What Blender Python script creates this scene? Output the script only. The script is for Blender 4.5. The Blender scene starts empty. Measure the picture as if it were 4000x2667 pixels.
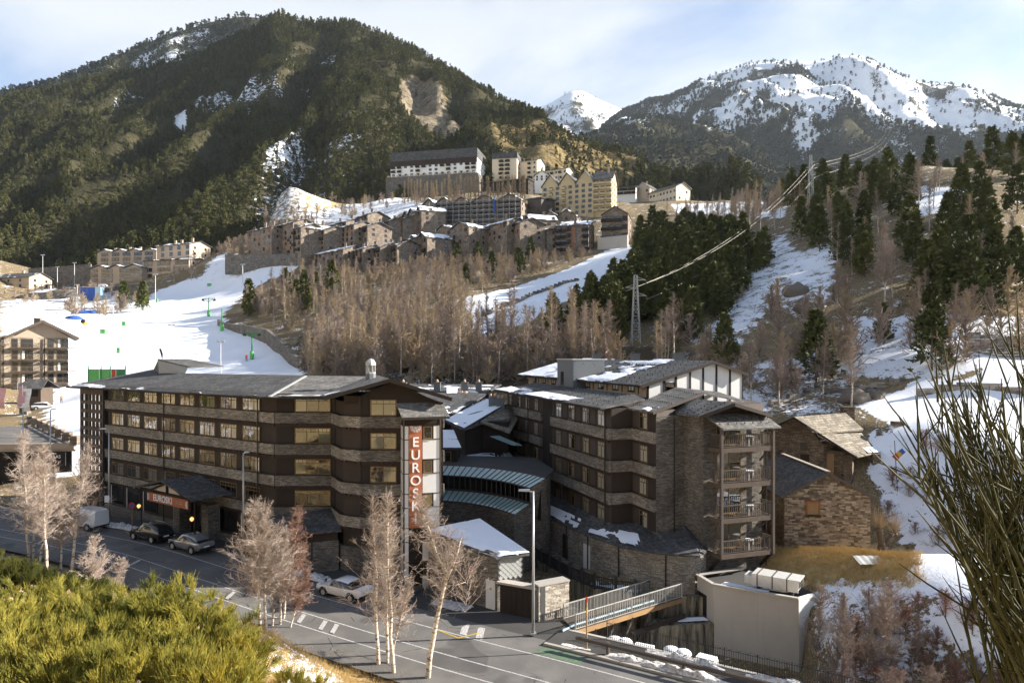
import bpy, math, random
import numpy as np
from mathutils import Vector
random.seed(7); rng = np.random.default_rng(7)
S = bpy.context.scene
COL = S.collection
R = math.radians
# ------------------------------------------------------------------ camera
F, CX, HY, CZ = 2700.0, 2000.0, 1395.0, 18.5
cam = bpy.data.objects.new('camera', bpy.data.cameras.new('camera'))
COL.objects.link(cam); S.camera = cam
cam.location = (0, 0, CZ); cam.rotation_euler = (R(90), 0, 0)
cam.data.sensor_width = 36; cam.data.lens = F / 4000 * 36
cam.data.shift_y = (HY - 1333.5) / 4000
cam.data.clip_start = 0.1; cam.data.clip_end = 20000
S.render.resolution_x, S.render.resolution_y = 1024, 682
# ------------------------------------------------------------------ sky and sun
SUN_AZ, SUN_EL = R(7), R(23)            # azimuth measured from +X towards +Y
sd = Vector((math.cos(SUN_EL) * math.cos(SUN_AZ), math.cos(SUN_EL) * math.sin(SUN_AZ), math.sin(SUN_EL)))
w = bpy.data.worlds.new('World'); S.world = w; w.use_nodes = True
nt = w.node_tree; nt.nodes.clear()
def wn(t, **k):
    n = nt.nodes.new(t)
    for a, b in k.items(): setattr(n, a, b)
    return n
sky = wn('ShaderNodeTexSky', sky_type='NISHITA'); sky.sun_disc = False
sky.sun_elevation = SUN_EL; sky.sun_rotation = math.pi / 2 - SUN_AZ
sky.altitude = 1700; sky.air_density = 1.0; sky.dust_density = 0.6; sky.ozone_density = 1.2
tc = wn('ShaderNodeTexCoord'); sep = wn('ShaderNodeSeparateXYZ')
nt.links.new(tc.outputs['Generated'], sep.inputs[0])
def wmath(op, a, b=None, c=None):
    n = wn('ShaderNodeMath', operation=op)
    for i, v in enumerate((a, b, c)):
        if v is None: continue
        if isinstance(v, (int, float)): n.inputs[i].default_value = v
        else: nt.links.new(v, n.inputs[i])
    return n.outputs[0]
# soft high cloud: noise over the sky direction
mp = wn('ShaderNodeMapping'); mp.inputs['Rotation'].default_value = (0, R(-24), 0); mp.inputs['Scale'].default_value = (1.0, 1.0, 2.3)
mp.inputs['Location'].default_value = (0.62, 1.3, 0.0)
nt.links.new(tc.outputs['Generated'], mp.inputs[0])
n1 = wn('ShaderNodeTexNoise'); n1.inputs['Scale'].default_value = 1.7; n1.inputs['Detail'].default_value = 8; n1.inputs['Roughness'].default_value = 0.52; n1.inputs['Distortion'].default_value = 0.5
nt.links.new(mp.outputs[0], n1.inputs['Vector'])
rmp = wn('ShaderNodeMapRange'); rmp.interpolation_type = 'SMOOTHSTEP'
rmp.inputs['From Min'].default_value = 0.40; rmp.inputs['From Max'].default_value = 0.64
nt.links.new(n1.outputs['Fac'], rmp.inputs['Value'])
mix = wn('ShaderNodeMix', data_type='RGBA')
veil = wmath('MULTIPLY', wmath('POWER', 2.718, wmath('MULTIPLY', wmath('MAXIMUM', sep.outputs[2], 0.0), -1.6)), 0.27)
thin = wmath('SUBTRACT', 1.0, wmath('MULTIPLY', wmath('SMOOTH_MIN', wmath('MAXIMUM', wmath('MULTIPLY_ADD', sep.outputs[2], 2.0, -0.8), 0.0), 1.0, 0.2), 0.75))
nt.links.new(wmath('MULTIPLY', wmath('MULTIPLY_ADD', rmp.outputs[0], 0.62, veil), thin), mix.inputs['Factor'])
nt.links.new(sky.outputs[0], mix.inputs[6]); mix.inputs[7].default_value = (4.7, 4.8, 4.95, 1)
bg = wn('ShaderNodeBackground'); bg.inputs['Strength'].default_value = 0.068
nt.links.new(mix.outputs[2], bg.inputs['Color'])
wo = wn('ShaderNodeOutputWorld'); nt.links.new(bg.outputs[0], wo.inputs['Surface'])
sl = bpy.data.lights.new('sun', 'SUN'); sun = bpy.data.objects.new('sun', sl); COL.objects.link(sun)
sl.energy = 5.0; sl.angle = R(0.5); sl.color = (1.0, 0.945, 0.865)
sun.rotation_euler = (-sd).to_track_quat('-Z', 'Y').to_euler(); sun.location = (60, 0, 80)
S.view_settings.view_transform = 'Standard'; S.view_settings.look = 'None'
S.view_settings.exposure = 1.72; S.view_settings.gamma = 1; S.view_settings.use_curve_mapping = False
S.render.engine = 'CYCLES'
S.cycles.use_denoising = True; S.cycles.max_bounces = 5; S.cycles.diffuse_bounces = 3; S.cycles.glossy_bounces = 3
S.cycles.transparent_max_bounces = 8; S.cycles.use_adaptive_sampling = True; S.cycles.adaptive_threshold = 0.02
S.cycles.caustics_reflective = False; S.cycles.caustics_refractive = False
# ------------------------------------------------------------------ helpers
def W(px, py, d):                       # photo pixel (4000 wide) at depth d -> world point
    return Vector(((px - CX) / F * d, d, CZ - (py - HY) / F * d))
def D(x, y, d): return W(x * 1.70068, y * 1.70068, d)
def XY(px, d): return ((px - CX) / F * d, d)
def wloc(o):
    v = Vector((0, 0, 0))
    while o is not None: v += o.location; o = o.parent
    return v
def tag(o, label=None, cat=None, group=None, kind=None):
    for k, v in (('label', label), ('category', cat), ('group', group), ('kind', kind)):
        if v: o[k] = v
    return o
def empty(name, loc, label=None, cat=None, group=None, rz=0):
    o = bpy.data.objects.new(name, None); COL.objects.link(o); o.location = loc; o.rotation_euler.z = rz
    o.empty_display_size = 0.3
    return tag(o, label, cat, group)
def link(name, me, parent=None, loc=(0, 0, 0), rz=0, label=None, kind=None):
    o = bpy.data.objects.new(name, me); COL.objects.link(o); o.parent = parent; o.location = loc; o.rotation_euler.z = rz
    return tag(o, label, kind=kind)
def unit(v): return v / max(1e-9, v.length)
class MB:
    """collects faces in world or local metres; uv = metres along the face"""
    def __init__(s): s.v = []; s.f = []; s.m = []
    def poly(s, pts, mi=0):
        b = len(s.v); s.v += [tuple(p) for p in pts]; s.f.append(tuple(range(b, b + len(pts)))); s.m.append(mi)
        return s
    def hexa(s, p, mi=0):               # 8 points: bottom 4 ccw, top 4 ccw
        b = len(s.v); s.v += [tuple(q) for q in p]
        for f in ((3, 2, 1, 0), (4, 5, 6, 7), (0, 1, 5, 4), (1, 2, 6, 5), (2, 3, 7, 6), (3, 0, 4, 7)):
            s.f.append(tuple(b + i for i in f)); s.m.append(mi)
        return s
    def ob(s, o, a, b, c, mi=0):        # corner + three edge vectors
        o, a, b, c = map(Vector, (o, a, b, c))
        if a.cross(b).dot(c) < 0: a, b = b, a
        return s.hexa((o, o + a, o + a + b, o + b, o + c, o + a + c, o + a + b + c, o + b + c), mi)
    def box(s, x0, x1, y0, y1, z0, z1, mi=0):
        return s.ob((x0, y0, z0), (x1 - x0, 0, 0), (0, y1 - y0, 0), (0, 0, z1 - z0), mi)
    def bar(s, p, q, w, h=None, mi=0, up=(0, 0, 1)):   # beam between points
        p, q = Vector(p), Vector(q); h = h or w; d = q - p
        if d.length < 1e-6: return s
        up = Vector(up)
        if abs(unit(d).dot(up)) > 0.98: up = Vector((1, 0, 0))
        a = unit(d.cross(up)) * w; b = unit(a.cross(d)) * h
        return s.ob(p - a / 2 - b / 2, d, a, b, mi)
    def prism(s, pts, z0, z1, mi=0, top=None):   # horizontal polygon extruded
        b = len(s.v); n = len(pts)
        a = sum(pts[i][0] * pts[(i + 1) % n][1] - pts[(i + 1) % n][0] * pts[i][1] for i in range(n))
        if a < 0: pts = list(reversed(pts))
        s.v += [(p[0], p[1], z0) for p in pts] + [(p[0], p[1], z1) for p in pts]
        s.f.append(tuple(b + i for i in reversed(range(n)))); s.m.append(mi)
        s.f.append(tuple(b + n + i for i in range(n))); s.m.append(mi if top is None else top)
        for i in range(n):
            j = (i + 1) % n; s.f.append((b + i, b + j, b + n + j, b + n + i)); s.m.append(mi)
        return s
    def slab(s, pts, t, mi=0):          # planar polygon in 3d given thickness downwards
        pts = [Vector(p) for p in pts]; nrm = (pts[1] - pts[0]).cross(pts[2] - pts[0])
        if nrm.z < 0: pts.reverse()
        n = len(pts); b = len(s.v)
        s.v += [tuple(p) for p in pts] + [(p.x, p.y, p.z - t) for p in pts]
        s.f.append(tuple(range(b, b + n))); s.m.append(mi)
        s.f.append(tuple(b + n + i for i in reversed(range(n)))); s.m.append(mi)
        for i in range(n):
            j = (i + 1) % n; s.f.append((b + j, b + i, b + n + i, b + n + j)); s.m.append(mi)
        return s
    def tube(s, pts, rad, n=6, mi=0, cap=True):
        pts = [Vector(p) for p in pts]; k = len(pts); b = len(s.v)
        if not hasattr(rad, '__len__'): rad = [rad] * k
        t0 = unit(pts[1] - pts[0]); ref = Vector((1, 0, 0)) if abs(t0.x) < 0.8 else Vector((0, 1, 0))
        for i, p in enumerate(pts):
            t = unit(pts[min(i + 1, k - 1)] - pts[max(i - 1, 0)])
            a = unit(ref - t * ref.dot(t)); c = t.cross(a)
            for j in range(n):
                an = 2 * math.pi * j / n; s.v.append(tuple(p + (a * math.cos(an) + c * math.sin(an)) * rad[i]))
        for i in range(k - 1):
            for j in range(n):
                j2 = (j + 1) % n
                s.f.append((b + i * n + j, b + i * n + j2, b + (i + 1) * n + j2, b + (i + 1) * n + j)); s.m.append(mi)
        if cap:
            s.f.append(tuple(b + j for j in reversed(range(n)))); s.m.append(mi)
            s.f.append(tuple(b + (k - 1) * n + j for j in range(n))); s.m.append(mi)
        return s
    def lathe(s, c, prof, n=12, mi=0):
        b = len(s.v); k = len(prof)
        for r, z in prof:
            for j in range(n):
                an = 2 * math.pi * j / n; s.v.append((c[0] + r * math.cos(an), c[1] + r * math.sin(an), c[2] + z))
        for i in range(k - 1):
            for j in range(n):
                j2 = (j + 1) % n
                s.f.append((b + i * n + j, b + i * n + j2, b + (i + 1) * n + j2, b + (i + 1) * n + j)); s.m.append(mi)
        s.f.append(tuple(b + j for j in reversed(range(n)))); s.m.append(mi)
        s.f.append(tuple(b + (k - 1) * n + j for j in range(n))); s.m.append(mi)
        return s
    def mesh(s, name, mats, off=(0, 0, 0), smooth=False, uv=True):
        me = bpy.data.meshes.new(name); off = Vector(off)
        V = np.array(s.v, float).reshape(-1, 3) - np.array(off)
        me.from_pydata(V.tolist(), [], s.f)
        mats = mats if isinstance(mats, (list, tuple)) else [mats]
        for m in mats: me.materials.append(M[m] if isinstance(m, str) else m)
        if len(mats) > 1: me.polygons.foreach_set('material_index', s.m)
        if smooth: me.polygons.foreach_set('use_smooth', [True] * len(s.f))
        if uv:
            ul = me.uv_layers.new(name='uv'); U = []
            A = np.array(s.v, float)
            for f in s.f:
                p = A[list(f)]
                c = np.zeros(3)
                for i in range(1, len(p) - 1): c += np.cross(p[i] - p[0], p[i + 1] - p[0])
                nn = np.linalg.norm(c); c = c / nn if nn > 1e-12 else np.array([0, 0, 1.0])
                if abs(c[2]) > 0.999: hx, hy = np.array([1., 0, 0]), np.array([0, 1., 0])
                else:
                    hx = np.array([-c[1], c[0], 0]); hx /= np.linalg.norm(hx); hy = np.cross(c, hx)
                U.append(np.stack([p @ hx, p @ hy], 1))
            ul.data.foreach_set('uv', np.concatenate(U).ravel().astype(np.float32))
        me.update(); return me
    def build(s, name, mats, parent=None, label=None, cat=None, group=None, kind=None, smooth=False, base=None):
        if base is None: base = wloc(parent) if parent is not None else Vector((0, 0, 0))
        o = bpy.data.objects.new(name, s.mesh(name, mats, base, smooth)); COL.objects.link(o)
        if parent is not None: o.parent = parent
        else: o.location = base
        return tag(o, label, cat, group, kind)
def npmesh(name, V, Fc, mats, smooth=False, midx=None):
    """fast mesh from arrays; Fc (n,3) or (n,4)"""
    me = bpy.data.meshes.new(name); n, k = Fc.shape
    me.vertices.add(len(V)); me.vertices.foreach_set('co', np.asarray(V, np.float32).ravel())
    me.loops.add(n * k); me.loops.foreach_set('vertex_index', np.asarray(Fc, np.int32).ravel())
    me.polygons.add(n); me.polygons.foreach_set('loop_start', np.arange(0, n * k, k, dtype=np.int32))
    me.polygons.foreach_set('loop_total', np.full(n, k, np.int32))
    for m in (mats if isinstance(mats, (list, tuple)) else [mats]): me.materials.append(M[m] if isinstance(m, str) else m)
    if midx is not None: me.polygons.foreach_set('material_index', np.asarray(midx, np.int32))
    me.polygons.foreach_set('use_smooth', np.full(n, smooth, bool))
    me.update(calc_edges=True); me.validate(); return me
def attr(me, name, val):
    a = me.attributes.new(name, 'FLOAT', 'POINT'); a.data.foreach_set('value', np.asarray(val, np.float32))
def vnoise(x, y, seed=0):               # smooth value noise, vectorised
    x = np.asarray(x, float); y = np.asarray(y, float)
    xi = np.floor(x).astype(np.int64); yi = np.floor(y).astype(np.int64); fx = x - xi; fy = y - yi
    fx = fx * fx * (3 - 2 * fx); fy = fy * fy * (3 - 2 * fy)
    def h(a, b):
        n = (a * 374761393 + b * 668265263 + seed * 1442695041) & 0xffffffff
        n = ((n ^ (n >> 13)) * 1274126177) & 0xffffffff
        return ((n ^ (n >> 16)) & 0xffff) / 65535.0
    return (h(xi, yi) * (1 - fx) + h(xi + 1, yi) * fx) * (1 - fy) + (h(xi, yi + 1) * (1 - fx) + h(xi + 1, yi + 1) * fx) * fy
def fbm(x, y, o=4, seed=0):
    s = 0; a = 0.5; t = 0
    for i in range(o):
        s = s + a * vnoise(np.asarray(x) * 2 ** i, np.asarray(y) * 2 ** i, seed + i * 17); t += a; a *= 0.5
    return s / t
def inpoly(px, py, poly):
    px = np.asarray(px); py = np.asarray(py); c = np.zeros(px.shape, bool); n = len(poly); j = n - 1
    for i in range(n):
        xi, yi = poly[i]; xj, yj = poly[j]
        t = ((yi > py) != (yj > py)) & (px < (xj - xi) * (py - yi) / ((yj - yi) or 1e-9) + xi)
        c ^= t; j = i
    return c
# ------------------------------------------------------------------ materials
M = {}
class NT:
    def __init__(s, name, rough=0.8, spec=0.3):
        m = bpy.data.materials.new(name); m.use_nodes = True; s.m = m; s.t = m.node_tree
        s.b = s.t.nodes['Principled BSDF']; s.b.inputs['Roughness'].default_value = rough
        s.b.inputs['Specular IOR Level'].default_value = spec; M[name] = m
    def n(s, t, **k):
        x = s.t.nodes.new(t)
        for a, b in k.items(): setattr(x, a, b)
        return x
    def set(s, sock, v):
        if isinstance(v, bpy.types.NodeSocket): s.t.links.new(v, sock)
        elif isinstance(v, (tuple, list)) and len(v) == 3 and sock.type == 'RGBA': sock.default_value = (*v, 1)
        else: sock.default_value = v
    def math(s, op, a, b=0.0, c=0.0, clamp=False):
        x = s.n('ShaderNodeMath', operation=op); x.use_clamp = clamp
        for i, v in enumerate((a, b, c)): s.set(x.inputs[i], v)
        return x.outputs[0]
    def noise(s, scale, detail=4, rough=0.55, vec=None, dist=0.0):
        x = s.n('ShaderNodeTexNoise'); s.set(x.inputs['Scale'], scale); s.set(x.inputs['Detail'], detail)
        s.set(x.inputs['Roughness'], rough); s.set(x.inputs['Distortion'], dist)
        s.t.links.new(vec if vec is not None else s.pos(), x.inputs['Vector']); return x.outputs['Fac']
    def pos(s):
        if not hasattr(s, '_p'): s._p = s.n('ShaderNodeNewGeometry').outputs['Position']
        return s._p
    def obj(s): return s.n('ShaderNodeTexCoord').outputs['Object']
    def uv(s, sx=1, sy=1):
        x = s.n('ShaderNodeMapping'); x.inputs['Scale'].default_value = (sx, sy, 1)
        s.t.links.new(s.n('ShaderNodeUVMap').outputs[0], x.inputs[0]); return x.outputs[0]
    def scale(s, vec, sc):
        x = s.n('ShaderNodeMapping'); x.inputs['Scale'].default_value = sc; s.t.links.new(vec, x.inputs[0]); return x.outputs[0]
    def mix(s, f, a, b, mode='MIX'):
        x = s.n('ShaderNodeMix', data_type='RGBA'); x.blend_type = mode
        s.set(x.inputs['Factor'], f); s.set(x.inputs[6], a); s.set(x.inputs[7], b); return x.outputs[2]
    def ramp(s, f, stops):
        x = s.n('ShaderNodeValToRGB'); e = x.color_ramp.elements
        while len(e) < len(stops): e.new(0.5)
        for q, (p, c) in zip(e, stops): q.position = p; q.color = (*c, 1) if len(c) == 3 else c
        s.set(x.inputs[0], f); return x.outputs[0]
    def mr(s, f, a, b, c=0.0, d=1.0, smooth=True):
        x = s.n('ShaderNodeMapRange'); x.interpolation_type = 'SMOOTHSTEP' if smooth else 'LINEAR'
        s.set(x.inputs['Value'], f)
        for k, v in (('From Min', a), ('From Max', b), ('To Min', c), ('To Max', d)): s.set(x.inputs[k], v)
        return x.outputs[0]
    def attr(s, name): return s.n('ShaderNodeAttribute', attribute_name=name).outputs['Fac']
    def rand(s): return s.n('ShaderNodeObjectInfo').outputs['Random']
    def bump(s, h, st=0.5, dist=0.05):
        x = s.n('ShaderNodeBump'); x.inputs['Strength'].default_value = st; x.inputs['Distance'].default_value = dist
        s.set(x.inputs['Height'], h); s.t.links.new(x.outputs[0], s.b.inputs['Normal']); return s
    def col(s, c): s.set(s.b.inputs['Base Color'], c); return s
def plain(name, c, rough=0.7, var=0.25, sc=2.0, spec=0.3, metal=0.0, bump=0.0):
    t = NT(name, rough, spec); nz = t.noise(sc, 5, 0.6)
    c = tuple(c); t.col(t.mix(nz, tuple(x * (1 - var) for x in c), tuple(min(1, x * (1 + var)) for x in c)))
    t.b.inputs['Metallic'].default_value = metal
    if bump: t.bump(t.noise(sc * 8, 4), bump, 0.02)
    return t
def masonry(name, cols, bw=0.35, bh=0.09, mortar=(0.05, 0.045, 0.04), ms=0.012, warp=0.03, rough=0.9, bump=0.6, sat=0.5):
    t = NT(name, rough, 0.2); uv = t.uv()
    if warp:
        nz = t.n('ShaderNodeTexNoise'); nz.inputs['Scale'].default_value = 1.3; nz.inputs['Detail'].default_value = 3
        t.t.links.new(uv, nz.inputs['Vector'])
        va = t.n('ShaderNodeVectorMath', operation='MULTIPLY_ADD'); t.t.links.new(nz.outputs['Color'], va.inputs[0])
        va.inputs[1].default_value = (warp * 4, warp * 2, 0); t.t.links.new(uv, va.inputs[2]); uv2 = va.outputs[0]
    else: uv2 = uv
    br = t.n('ShaderNodeTexBrick'); t.t.links.new(uv2, br.inputs['Vector'])
    br.inputs['Scale'].default_value = 1; br.inputs['Brick Width'].default_value = bw; br.inputs['Row Height'].default_value = bh
    br.inputs['Mortar Size'].default_value = ms; br.inputs['Mortar Smooth'].default_value = 0.3; br.inputs['Bias'].default_value = 0
    br.offset_frequency = 2; br.squash = 0.7; br.squash_frequency = 3
    br.inputs['Color1'].default_value = (0, 0, 0, 1); br.inputs['Color2'].default_value = (1, 1, 1, 1); br.inputs['Mortar'].default_value = (0.5, 0.5, 0.5, 1)
    big = t.noise(0.5, 4, 0.6); fine = t.noise(9, 3, 0.7)
    f = t.math('ADD', t.math('MULTIPLY', br.outputs['Color'], 0.6), t.math('MULTIPLY', fine, 0.4))
    n = len(cols); c = t.ramp(f, [(i / max(1, n - 1) * 0.8 + 0.1, q) for i, q in enumerate(cols)])
    c = t.mix(t.mr(big, 0.35, 0.7, 0.0, sat), c, tuple(x * 0.5 for x in cols[0]))
    c = t.mix(br.outputs['Fac'], c, mortar); t.col(c)
    h = t.math('SUBTRACT', t.math('ADD', t.math('MULTIPLY', br.outputs['Color'], 0.5), t.math('MULTIPLY', fine, 0.5)), br.outputs['Fac'])
    t.bump(h, bump, 0.03); return t
def build_materials():
    masonry('slate_stone', [(0.085, 0.076, 0.065), (0.20, 0.178, 0.15), (0.32, 0.285, 0.24)], 0.42, 0.085)
    masonry('slate_stone_warm', [(0.15, 0.130, 0.106), (0.33, 0.292, 0.24), (0.50, 0.45, 0.378)], 0.42, 0.085)
    masonry('rubble', [(0.12, 0.085, 0.055), (0.24, 0.175, 0.11), (0.38, 0.29, 0.19)], 0.45, 0.16, ms=0.02, warp=0.07, bump=0.9)
    masonry('rubble_grey', [(0.10, 0.09, 0.08), (0.20, 0.18, 0.155), (0.32, 0.29, 0.25)], 0.55, 0.24, ms=0.02, warp=0.09, bump=0.9)
    masonry('town_stone', [(0.17, 0.13, 0.10), (0.27, 0.215, 0.165), (0.36, 0.29, 0.22)], 0.9, 0.3, ms=0.02, warp=0.09)
    masonry('tan_stone', [(0.30, 0.24, 0.17), (0.45, 0.365, 0.27), (0.58, 0.48, 0.36)], 0.6, 0.22, ms=0.02, warp=0.08)
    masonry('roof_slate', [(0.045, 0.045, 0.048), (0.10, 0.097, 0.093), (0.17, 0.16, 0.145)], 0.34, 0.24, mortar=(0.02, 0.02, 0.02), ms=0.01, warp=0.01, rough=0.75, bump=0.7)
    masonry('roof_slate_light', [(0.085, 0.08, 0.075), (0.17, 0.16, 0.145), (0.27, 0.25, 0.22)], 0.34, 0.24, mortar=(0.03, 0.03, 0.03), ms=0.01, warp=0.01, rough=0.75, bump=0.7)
    masonry('roof_stone_tan', [(0.13, 0.11, 0.085), (0.26, 0.22, 0.165), (0.38, 0.33, 0.25)], 0.5, 0.34, mortar=(0.05, 0.045, 0.04), ms=0.018, warp=0.08, bump=1.0)
    plain('slate_diamond', (0.34, 0.34, 0.32), 0.6, 0.2, 6); plain('slate_diamond_dark', (0.13, 0.14, 0.145), 0.6, 0.25, 6)
    plain('slate_joint', (0.16, 0.16, 0.15), 0.8)
    for nm, c, v in (('wood_brown', (0.046, 0.035, 0.028), .35), ('wood_dark', (0.032, 0.024, 0.019), .3), ('wood_red', (0.048, 0.033, 0.027), .3),
                     ('wood_frame', (0.20, 0.13, 0.06), .25), ('wood_grey', (0.10, 0.081, 0.066), .35), ('wood_orange', (0.33, 0.20, 0.095), .3),
                     ('wood_mid', (0.105, 0.078, 0.058), .3), ('panel_grey', (0.085, 0.067, 0.056), .2), ('wood_shutter', (0.33, 0.12, 0.04), .25)):
        t = NT(nm, 0.75, 0.2); g = t.noise(1.0, 4, 0.6, t.scale(t.pos(), (14, 14, 1.2))); b = t.noise(0.8, 3)
        cc = t.mix(g, tuple(x * (1 - v) for x in c), tuple(x * (1 + v) for x in c)); t.col(t.mix(t.mr(b, .4, .75, 0, .4), cc, tuple(x * .6 for x in c)))
        t.bump(g, 0.25, 0.01)
    plain('white_render', (0.74, 0.72, 0.68), 0.8, 0.06, 0.8); plain('cream_render', (0.62, 0.53, 0.40), 0.85, 0.08, 0.5)
    plain('yellow_render', (0.46, 0.36, 0.21), 0.85, 0.08, 0.5); plain('tan_render', (0.42, 0.33, 0.245), 0.85, 0.12, 0.6)
    t = NT('concrete', 0.9, 0.2); s1 = t.noise(1.0, 5, 0.65, t.scale(t.pos(), (1.6, 1.6, 0.12))); s2 = t.noise(0.7, 5, .6)
    t.col(t.mix(t.mr(s1, .55, .8, 0, .25), t.mix(s2, (0.36, 0.325, 0.28), (0.45, 0.41, 0.355)), (0.2, 0.17, 0.14))); t.bump(t.noise(18, 4), .3, .02)
    t = NT('concrete_stained', 0.9, 0.2); s1 = t.noise(1.0, 6, 0.7, t.scale(t.pos(), (2.2, 2.2, 0.25)))
    t.col(t.ramp(s1, [(0.35, (0.34, 0.28, 0.2)), (0.5, (0.2, 0.17, 0.12)), (0.62, (0.03, 0.028, 0.022))])); t.bump(t.noise(14, 4), .4, .03)
    plain('metal_dark', (0.022, 0.02, 0.019), 0.5, 0.2, 3, 0.4); plain('metal_grey', (0.42, 0.43, 0.44), 0.4, 0.1, 3, 0.5, 0.6)
    plain('metal_galv', (0.42, 0.41, 0.38), 0.55, 0.2, 5, 0.5, 0.2); plain('metal_duct', (0.62, 0.60, 0.56), 0.45, 0.2, 3, 0.5, 0.3)
    plain('sign_rust', (0.40, 0.13, 0.055), 0.6, 0.12, 1.0); plain('sign_white', (0.86, 0.85, 0.83), 0.6, 0.02); plain('sign_black', (0.012, 0.011, 0.012), 0.4, 0.1)
    plain('lift_green', (0.03, 0.20, 0.07), 0.6, 0.2, 2); plain('lift_green_bright', (0.12, 0.42, 0.12), 0.7, 0.2, 1.5)
    plain('tarp_blue', (0.03, 0.09, 0.33), 0.6, 0.3, 1); plain('cloth_pink', (0.55, 0.32, 0.34), 0.8, 0.15, 2); plain('rock', (0.17, 0.145, 0.12), 0.95, 0.5, 0.35, 0.2, 0, 1.0)
    plain('red_paint', (0.45, 0.05, 0.03), 0.5, 0.15); plain('yellow_paint', (0.55, 0.33, 0.03), 0.5, 0.15); plain('blue_paint', (0.04, 0.10, 0.4), 0.5, 0.1)
    plain('pipe_blue', (0.40, 0.55, 0.62), 0.5, 0.1); plain('terracotta', (0.5, 0.30, 0.17), 0.8, 0.15); plain('plastic_white', (0.78, 0.77, 0.75), 0.5, 0.05)
    plain('black_rubber', (0.015, 0.015, 0.015), 0.7, 0.2); plain('door_white', (0.66, 0.65, 0.62), 0.5, 0.04); plain('curtain', (0.84, 0.81, 0.74), 0.9, 0.08, 1.5)
    plain('room_dark', (0.02, 0.017, 0.014), 0.9, 0.3, 0.6); plain('skin', (0.5, 0.32, 0.24), 0.6, 0.1); plain('cloth_red', (0.5, 0.04, 0.03), 0.8, 0.1); plain('cloth_dark', (0.03, 0.02, 0.03), 0.8, 0.2)
    plain('scaffold', (0.33, 0.34, 0.34), 0.5, 0.1); plain('wicker', (0.40, 0.30, 0.2), 0.8, 0.2); plain('kerb_stone', (0.34, 0.31, 0.27), 0.9, 0.2, 3)
    # glass: dark room behind a reflecting pane
    for pname, ior, tint in (('pane', 2.3, (0.72, 0.75, 0.72, 1)), ('pane_clear', 1.6, (0.9, 0.92, 0.9, 1))):
        t = NT(pname, 0.03, 0.5); fr = t.n('ShaderNodeFresnel'); fr.inputs['IOR'].default_value = ior
        gl = t.n('ShaderNodeBsdfGlossy'); gl.inputs['Roughness'].default_value = 0.02; gl.inputs['Color'].default_value = (0.95, 0.95, 0.95, 1)
        tr = t.n('ShaderNodeBsdfTransparent'); tr.inputs['Color'].default_value = tint
        nb = t.n('ShaderNodeBump'); nb.inputs['Strength'].default_value = 0.10; nb.inputs['Distance'].default_value = 0.08
        t.set(nb.inputs['Height'], t.noise(1.2, 2)); t.t.links.new(nb.outputs[0], gl.inputs['Normal'])
        ms = t.n('ShaderNodeMixShader'); t.t.links.new(fr.outputs[0], ms.inputs[0]); t.t.links.new(tr.outputs[0], ms.inputs[1]); t.t.links.new(gl.outputs[0], ms.inputs[2])
        t.t.links.new(ms.outputs[0], t.t.nodes['Material Output'].inputs['Surface'])
    t = NT('glass_dark', 0.06, 0.8); t.col((0.02, 0.022, 0.024))
    t = NT('glass_teal', 0.08, 0.7); t.col(t.mix(t.noise(0.5, 3), (0.17, 0.28, 0.27), (0.36, 0.48, 0.46)))
    t = NT('lamp_glow', 0.5); t.col((1, .7, .3)); t.set(t.b.inputs['Emission Color'], (1.0, 0.55, 0.16)); t.b.inputs['Emission Strength'].default_value = 0.45
    # snow
    t = NT('snow', 0.65, 0.25); nz = t.noise(0.6, 5, .6); t.col(t.mix(nz, (0.80, 0.82, 0.86), (0.90, 0.905, 0.92))); t.bump(t.noise(2.2, 6, .65), .45, .12)
    t = NT('snow_dirty', 0.8, 0.2); nz = t.noise(5, 5, .7); t.col(t.ramp(nz, [(0.3, (0.22, 0.19, 0.16)), (0.48, (0.55, 0.52, 0.48)), (0.62, (0.78, 0.77, 0.76))])); t.bump(t.noise(6, 5, .7), .8, .08)
    # ground: earth, dry grass, snow by attributes
    t = NT('ground', 0.95, 0.1); sn = t.attr('snow'); gr = t.attr('grass'); dk = t.attr('dark')
    na = t.noise(0.35, 6, .65); nb_ = t.noise(2.6, 5, .7); nc = t.noise(9, 4, .7)
    earth = t.mix(nb_, (0.055, 0.042, 0.03), (0.15, 0.115, 0.078)); grass = t.ramp(nb_, [(0.3, (0.26, 0.18, 0.08)), (0.5, (0.46, 0.34, 0.165)), (0.7, (0.60, 0.47, 0.26))])
    c = t.mix(t.mr(t.math('ADD', gr, t.math('MULTIPLY', t.math('SUBTRACT', nc, .5), .8)), .35, .65), earth, grass)
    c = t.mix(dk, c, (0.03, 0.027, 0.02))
    brk = t.math('ADD', t.math('MULTIPLY', t.math('SUBTRACT', nb_, .5), 1.1), t.math('MULTIPLY', t.math('SUBTRACT', na, .5), 1.2))
    sf = t.mr(t.math('ADD', sn, t.math('MULTIPLY', brk, t.mr(sn, .8, 1.0, 1.0, .15, False))), .46, .54)
    snc = t.mix(na, (0.80, 0.82, 0.86), (0.90, 0.905, 0.92)); t.col(t.mix(sf, c, snc))
    t.bump(t.math('ADD', t.math('MULTIPLY', nb_, .7), t.math('ADD', t.math('MULTIPLY', nc, t.mr(sf, 0, 1, .6, .1)), sf)), .6, .15)
    # mountains
    t = NT('mountain', 0.95, 0.05); sn = t.attr('snow'); gr = t.attr('grass'); rk = t.attr('rock')
    na = t.noise(0.012, 7, .62); nb_ = t.noise(0.06, 6, .7); nc = t.noise(0.25, 5, .7)
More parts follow.
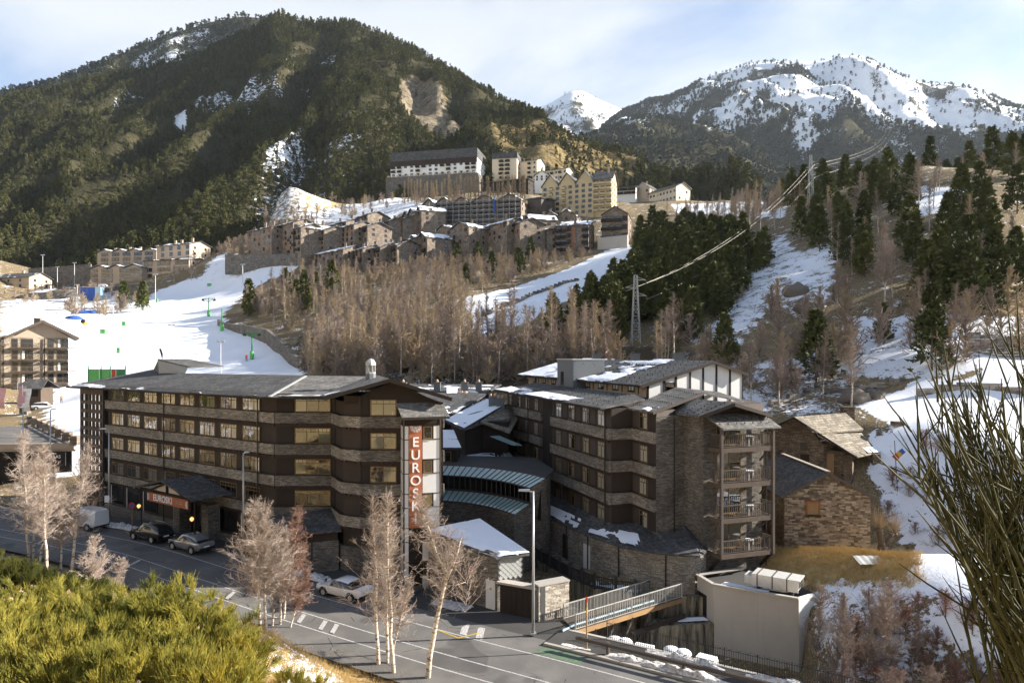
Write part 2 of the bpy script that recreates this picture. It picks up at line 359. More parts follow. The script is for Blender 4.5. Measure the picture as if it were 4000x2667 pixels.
    earth = t.mix(nb_, (0.035, 0.035, 0.018), (0.085, 0.072, 0.038)); grass = t.ramp(nc, [(.3, (0.12, 0.09, 0.04)), (.55, (0.23, 0.17, 0.08)), (.7, (0.32, 0.25, 0.13))])
    rock = t.ramp(t.noise(0.12, 8, .75), [(.35, (0.08, 0.065, 0.045)), (.5, (0.21, 0.17, 0.115)), (.65, (0.33, 0.27, 0.185))])
    c = t.mix(t.mr(t.math('ADD', gr, t.math('SUBTRACT', nb_, .5)), .4, .6), earth, grass)
    c = t.mix(t.mr(t.math('ADD', rk, t.math('SUBTRACT', nb_, .5)), .42, .58), c, rock)
    sf = t.mr(t.math('ADD', sn, t.math('ADD', t.math('MULTIPLY', t.math('SUBTRACT', na, .5), 1.2), t.math('MULTIPLY', t.math('SUBTRACT', nc, .5), 1.1))), .45, .55)
    t.col(t.mix(sf, c, (0.86, 0.875, 0.9))); t.bump(t.math('ADD', nb_, t.math('MULTIPLY', nc, .4)), .9, 6.0)
    # foliage
    def leaf(name, a, b, rough=0.8):
        t = NT(name, rough, 0.15); r = t.rand(); nz = t.noise(0.8, 3)
        t.col(t.mix(t.math('ADD', t.math('MULTIPLY', r, .6), t.math('MULTIPLY', nz, .4)), a, b)); return t
    leaf('pine_needles', (0.042, 0.054, 0.018), (0.115, 0.118, 0.034)); leaf('pine_far', (0.046, 0.054, 0.020), (0.125, 0.120, 0.042))
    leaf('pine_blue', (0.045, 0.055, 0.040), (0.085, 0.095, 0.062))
    leaf('twig', (0.19, 0.15, 0.125), (0.50, 0.405, 0.335)); leaf('twig_pale', (0.36, 0.29, 0.24), (0.58, 0.485, 0.41)); leaf('twig_red', (0.25, 0.145, 0.10), (0.36, 0.225, 0.165)); leaf('twig_tan', (0.34, 0.26, 0.175), (0.48, 0.385, 0.26))
    leaf('broom_backlit', (0.017, 0.019, 0.008), (0.062, 0.060, 0.017), 0.65)  # backlit shade of the near stems is put into this dark colour
    t = NT('broom', 0.7, 0.15); t.col(t.ramp(t.math('ADD', t.math('MULTIPLY', t.noise(0.9, 4, .6), .55), t.math('MULTIPLY', t.noise(14, 3, .7), .5)), [(.34, (0.07, 0.085, 0.02)), (.47, (0.20, 0.20, 0.04)), (.6, (0.44, 0.37, 0.07)), (.72, (0.62, 0.51, 0.15))]))
    leaf('berry', (0.42, 0.03, 0.02), (0.5, 0.08, 0.04)); leaf('grass_blade', (0.46, 0.32, 0.12), (0.70, 0.53, 0.27)); leaf('bush_green', (0.05, 0.06, 0.015), (0.16, 0.15, 0.035))
    t = NT('bark', 0.9, 0.1); t.col(t.mix(t.noise(3, 5, .7), (0.07, 0.05, 0.035), (0.20, 0.15, 0.11))); t.bump(t.noise(10, 4), .6, .03)
    t = NT('birch_bark', 0.8, 0.15); nz = t.noise(1.0, 4, .6, t.scale(t.pos(), (3, 3, 9)))
    t.col(t.ramp(nz, [(.38, (0.10, 0.075, 0.055)), (.47, (0.50, 0.43, 0.35)), (.7, (0.68, 0.60, 0.50))]))
    # road
    t = NT('asphalt', 0.85, 0.25); nz = t.noise(40, 3, .7); big = t.noise(0.35, 5, .6); st = t.noise(1.0, 4, .6, t.scale(t.pos(), (.3, .3, 1)))
    t.col(t.mix(t.mr(big, .35, .7), t.mix(nz, (0.080, 0.075, 0.069), (0.15, 0.14, 0.13)), t.mix(nz, (0.12, 0.112, 0.102), (0.20, 0.188, 0.17)))); t.bump(nz, .3, .01)
    crk = t.n('ShaderNodeTexVoronoi'); crk.feature = 'DISTANCE_TO_EDGE'; crk.inputs['Scale'].default_value = 0.35; t.t.links.new(t.pos(), crk.inputs['Vector'])
    cf = t.math('MULTIPLY', t.mr(crk.outputs['Distance'], 0.004, 0.012, 1, 0), t.mr(t.noise(.4, 3), .5, .6)); base_ = t.b.inputs['Base Color'].links[0].from_socket
    patch_ = t.mr(t.noise(0.16, 2, .4), .60, .62); t.col(t.mix(cf, t.mix(t.math('MULTIPLY', patch_, .45), base_, (0.045, 0.042, 0.04)), (0.03, 0.028, 0.026)))
    t = NT('asphalt_dark', 0.9, 0.2); nz = t.noise(40, 3, .7); t.col(t.mix(t.noise(.5, 5), t.mix(nz, (0.03, 0.028, 0.027), (0.06, 0.057, 0.053)), (0.085, 0.08, 0.074))); t.bump(nz, .4, .01)
    t = NT('road_paint', 0.7, 0.3); nz = t.noise(9, 5, .75); t.col(t.ramp(nz, [(.36, (0.15, 0.14, 0.13)), (.5, (0.42, 0.40, 0.38)), (.68, (0.62, 0.60, 0.58))]))
    t = NT('road_green', 0.8, 0.2); nz = t.noise(5, 5, .75); t.col(t.ramp(nz, [(.42, (0.11, 0.11, 0.10)), (.68, (0.10, 0.23, 0.10))]))
    plain('road_yellow', (0.45, 0.30, 0.05), .8, .3, 6)
    for nm, c, mt in (('car_dark', (0.035, 0.033, 0.032), .4), ('car_silver', (0.42, 0.42, 0.43), .6), ('car_white', (0.78, 0.77, 0.76), 0.0)):
        t = NT(nm, 0.25, 0.5); t.col(c); t.b.inputs['Metallic'].default_value = mt; t.b.inputs['Coat Weight'].default_value = 0.6; t.b.inputs['Coat Roughness'].default_value = 0.05
    plain('tail_lamp', (0.35, 0.02, 0.015), .3, .1); plain('wire', (0.55, 0.50, 0.42), .5, .1, 1, .4, .3)
build_materials()
# ------------------------------------------------------------------ road line and terrain
ROAD = np.array([(-150, 125, 2.5), (-95, 97, 1.4), (-56, 75.7, 1.0), (-40.3, 68.0, 1.0), (-32.5, 63.6, 1.0), (-23.5, 57.9, .7), (-14.2, 52.3, .3), (-3.6, 46.1, 0),
                 (4, 41.5, 0), (12, 36.7, -.1), (25, 29, -.3), (40, 20, -.6), (75, 0, -1.2)], float)
def resample(P, step):
    P = np.asarray(P, float); out = []
    Q = np.vstack([2 * P[0] - P[1], P, 2 * P[-1] - P[-2]])
    for i in range(1, len(Q) - 2):
        p0, p1, p2, p3 = Q[i - 1], Q[i], Q[i + 1], Q[i + 2]; n = max(2, int(np.linalg.norm(p2 - p1) / step))
        for k in range(n):
            t = k / n; out.append(0.5 * ((2 * p1) + (-p0 + p2) * t + (2 * p0 - 5 * p1 + 4 * p2 - p3) * t * t + (-p0 + 3 * p1 - 3 * p2 + p3) * t ** 3))
    out.append(P[-1]); return np.array(out)
RL = resample(ROAD, 1.0)
RT = np.gradient(RL[:, :2], axis=0); RT /= np.linalg.norm(RT, axis=1)[:, None]
RN = np.stack([RT[:, 1], -RT[:, 0]], 1)     # towards the camera
def road_at(i, off, dz=0.0):
    p = RL[i, :2] + RN[i] * off; return (p[0], p[1], RL[i, 2] + dz)
def road_off(x, y):
    x = np.asarray(x, float).ravel(); y = np.asarray(y, float).ravel(); o = np.empty(len(x)); z = np.empty(len(x))
    for a in range(0, len(x), 4000):
        dx = x[a:a + 4000, None] - RL[None, :, 0]; dy = y[a:a + 4000, None] - RL[None, :, 1]
        k = np.argmin(dx * dx + dy * dy, 1); r = np.arange(len(k))
        o[a:a + 4000] = dx[r, k] * RN[k, 0] + dy[r, k] * RN[k, 1]; z[a:a + 4000] = RL[k, 2]
    return o, z
CP = [(0, 0, 16.9), (-10, 5, 15), (-12, 14, 11.6), (-6, 22, 6.3), (0, 15, 9.6), (0, 8, 13.0), (8, 10, 11.0), (6, 25, 3.4), (-20, 20, 10), (-25, 35, 6.6), (-31, 46, 3.2), (-14, 39, 2.4), (-7, 37, 1.2), (-3, 32, 2.2),
      (20, 20, 2), (10, 20, 4.6), (12, 12, 8), (30, 8, 5), (-40, 40, 9), (-45, 52, 4), (-50, 20, 14), (-30, 0, 17), (-10, -15, 20), (20, -15, 17), (0, -50, 32), (60, -40, 20), (-70, -20, 30),
      (-70, 60, 6), (-100, 60, 16), (-130, 80, 30), (-170, 110, 48), (-120, 30, 30), (-200, 60, 75), (-240, 150, 85), (-95, 84, 2), (-190, 20, 60), (-160, -40, 60),
      (-34, 75, 1.3), (-20, 65, 1.3), (-10, 60, 1.3), (-46, 85, 1.6), (-5, 56, .4), (0, 66, .2), (8, 49, 0), (12, 54, .1), (17, 55, 1.2), (5, 75, 1.5), (-10, 80, 2.5), (-30, 90, 3),
      (2, 60, 0), (18, 66, 3.0), (24, 70, 5)]
for x, y, d in [(150, 975, 120), (230, 900, 150), (300, 800, 200), (450, 720, 255), (520, 650, 320), (600, 830, 180), (640, 860, 160), (540, 760, 215), (40, 960, 150), (100, 700, 300), (60, 660, 340), (250, 660, 335), (-300, 700, 260),
                (420, 640, 330), (490, 590, 345), (570, 610, 325), (740, 625, 300), (850, 610, 310), (1000, 585, 310), (1240, 585, 300), (1440, 560, 290), (760, 500, 400), (640, 470, 420), (1250, 500, 345), (1560, 462, 380), (1650, 475, 330), (1000, 480, 370),
                (1120, 440, 410), (1000, 455, 430), (900, 458, 435), (1750, 460, 350), (1000, 765, 170), (1180, 850, 118), (900, 880, 112), (720, 855, 140), (700, 700, 235), (1000, 640, 250), (1100, 735, 172), (1060, 692, 200), (1280, 640, 230), (1420, 575, 275),
                (1640, 770, 120), (1800, 650, 140), (1900, 565, 155), (1800, 545, 190), (2000, 465, 190), (2170, 475, 150), (2100, 385, 205), (2330, 400, 180), (2200, 650, 115), (2200, 790, 95), (2300, 850, 85), (2000, 865, 90), (1950, 945, 82), (2100, 950, 78),
                (2150, 1005, 72), (2100, 1130, 66), (2050, 1275, 57), (1900, 1295, 55), (1800, 1300, 54), (2200, 1300, 50), (2300, 1450, 38), (2000, 1450, 43), (2300, 1100, 62), (1720, 895, 95), (1850, 905, 90), (1560, 690, 160), (1500, 560, 250), (1640, 520, 270),
                (2500, 700, 120), (2500, 1000, 75), (2600, 480, 190), (1450, 835, 118), (1300, 860, 112), (2500, 1350, 45)]:
    p = D(x, y, d); CP.append(tuple(p))
CP += [(-300, 380, 75), (-150, 420, 85), (0, 460, 125), (80, 460, 110), (200, 420, 100), (300, 330, 90), (150, 60, 22), (170, 120, 42), (120, 20, 8), (220, 200, 70), (260, 60, 30), (200, -40, 10), (-320, 280, 90), (-100, 470, 100)]
CP = np.array(CP, float)
def _phi(r): return -np.sqrt(r * r + 36.0)
_dd = np.linalg.norm(CP[:, None, :2] - CP[None, :, :2], axis=2); _n = len(CP)
_A = np.zeros((_n + 3, _n + 3)); _A[:_n, :_n] = _phi(_dd) - np.eye(_n) * 0.6; _A[:_n, _n] = 1; _A[:_n, _n + 1:] = CP[:, :2]; _A[_n:, :_n] = _A[:_n, _n:].T
_w = np.linalg.solve(_A, np.concatenate([CP[:, 2], np.zeros(3)]))
YARD = [(4.9, 46.9), (9.8, 43.6), (18, 38.2), (20.5, 42), (21.0, 48.2), (15.8, 52.2), (14.4, 53.4), (9.6, 53.2), (6.8, 54.8), (4.6, 56.6), (3.2, 55), (4.0, 50.4)]
def gz(x, y):
    sh = np.shape(x); x = np.asarray(x, float).ravel(); y = np.asarray(y, float).ravel(); z = np.empty(len(x))
    for a in range(0, len(x), 8000):
        r = np.sqrt((x[a:a + 8000, None] - CP[None, :, 0]) ** 2 + (y[a:a + 8000, None] - CP[None, :, 1]) ** 2)
        z[a:a + 8000] = _phi(r) @ _w[:_n] + _w[_n] + _w[_n + 1] * x[a:a + 8000] + _w[_n + 2] * y[a:a + 8000]
    z += (fbm(x / 9, y / 9, 3, 5) - .5) * np.clip((np.hypot(x, y) - 20) / 60, 0.3, 1) * 1.6
    o, rz = road_off(x, y)
    t = np.clip(np.maximum((-9.5 - o), (o - 7.5)) / 3.0, 0, 1); t = t * t * (3 - 2 * t)
    z = rz - 0.25 + (z - rz + 0.25) * t
    z = z - np.where(x < -.36 * y, np.maximum(y - 392, 0) * 1.5, 0)
    z = np.where(inpoly(x, y, YARD), -3.2, z)
    return z.reshape(sh) if sh else float(z[0])
def proj(x, y, z):
    y = np.maximum(y, 0.5); return (CX + F * x / y) / 1.70068, (HY + F * (CZ - z) / y) / 1.70068
def axis(segs):
    out = []
    for a, b, s in segs: out += list(np.arange(a, b, s))
    return np.array(out + [segs[-1][1]])
gx = axis([(-380, -120, 5), (-120, -65, 2), (-65, 50, 1), (50, 140, 2), (140, 330, 5)])
gy = axis([(-80, -10, 4), (-10, 110, 1), (110, 260, 2.5), (260, 480, 5)])
GX, GY = np.meshgrid(gx, gy); GZ = gz(GX, GY)
nx_, ny_ = len(gx), len(gy); idx = np.arange(nx_ * ny_).reshape(ny_, nx_)
FQ = np.stack([idx[:-1, :-1], idx[:-1, 1:], idx[1:, 1:], idx[1:, :-1]], -1).reshape(-1, 4)
me = npmesh('ground', np.stack([GX, GY, GZ], -1).reshape(-1, 3), FQ, 'ground', True)
X, Y, Z = GX.ravel(), GY.ravel(), GZ.ravel(); PX, PY = proj(X, Y, Z); far = Y > 30
sn = np.full(len(X), 0.30); gr = np.full(len(X), 0.45); dk = np.zeros(len(X))
def paint(a, poly, v): a[inpoly(PX, PY, poly) & far] = v
sn[(Y > 60) & (Y < 110) & (X > -60) & (X < 40)] = 0.15
paint(sn, [(0, 690), (260, 670), (330, 700), (220, 760), (0, 800)], 0.62)
paint(sn, [(120, 1100), (120, 760), (250, 745), (350, 680), (400, 655), (560, 632), (660, 606), (690, 612), (600, 650), (540, 690), (505, 730), (560, 770), (640, 800), (700, 868), (700, 1000)], 1.0)
paint(sn, [(435, 655), (515, 580), (545, 632), (480, 650)], 0.75)
paint(sn, [(550, 520), (680, 340), (760, 340), (760, 470), (700, 500)], 0.47)
paint(sn, [(700, 490), (900, 450), (990, 470), (900, 500), (720, 515)], 0.6)
paint(sn, [(1040, 690), (1180, 660), (1300, 620), (1440, 555), (1460, 590), (1320, 680), (1200, 745), (1080, 770)], 0.86)
paint(sn, [(1080, 700), (1130, 690), (1190, 740), (1100, 780)], 0.9)
paint(sn, [(1540, 470), (1800, 462), (1800, 500), (1560, 490)], 0.85)
paint(sn, [(1580, 790), (1690, 690), (1760, 570), (1800, 530), (1830, 590), (1905, 562), (1920, 620), (1890, 720), (1760, 720), (1700, 790)], 0.57)
paint(sn, [(1790, 590), (1910, 560), (1910, 640), (1830, 660)], 0.64)
paint(sn, [(1940, 725), (2360, 725), (2360, 850), (2000, 870), (1880, 850)], 0.66); paint(sn, [(2200, 735), (2360, 735), (2360, 790), (2220, 790)], 0.95)
paint(sn, [(1980, 930), (2100, 880), (2360, 850), (2360, 1010), (2100, 1010)], 0.95)
paint(sn, [(1980, 1000), (2360, 960), (2360, 1600), (2190, 1400), (2080, 1290), (2010, 1110)], 0.72)
paint(sn, [(1880, 1330), (2120, 1310), (2200, 1420), (2360, 1570), (1880, 1570)], 0.56)
paint(sn, [(2110, 430), (2230, 430), (2240, 480), (2100, 490)], 0.9); paint(sn, [(1500, 860), (1900, 800), (1990, 960), (1700, 950)], 0.5)
paint(gr, [(1740, 1262), (2120, 1262), (2120, 1350), (1760, 1330)], 1.0); paint(sn, [(1740, 1255), (2090, 1255), (2080, 1318), (1760, 1322)], 0.05)
nearm = (Y < 44) & (X < 6); gr[nearm] = 0.95; sn[nearm] = 0.22
paint(sn, [(590, 1455), (700, 1470), (800, 1568), (640, 1568)], 0.56); sn[(Y < 24) & (X < 10)] = 0.15
left = (X < -78) & (X < -0.78 * np.maximum(Y, 1)); gr[left] = .6; sn[left] = 0.44
paint(gr, [(700, 380), (900, 360), (900, 470), (700, 500)], 0.9)
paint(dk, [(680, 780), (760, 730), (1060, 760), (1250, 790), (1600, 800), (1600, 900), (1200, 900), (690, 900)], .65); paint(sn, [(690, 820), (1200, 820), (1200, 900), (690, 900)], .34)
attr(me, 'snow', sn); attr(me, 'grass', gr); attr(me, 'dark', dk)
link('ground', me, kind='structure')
# ------------------------------------------------------------------ mountains
def interp(tab, x):
    t = np.array(tab, float); return np.interp(x, t[:, 0], t[:, 1])
def smooth1(a, k):
    ker = np.hanning(k + 2)[1:-1]; ker /= ker.sum(); return np.convolve(np.pad(a, k // 2, mode='edge'), ker, 'valid')[:len(a)]
def mountain(name, x0, x1, nxx, ns, ridge, base, db, dr, amp, seed, lat=1.0, gpow=0.9, back=True, freq=90.):
    xs = np.linspace(x0, x1, nxx); R_ = interp(ridge, xs); B_ = interp(base, xs); d0 = interp(db, xs); d1 = interp(dr, xs)
    R_ = R_ * .6 + smooth1(R_, 5) * .4; B_ = smooth1(B_, 9); d0 = smooth1(d0, 15); d1 = smooth1(d1, 25)
    ss = np.concatenate([np.linspace(0, 1, ns), [1.06, 1.15, 1.3]] if back else [np.linspace(0, 1, ns)])
    s = np.minimum(ss, 1)[:, None]; xs2 = np.broadcast_to(xs, (len(ss), nxx))
    d = d0 + (d1 - d0) * ss[:, None]; py = B_ + (R_ - B_) * s ** gpow
    Xw = (xs2 * 1.70068 - CX) / F * d; Zw = CZ - (py * 1.70068 - HY) / F * d
    back_drop = np.maximum(ss[:, None] - 1, 0) * (d1 - d0) * 1.1
    u = Xw / freq; v = d / (freq * 2.6)
    rid = (1 - np.abs(2 * fbm(u + v * .35, v, 4, seed) - 1)) ** 1.3 + .06; env = (np.sin(np.pi * np.clip(s, 0, 1)) ** .7)
    Zw = Zw + (rid - .62) * amp * 1.7 * env + (fbm(u * 4, d / freq * 2, 4, seed + 3) - .5) * amp * .5 * (env * .8 + .2) - back_drop
    n_, m_ = Zw.shape; ix = np.arange(n_ * m_).reshape(n_, m_)
    Fc = np.stack([ix[:-1, :-1], ix[:-1, 1:], ix[1:, 1:], ix[1:, :-1]], -1).reshape(-1, 4)
    P = np.stack([Xw, d, Zw], -1); me = npmesh(name, P.reshape(-1, 3), Fc, 'mountain', True)
    return me, P, xs2, py, np.broadcast_to(ss[:, None], (n_, m_))
def pick(P, xs, n, wt=None, smax=None):
    """random surface points by area; returns points and fractional grid coords"""
    a = np.linalg.norm(np.cross(P[1:, :-1] - P[:-1, :-1], P[:-1, 1:] - P[:-1, :-1]), axis=2)
    if smax is not None: a[smax:] = 0
    if wt is not None: a = a * wt[:-1, :-1]
    p = a.ravel() / a.sum(); k = rng.choice(len(p), n, p=p); i, j = np.divmod(k, a.shape[1]); u = rng.random(n)[:, None]; v = rng.random(n)[:, None]
    return (P[i, j] * (1 - u) * (1 - v) + P[i + 1, j] * u * (1 - v) + P[i, j + 1] * (1 - u) * v + P[i + 1, j + 1] * u * v)
LEFT_RIDGE = [(-700, 470), (-300, 330), (0, 228), (150, 196), (300, 165), (420, 138), (520, 100), (590, 62), (615, 36), (640, 26), (675, 42), (710, 54), (760, 52), (800, 55), (870, 78), (940, 107), (1000, 142), (1080, 198), (1150, 240), (1230, 275), (1300, 318), (1380, 376), (1450, 410), (1540, 452), (1620, 470), (1750, 500)]
LEFT_BASE = [(-700, 800), (0, 715), (200, 670), (560, 590), (700, 550), (800, 510), (900, 470), (1100, 440), (1300, 450), (1500, 470), (1750, 510)]
me, P, xs, py, ss = mountain('forested_mountain', -700, 1750, 230, 90, LEFT_RIDGE, LEFT_BASE,
    [(-700, 360), (0, 385), (560, 400), (900, 440), (1100, 450), (1300, 450), (1500, 430), (1750, 420)], [(-700, 900), (0, 980), (500, 1080), (640, 1100), (900, 1020), (1100, 900), (1300, 760), (1500, 600), (1750, 480)], 42, 3)
sn = np.full(xs.shape, 0.12); gr = np.full(xs.shape, 0.25); rk = np.full(xs.shape, 0.05)
def mp(a, poly, v): a[inpoly(xs, py, poly)] = v
for poly, v in (([(240, 235), (330, 220), (370, 250), (330, 275), (260, 268)], .38), ([(430, 255), (540, 240), (640, 215), (650, 240), (560, 290), (440, 285)], .42), ([(540, 245), (620, 235), (560, 300), (520, 290)], .5), ([(400, 295), (430, 290), (428, 320), (402, 318)], .6), ([(640, 150), (760, 110), (780, 170), (720, 220), (640, 200)], .33),
                ([(560, 520), (600, 440), (640, 345), (690, 340), (720, 420), (720, 500)], .43), ([(690, 380), (860, 350), (880, 470), (720, 500)], .36), ([(600, 30), (680, 30), (690, 50), (600, 50)], .48), ([(440, 70), (480, 60), (470, 110), (400, 120)], .3)): mp(sn, poly, v)
for poly, v in (([(905, 215), (945, 190), (1010, 225), (1055, 290), (1060, 330), (1000, 290), (940, 270)], .75),): mp(rk, poly, v)
for poly, v in (([(905, 215), (950, 188), (1010, 222), (1065, 300), (1090, 330), (1140, 345), (1200, 350), (1300, 375), (1400, 402), (1480, 428), (1440, 442), (1300, 420), (1150, 400), (1100, 372), (1040, 330), (960, 280)], .62),): mp(gr, poly, v)
attr(me, 'snow', sn.ravel()); attr(me, 'grass', gr.ravel()); attr(me, 'rock', rk.ravel()); link('forested_mountain', me, kind='structure')
forest = [(P, xs, py, ss, sn, gr, rk)]
me, P, xs, py, ss = mountain('back_ridge', -300, 800, 90, 30, [(-300, 330), (0, 218), (60, 205), (150, 178), (250, 135), (370, 86), (480, 52), (560, 38), (600, 42), (640, 60), (700, 90), (800, 140)],
    [(-300, 420), (0, 300), (300, 230), (500, 190), (640, 170), (800, 220)], [(-300, 1150), (800, 1150)], [(-300, 1700), (400, 1700), (800, 1600)], 40, 11, freq=140)
sn = np.full(xs.shape, 0.30); mp(sn, [(380, 105), (480, 60), (500, 80), (420, 125)], .45); mp(sn, [(280, 170), (340, 120), (420, 100), (420, 130), (330, 190)], .45)
attr(me, 'snow', sn.ravel()); attr(me, 'grass', np.full(sn.size, .2)); attr(me, 'rock', np.full(sn.size, .2)); link('back_ridge', me, kind='structure')
forest.append((P, xs, py, ss, sn, np.zeros(xs.shape), np.zeros(xs.shape)))
PEAK_RIDGE = [(1380, 300), (1430, 262), (1470, 246), (1500, 240), (1560, 216), (1640, 176), (1720, 151), (1800, 140), (1860, 143), (1900, 141), (1930, 131), (1960, 130), (1985, 134), (2010, 148), (2060, 176), (2130, 192), (2200, 204), (2260, 220), (2352, 258), (2600, 330), (2900, 420)]
me, P, xs, py, ss = mountain('snowy_mountain', 1380, 2900, 190, 100, PEAK_RIDGE, [(1380, 470), (1700, 480), (2000, 470), (2900, 520)], [(1380, 1250), (2900, 1250)], [(1380, 2700), (1700, 2900), (1950, 2600), (2300, 2500), (2900, 2400)], 130, 21, gpow=.85, freq=260)
alt = 1 - (py - 130) / 330.; nz = fbm(P[..., 0] / 130, P[..., 1] / 190, 5, 31); nz2 = fbm(P[..., 0] / 420, P[..., 1] / 500, 3, 77)
mk = .5 * nz2 + .5 * nz; thr = .385 + .30 * np.clip(alt, 0, 1) ** 1.4; fd = np.clip((mk - thr) * 9, 0, 1); wtr = (fd + .05) * (py > 140)
sn = np.clip(.95 - .62 * fd - (alt < .2) * .25 - .55 * np.clip((fbm(P[..., 0] / 60, P[..., 1] / 120, 4, 91) - .52) * 6, 0, 1), 0, 1) - .12
attr(me, 'snow', np.clip(sn + .12, 0, 1).ravel()); attr(me, 'grass', np.full(sn.size, .2)); attr(me, 'rock', np.full(sn.size, .3)); link('snowy_mountain', me, kind='structure')
PK = (P, xs, wtr)
me, P, xs, py, ss = mountain('snowy_peak', 1150, 1560, 70, 50, [(1150, 330), (1200, 282), (1240, 250), (1290, 222), (1315, 210), (1332, 207), (1350, 214), (1380, 232), (1430, 252), (1500, 270), (1560, 300)], [(1150, 440), (1560, 470)], [(1150, 1900), (1560, 1900)], [(1150, 3400), (1560, 3400)], 60, 41, freq=260)
nz = fbm(P[..., 0] / 130, P[..., 1] / 190, 5, 51); sn = np.clip(0.66 + (nz - .5) * 1.5 - (py - 230) / 350, 0, 1)
attr(me, 'snow', sn.ravel()); attr(me, 'grass', np.full(sn.size, .1)); attr(me, 'rock', np.full(sn.size, .3)); link('snowy_peak', me, kind='structure'); PK2 = (P, xs, np.clip(1.2 - sn * 1.2, .02, 1))
me, P, xs, py, ss = mountain('wooded_spur', 1180, 2050, 110, 50, [(1180, 420), (1260, 380), (1330, 335), (1400, 300), (1470, 275), (1540, 278), (1620, 292), (1690, 318), (1730, 345), (1780, 385), (1850, 410), (1950, 440), (2050, 470)], [(1180, 480), (1540, 480), (2050, 500)], [(1180, 850), (2050, 850)], [(1180, 1500), (1540, 1650), (2050, 1300)], 60, 61, freq=170)
nz = fbm(P[..., 0] / 90, P[..., 1] / 130, 4, 71); sn = np.clip((nz - .42) * 1.3 + np.where(inpoly(xs, py, [(1550, 290), (1640, 290), (1660, 320), (1570, 320)]), .35, 0), 0.05, .62)
attr(me, 'snow', sn.ravel()); attr(me, 'grass', np.full(sn.size, .2)); attr(me, 'rock', np.full(sn.size, .05)); link('wooded_spur', me, kind='structure'); PK3 = (P, xs, np.clip(1.15 - sn * 1.3, .05, 1))
# ------------------------------------------------------------------ tree meshes
def tri_batch(C, T, B, w, l):           # leaf triangles: centre, direction, side
    a = C - B * w[:, None] * .5; b = C + B * w[:, None] * .5; c = C + T * l[:, None]
    V = np.stack([a, b, c], 1).reshape(-1, 3); return V, np.arange(len(V)).reshape(-1, 3)
def nrm(a): return a / np.maximum(1e-9, np.linalg.norm(a, axis=1))[:, None]
def conifer_crown(seed, H, Rr, n, lw, ll, t0=.12, power=.8, droop=.25, clump=.35):
    r = np.random.default_rng(seed); nb = max(14, n // 14)
    t = t0 + (1 - t0) * r.random(nb) ** .85; az = r.random(nb) * 6.283; br = Rr * (1 - t) ** power * (.65 + .5 * r.random(nb)) + .03 * H * .5
    k = r.integers(0, nb, n); f = np.sqrt(r.random(n)) ; f = .25 + .75 * f
    C = np.stack([np.cos(az[k]) * br[k] * f, np.sin(az[k]) * br[k] * f, t[k] * H + br[k] * f * (.35 - droop * f * 1.6)], 1)
    C += r.normal(0, 1, (n, 3)) * (br[k] * clump * .35)[:, None]
    out = nrm(np.stack([np.cos(az[k]), np.sin(az[k]), np.full(n, .45)], 1) + r.normal(0, .55, (n, 3)))
    side = nrm(np.cross(out, r.normal(0, 1, (n, 3)))); s = (.6 + .8 * r.random(n))
    return tri_batch(C, out, side, lw * s, ll * s)
def trunk_mb(H, r0, seed, n=6, lean=.04, segs=5, top=.97):
    r = random.Random(seed); pts = []; x = y = 0
    for i in range(segs + 1):
        t = i / segs * top; pts.append((x, y, t * H - (.4 if i == 0 else 0))); x += r.uniform(-1, 1) * lean * H / segs; y += r.uniform(-1, 1) * lean * H / segs
    rad = [r0 * (1 - .9 * i / segs) for i in range(segs + 1)]; return pts, MB().tube(pts, rad, n)
FAR_PINES = []
for i in range(5):
    H = 9 + i * .5; V, Fc = conifer_crown(100 + i, H, H * (.19 + .03 * (i % 3)), 280, .85, 1.15, .06, .85)
    tb = MB().tube([(0, 0, -.6), (0, 0, H * .8)], [.16, .05], 4); Vt = np.array(tb.v); n0 = len(V)
    Ft = np.array([[f[0], f[1], f[2]] for f in tb.f if len(f) == 4] + [[f[0], f[2], f[3]] for f in tb.f if len(f) == 4]) + n0
    me = npmesh('forest_pine', np.vstack([V, Vt]), np.vstack([Fc, Ft]), ['pine_far', 'bark'], False, [0] * len(Fc) + [1] * len(Ft)); FAR_PINES.append(me)
TINY_PINES = []
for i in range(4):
    H = 10.; V, Fc = conifer_crown(150 + i, H, H * .24, 60, 2.2, 2.4, .05, .75); TINY_PINES.append(npmesh('far_pine', V, Fc, ['pine_blue'], False))
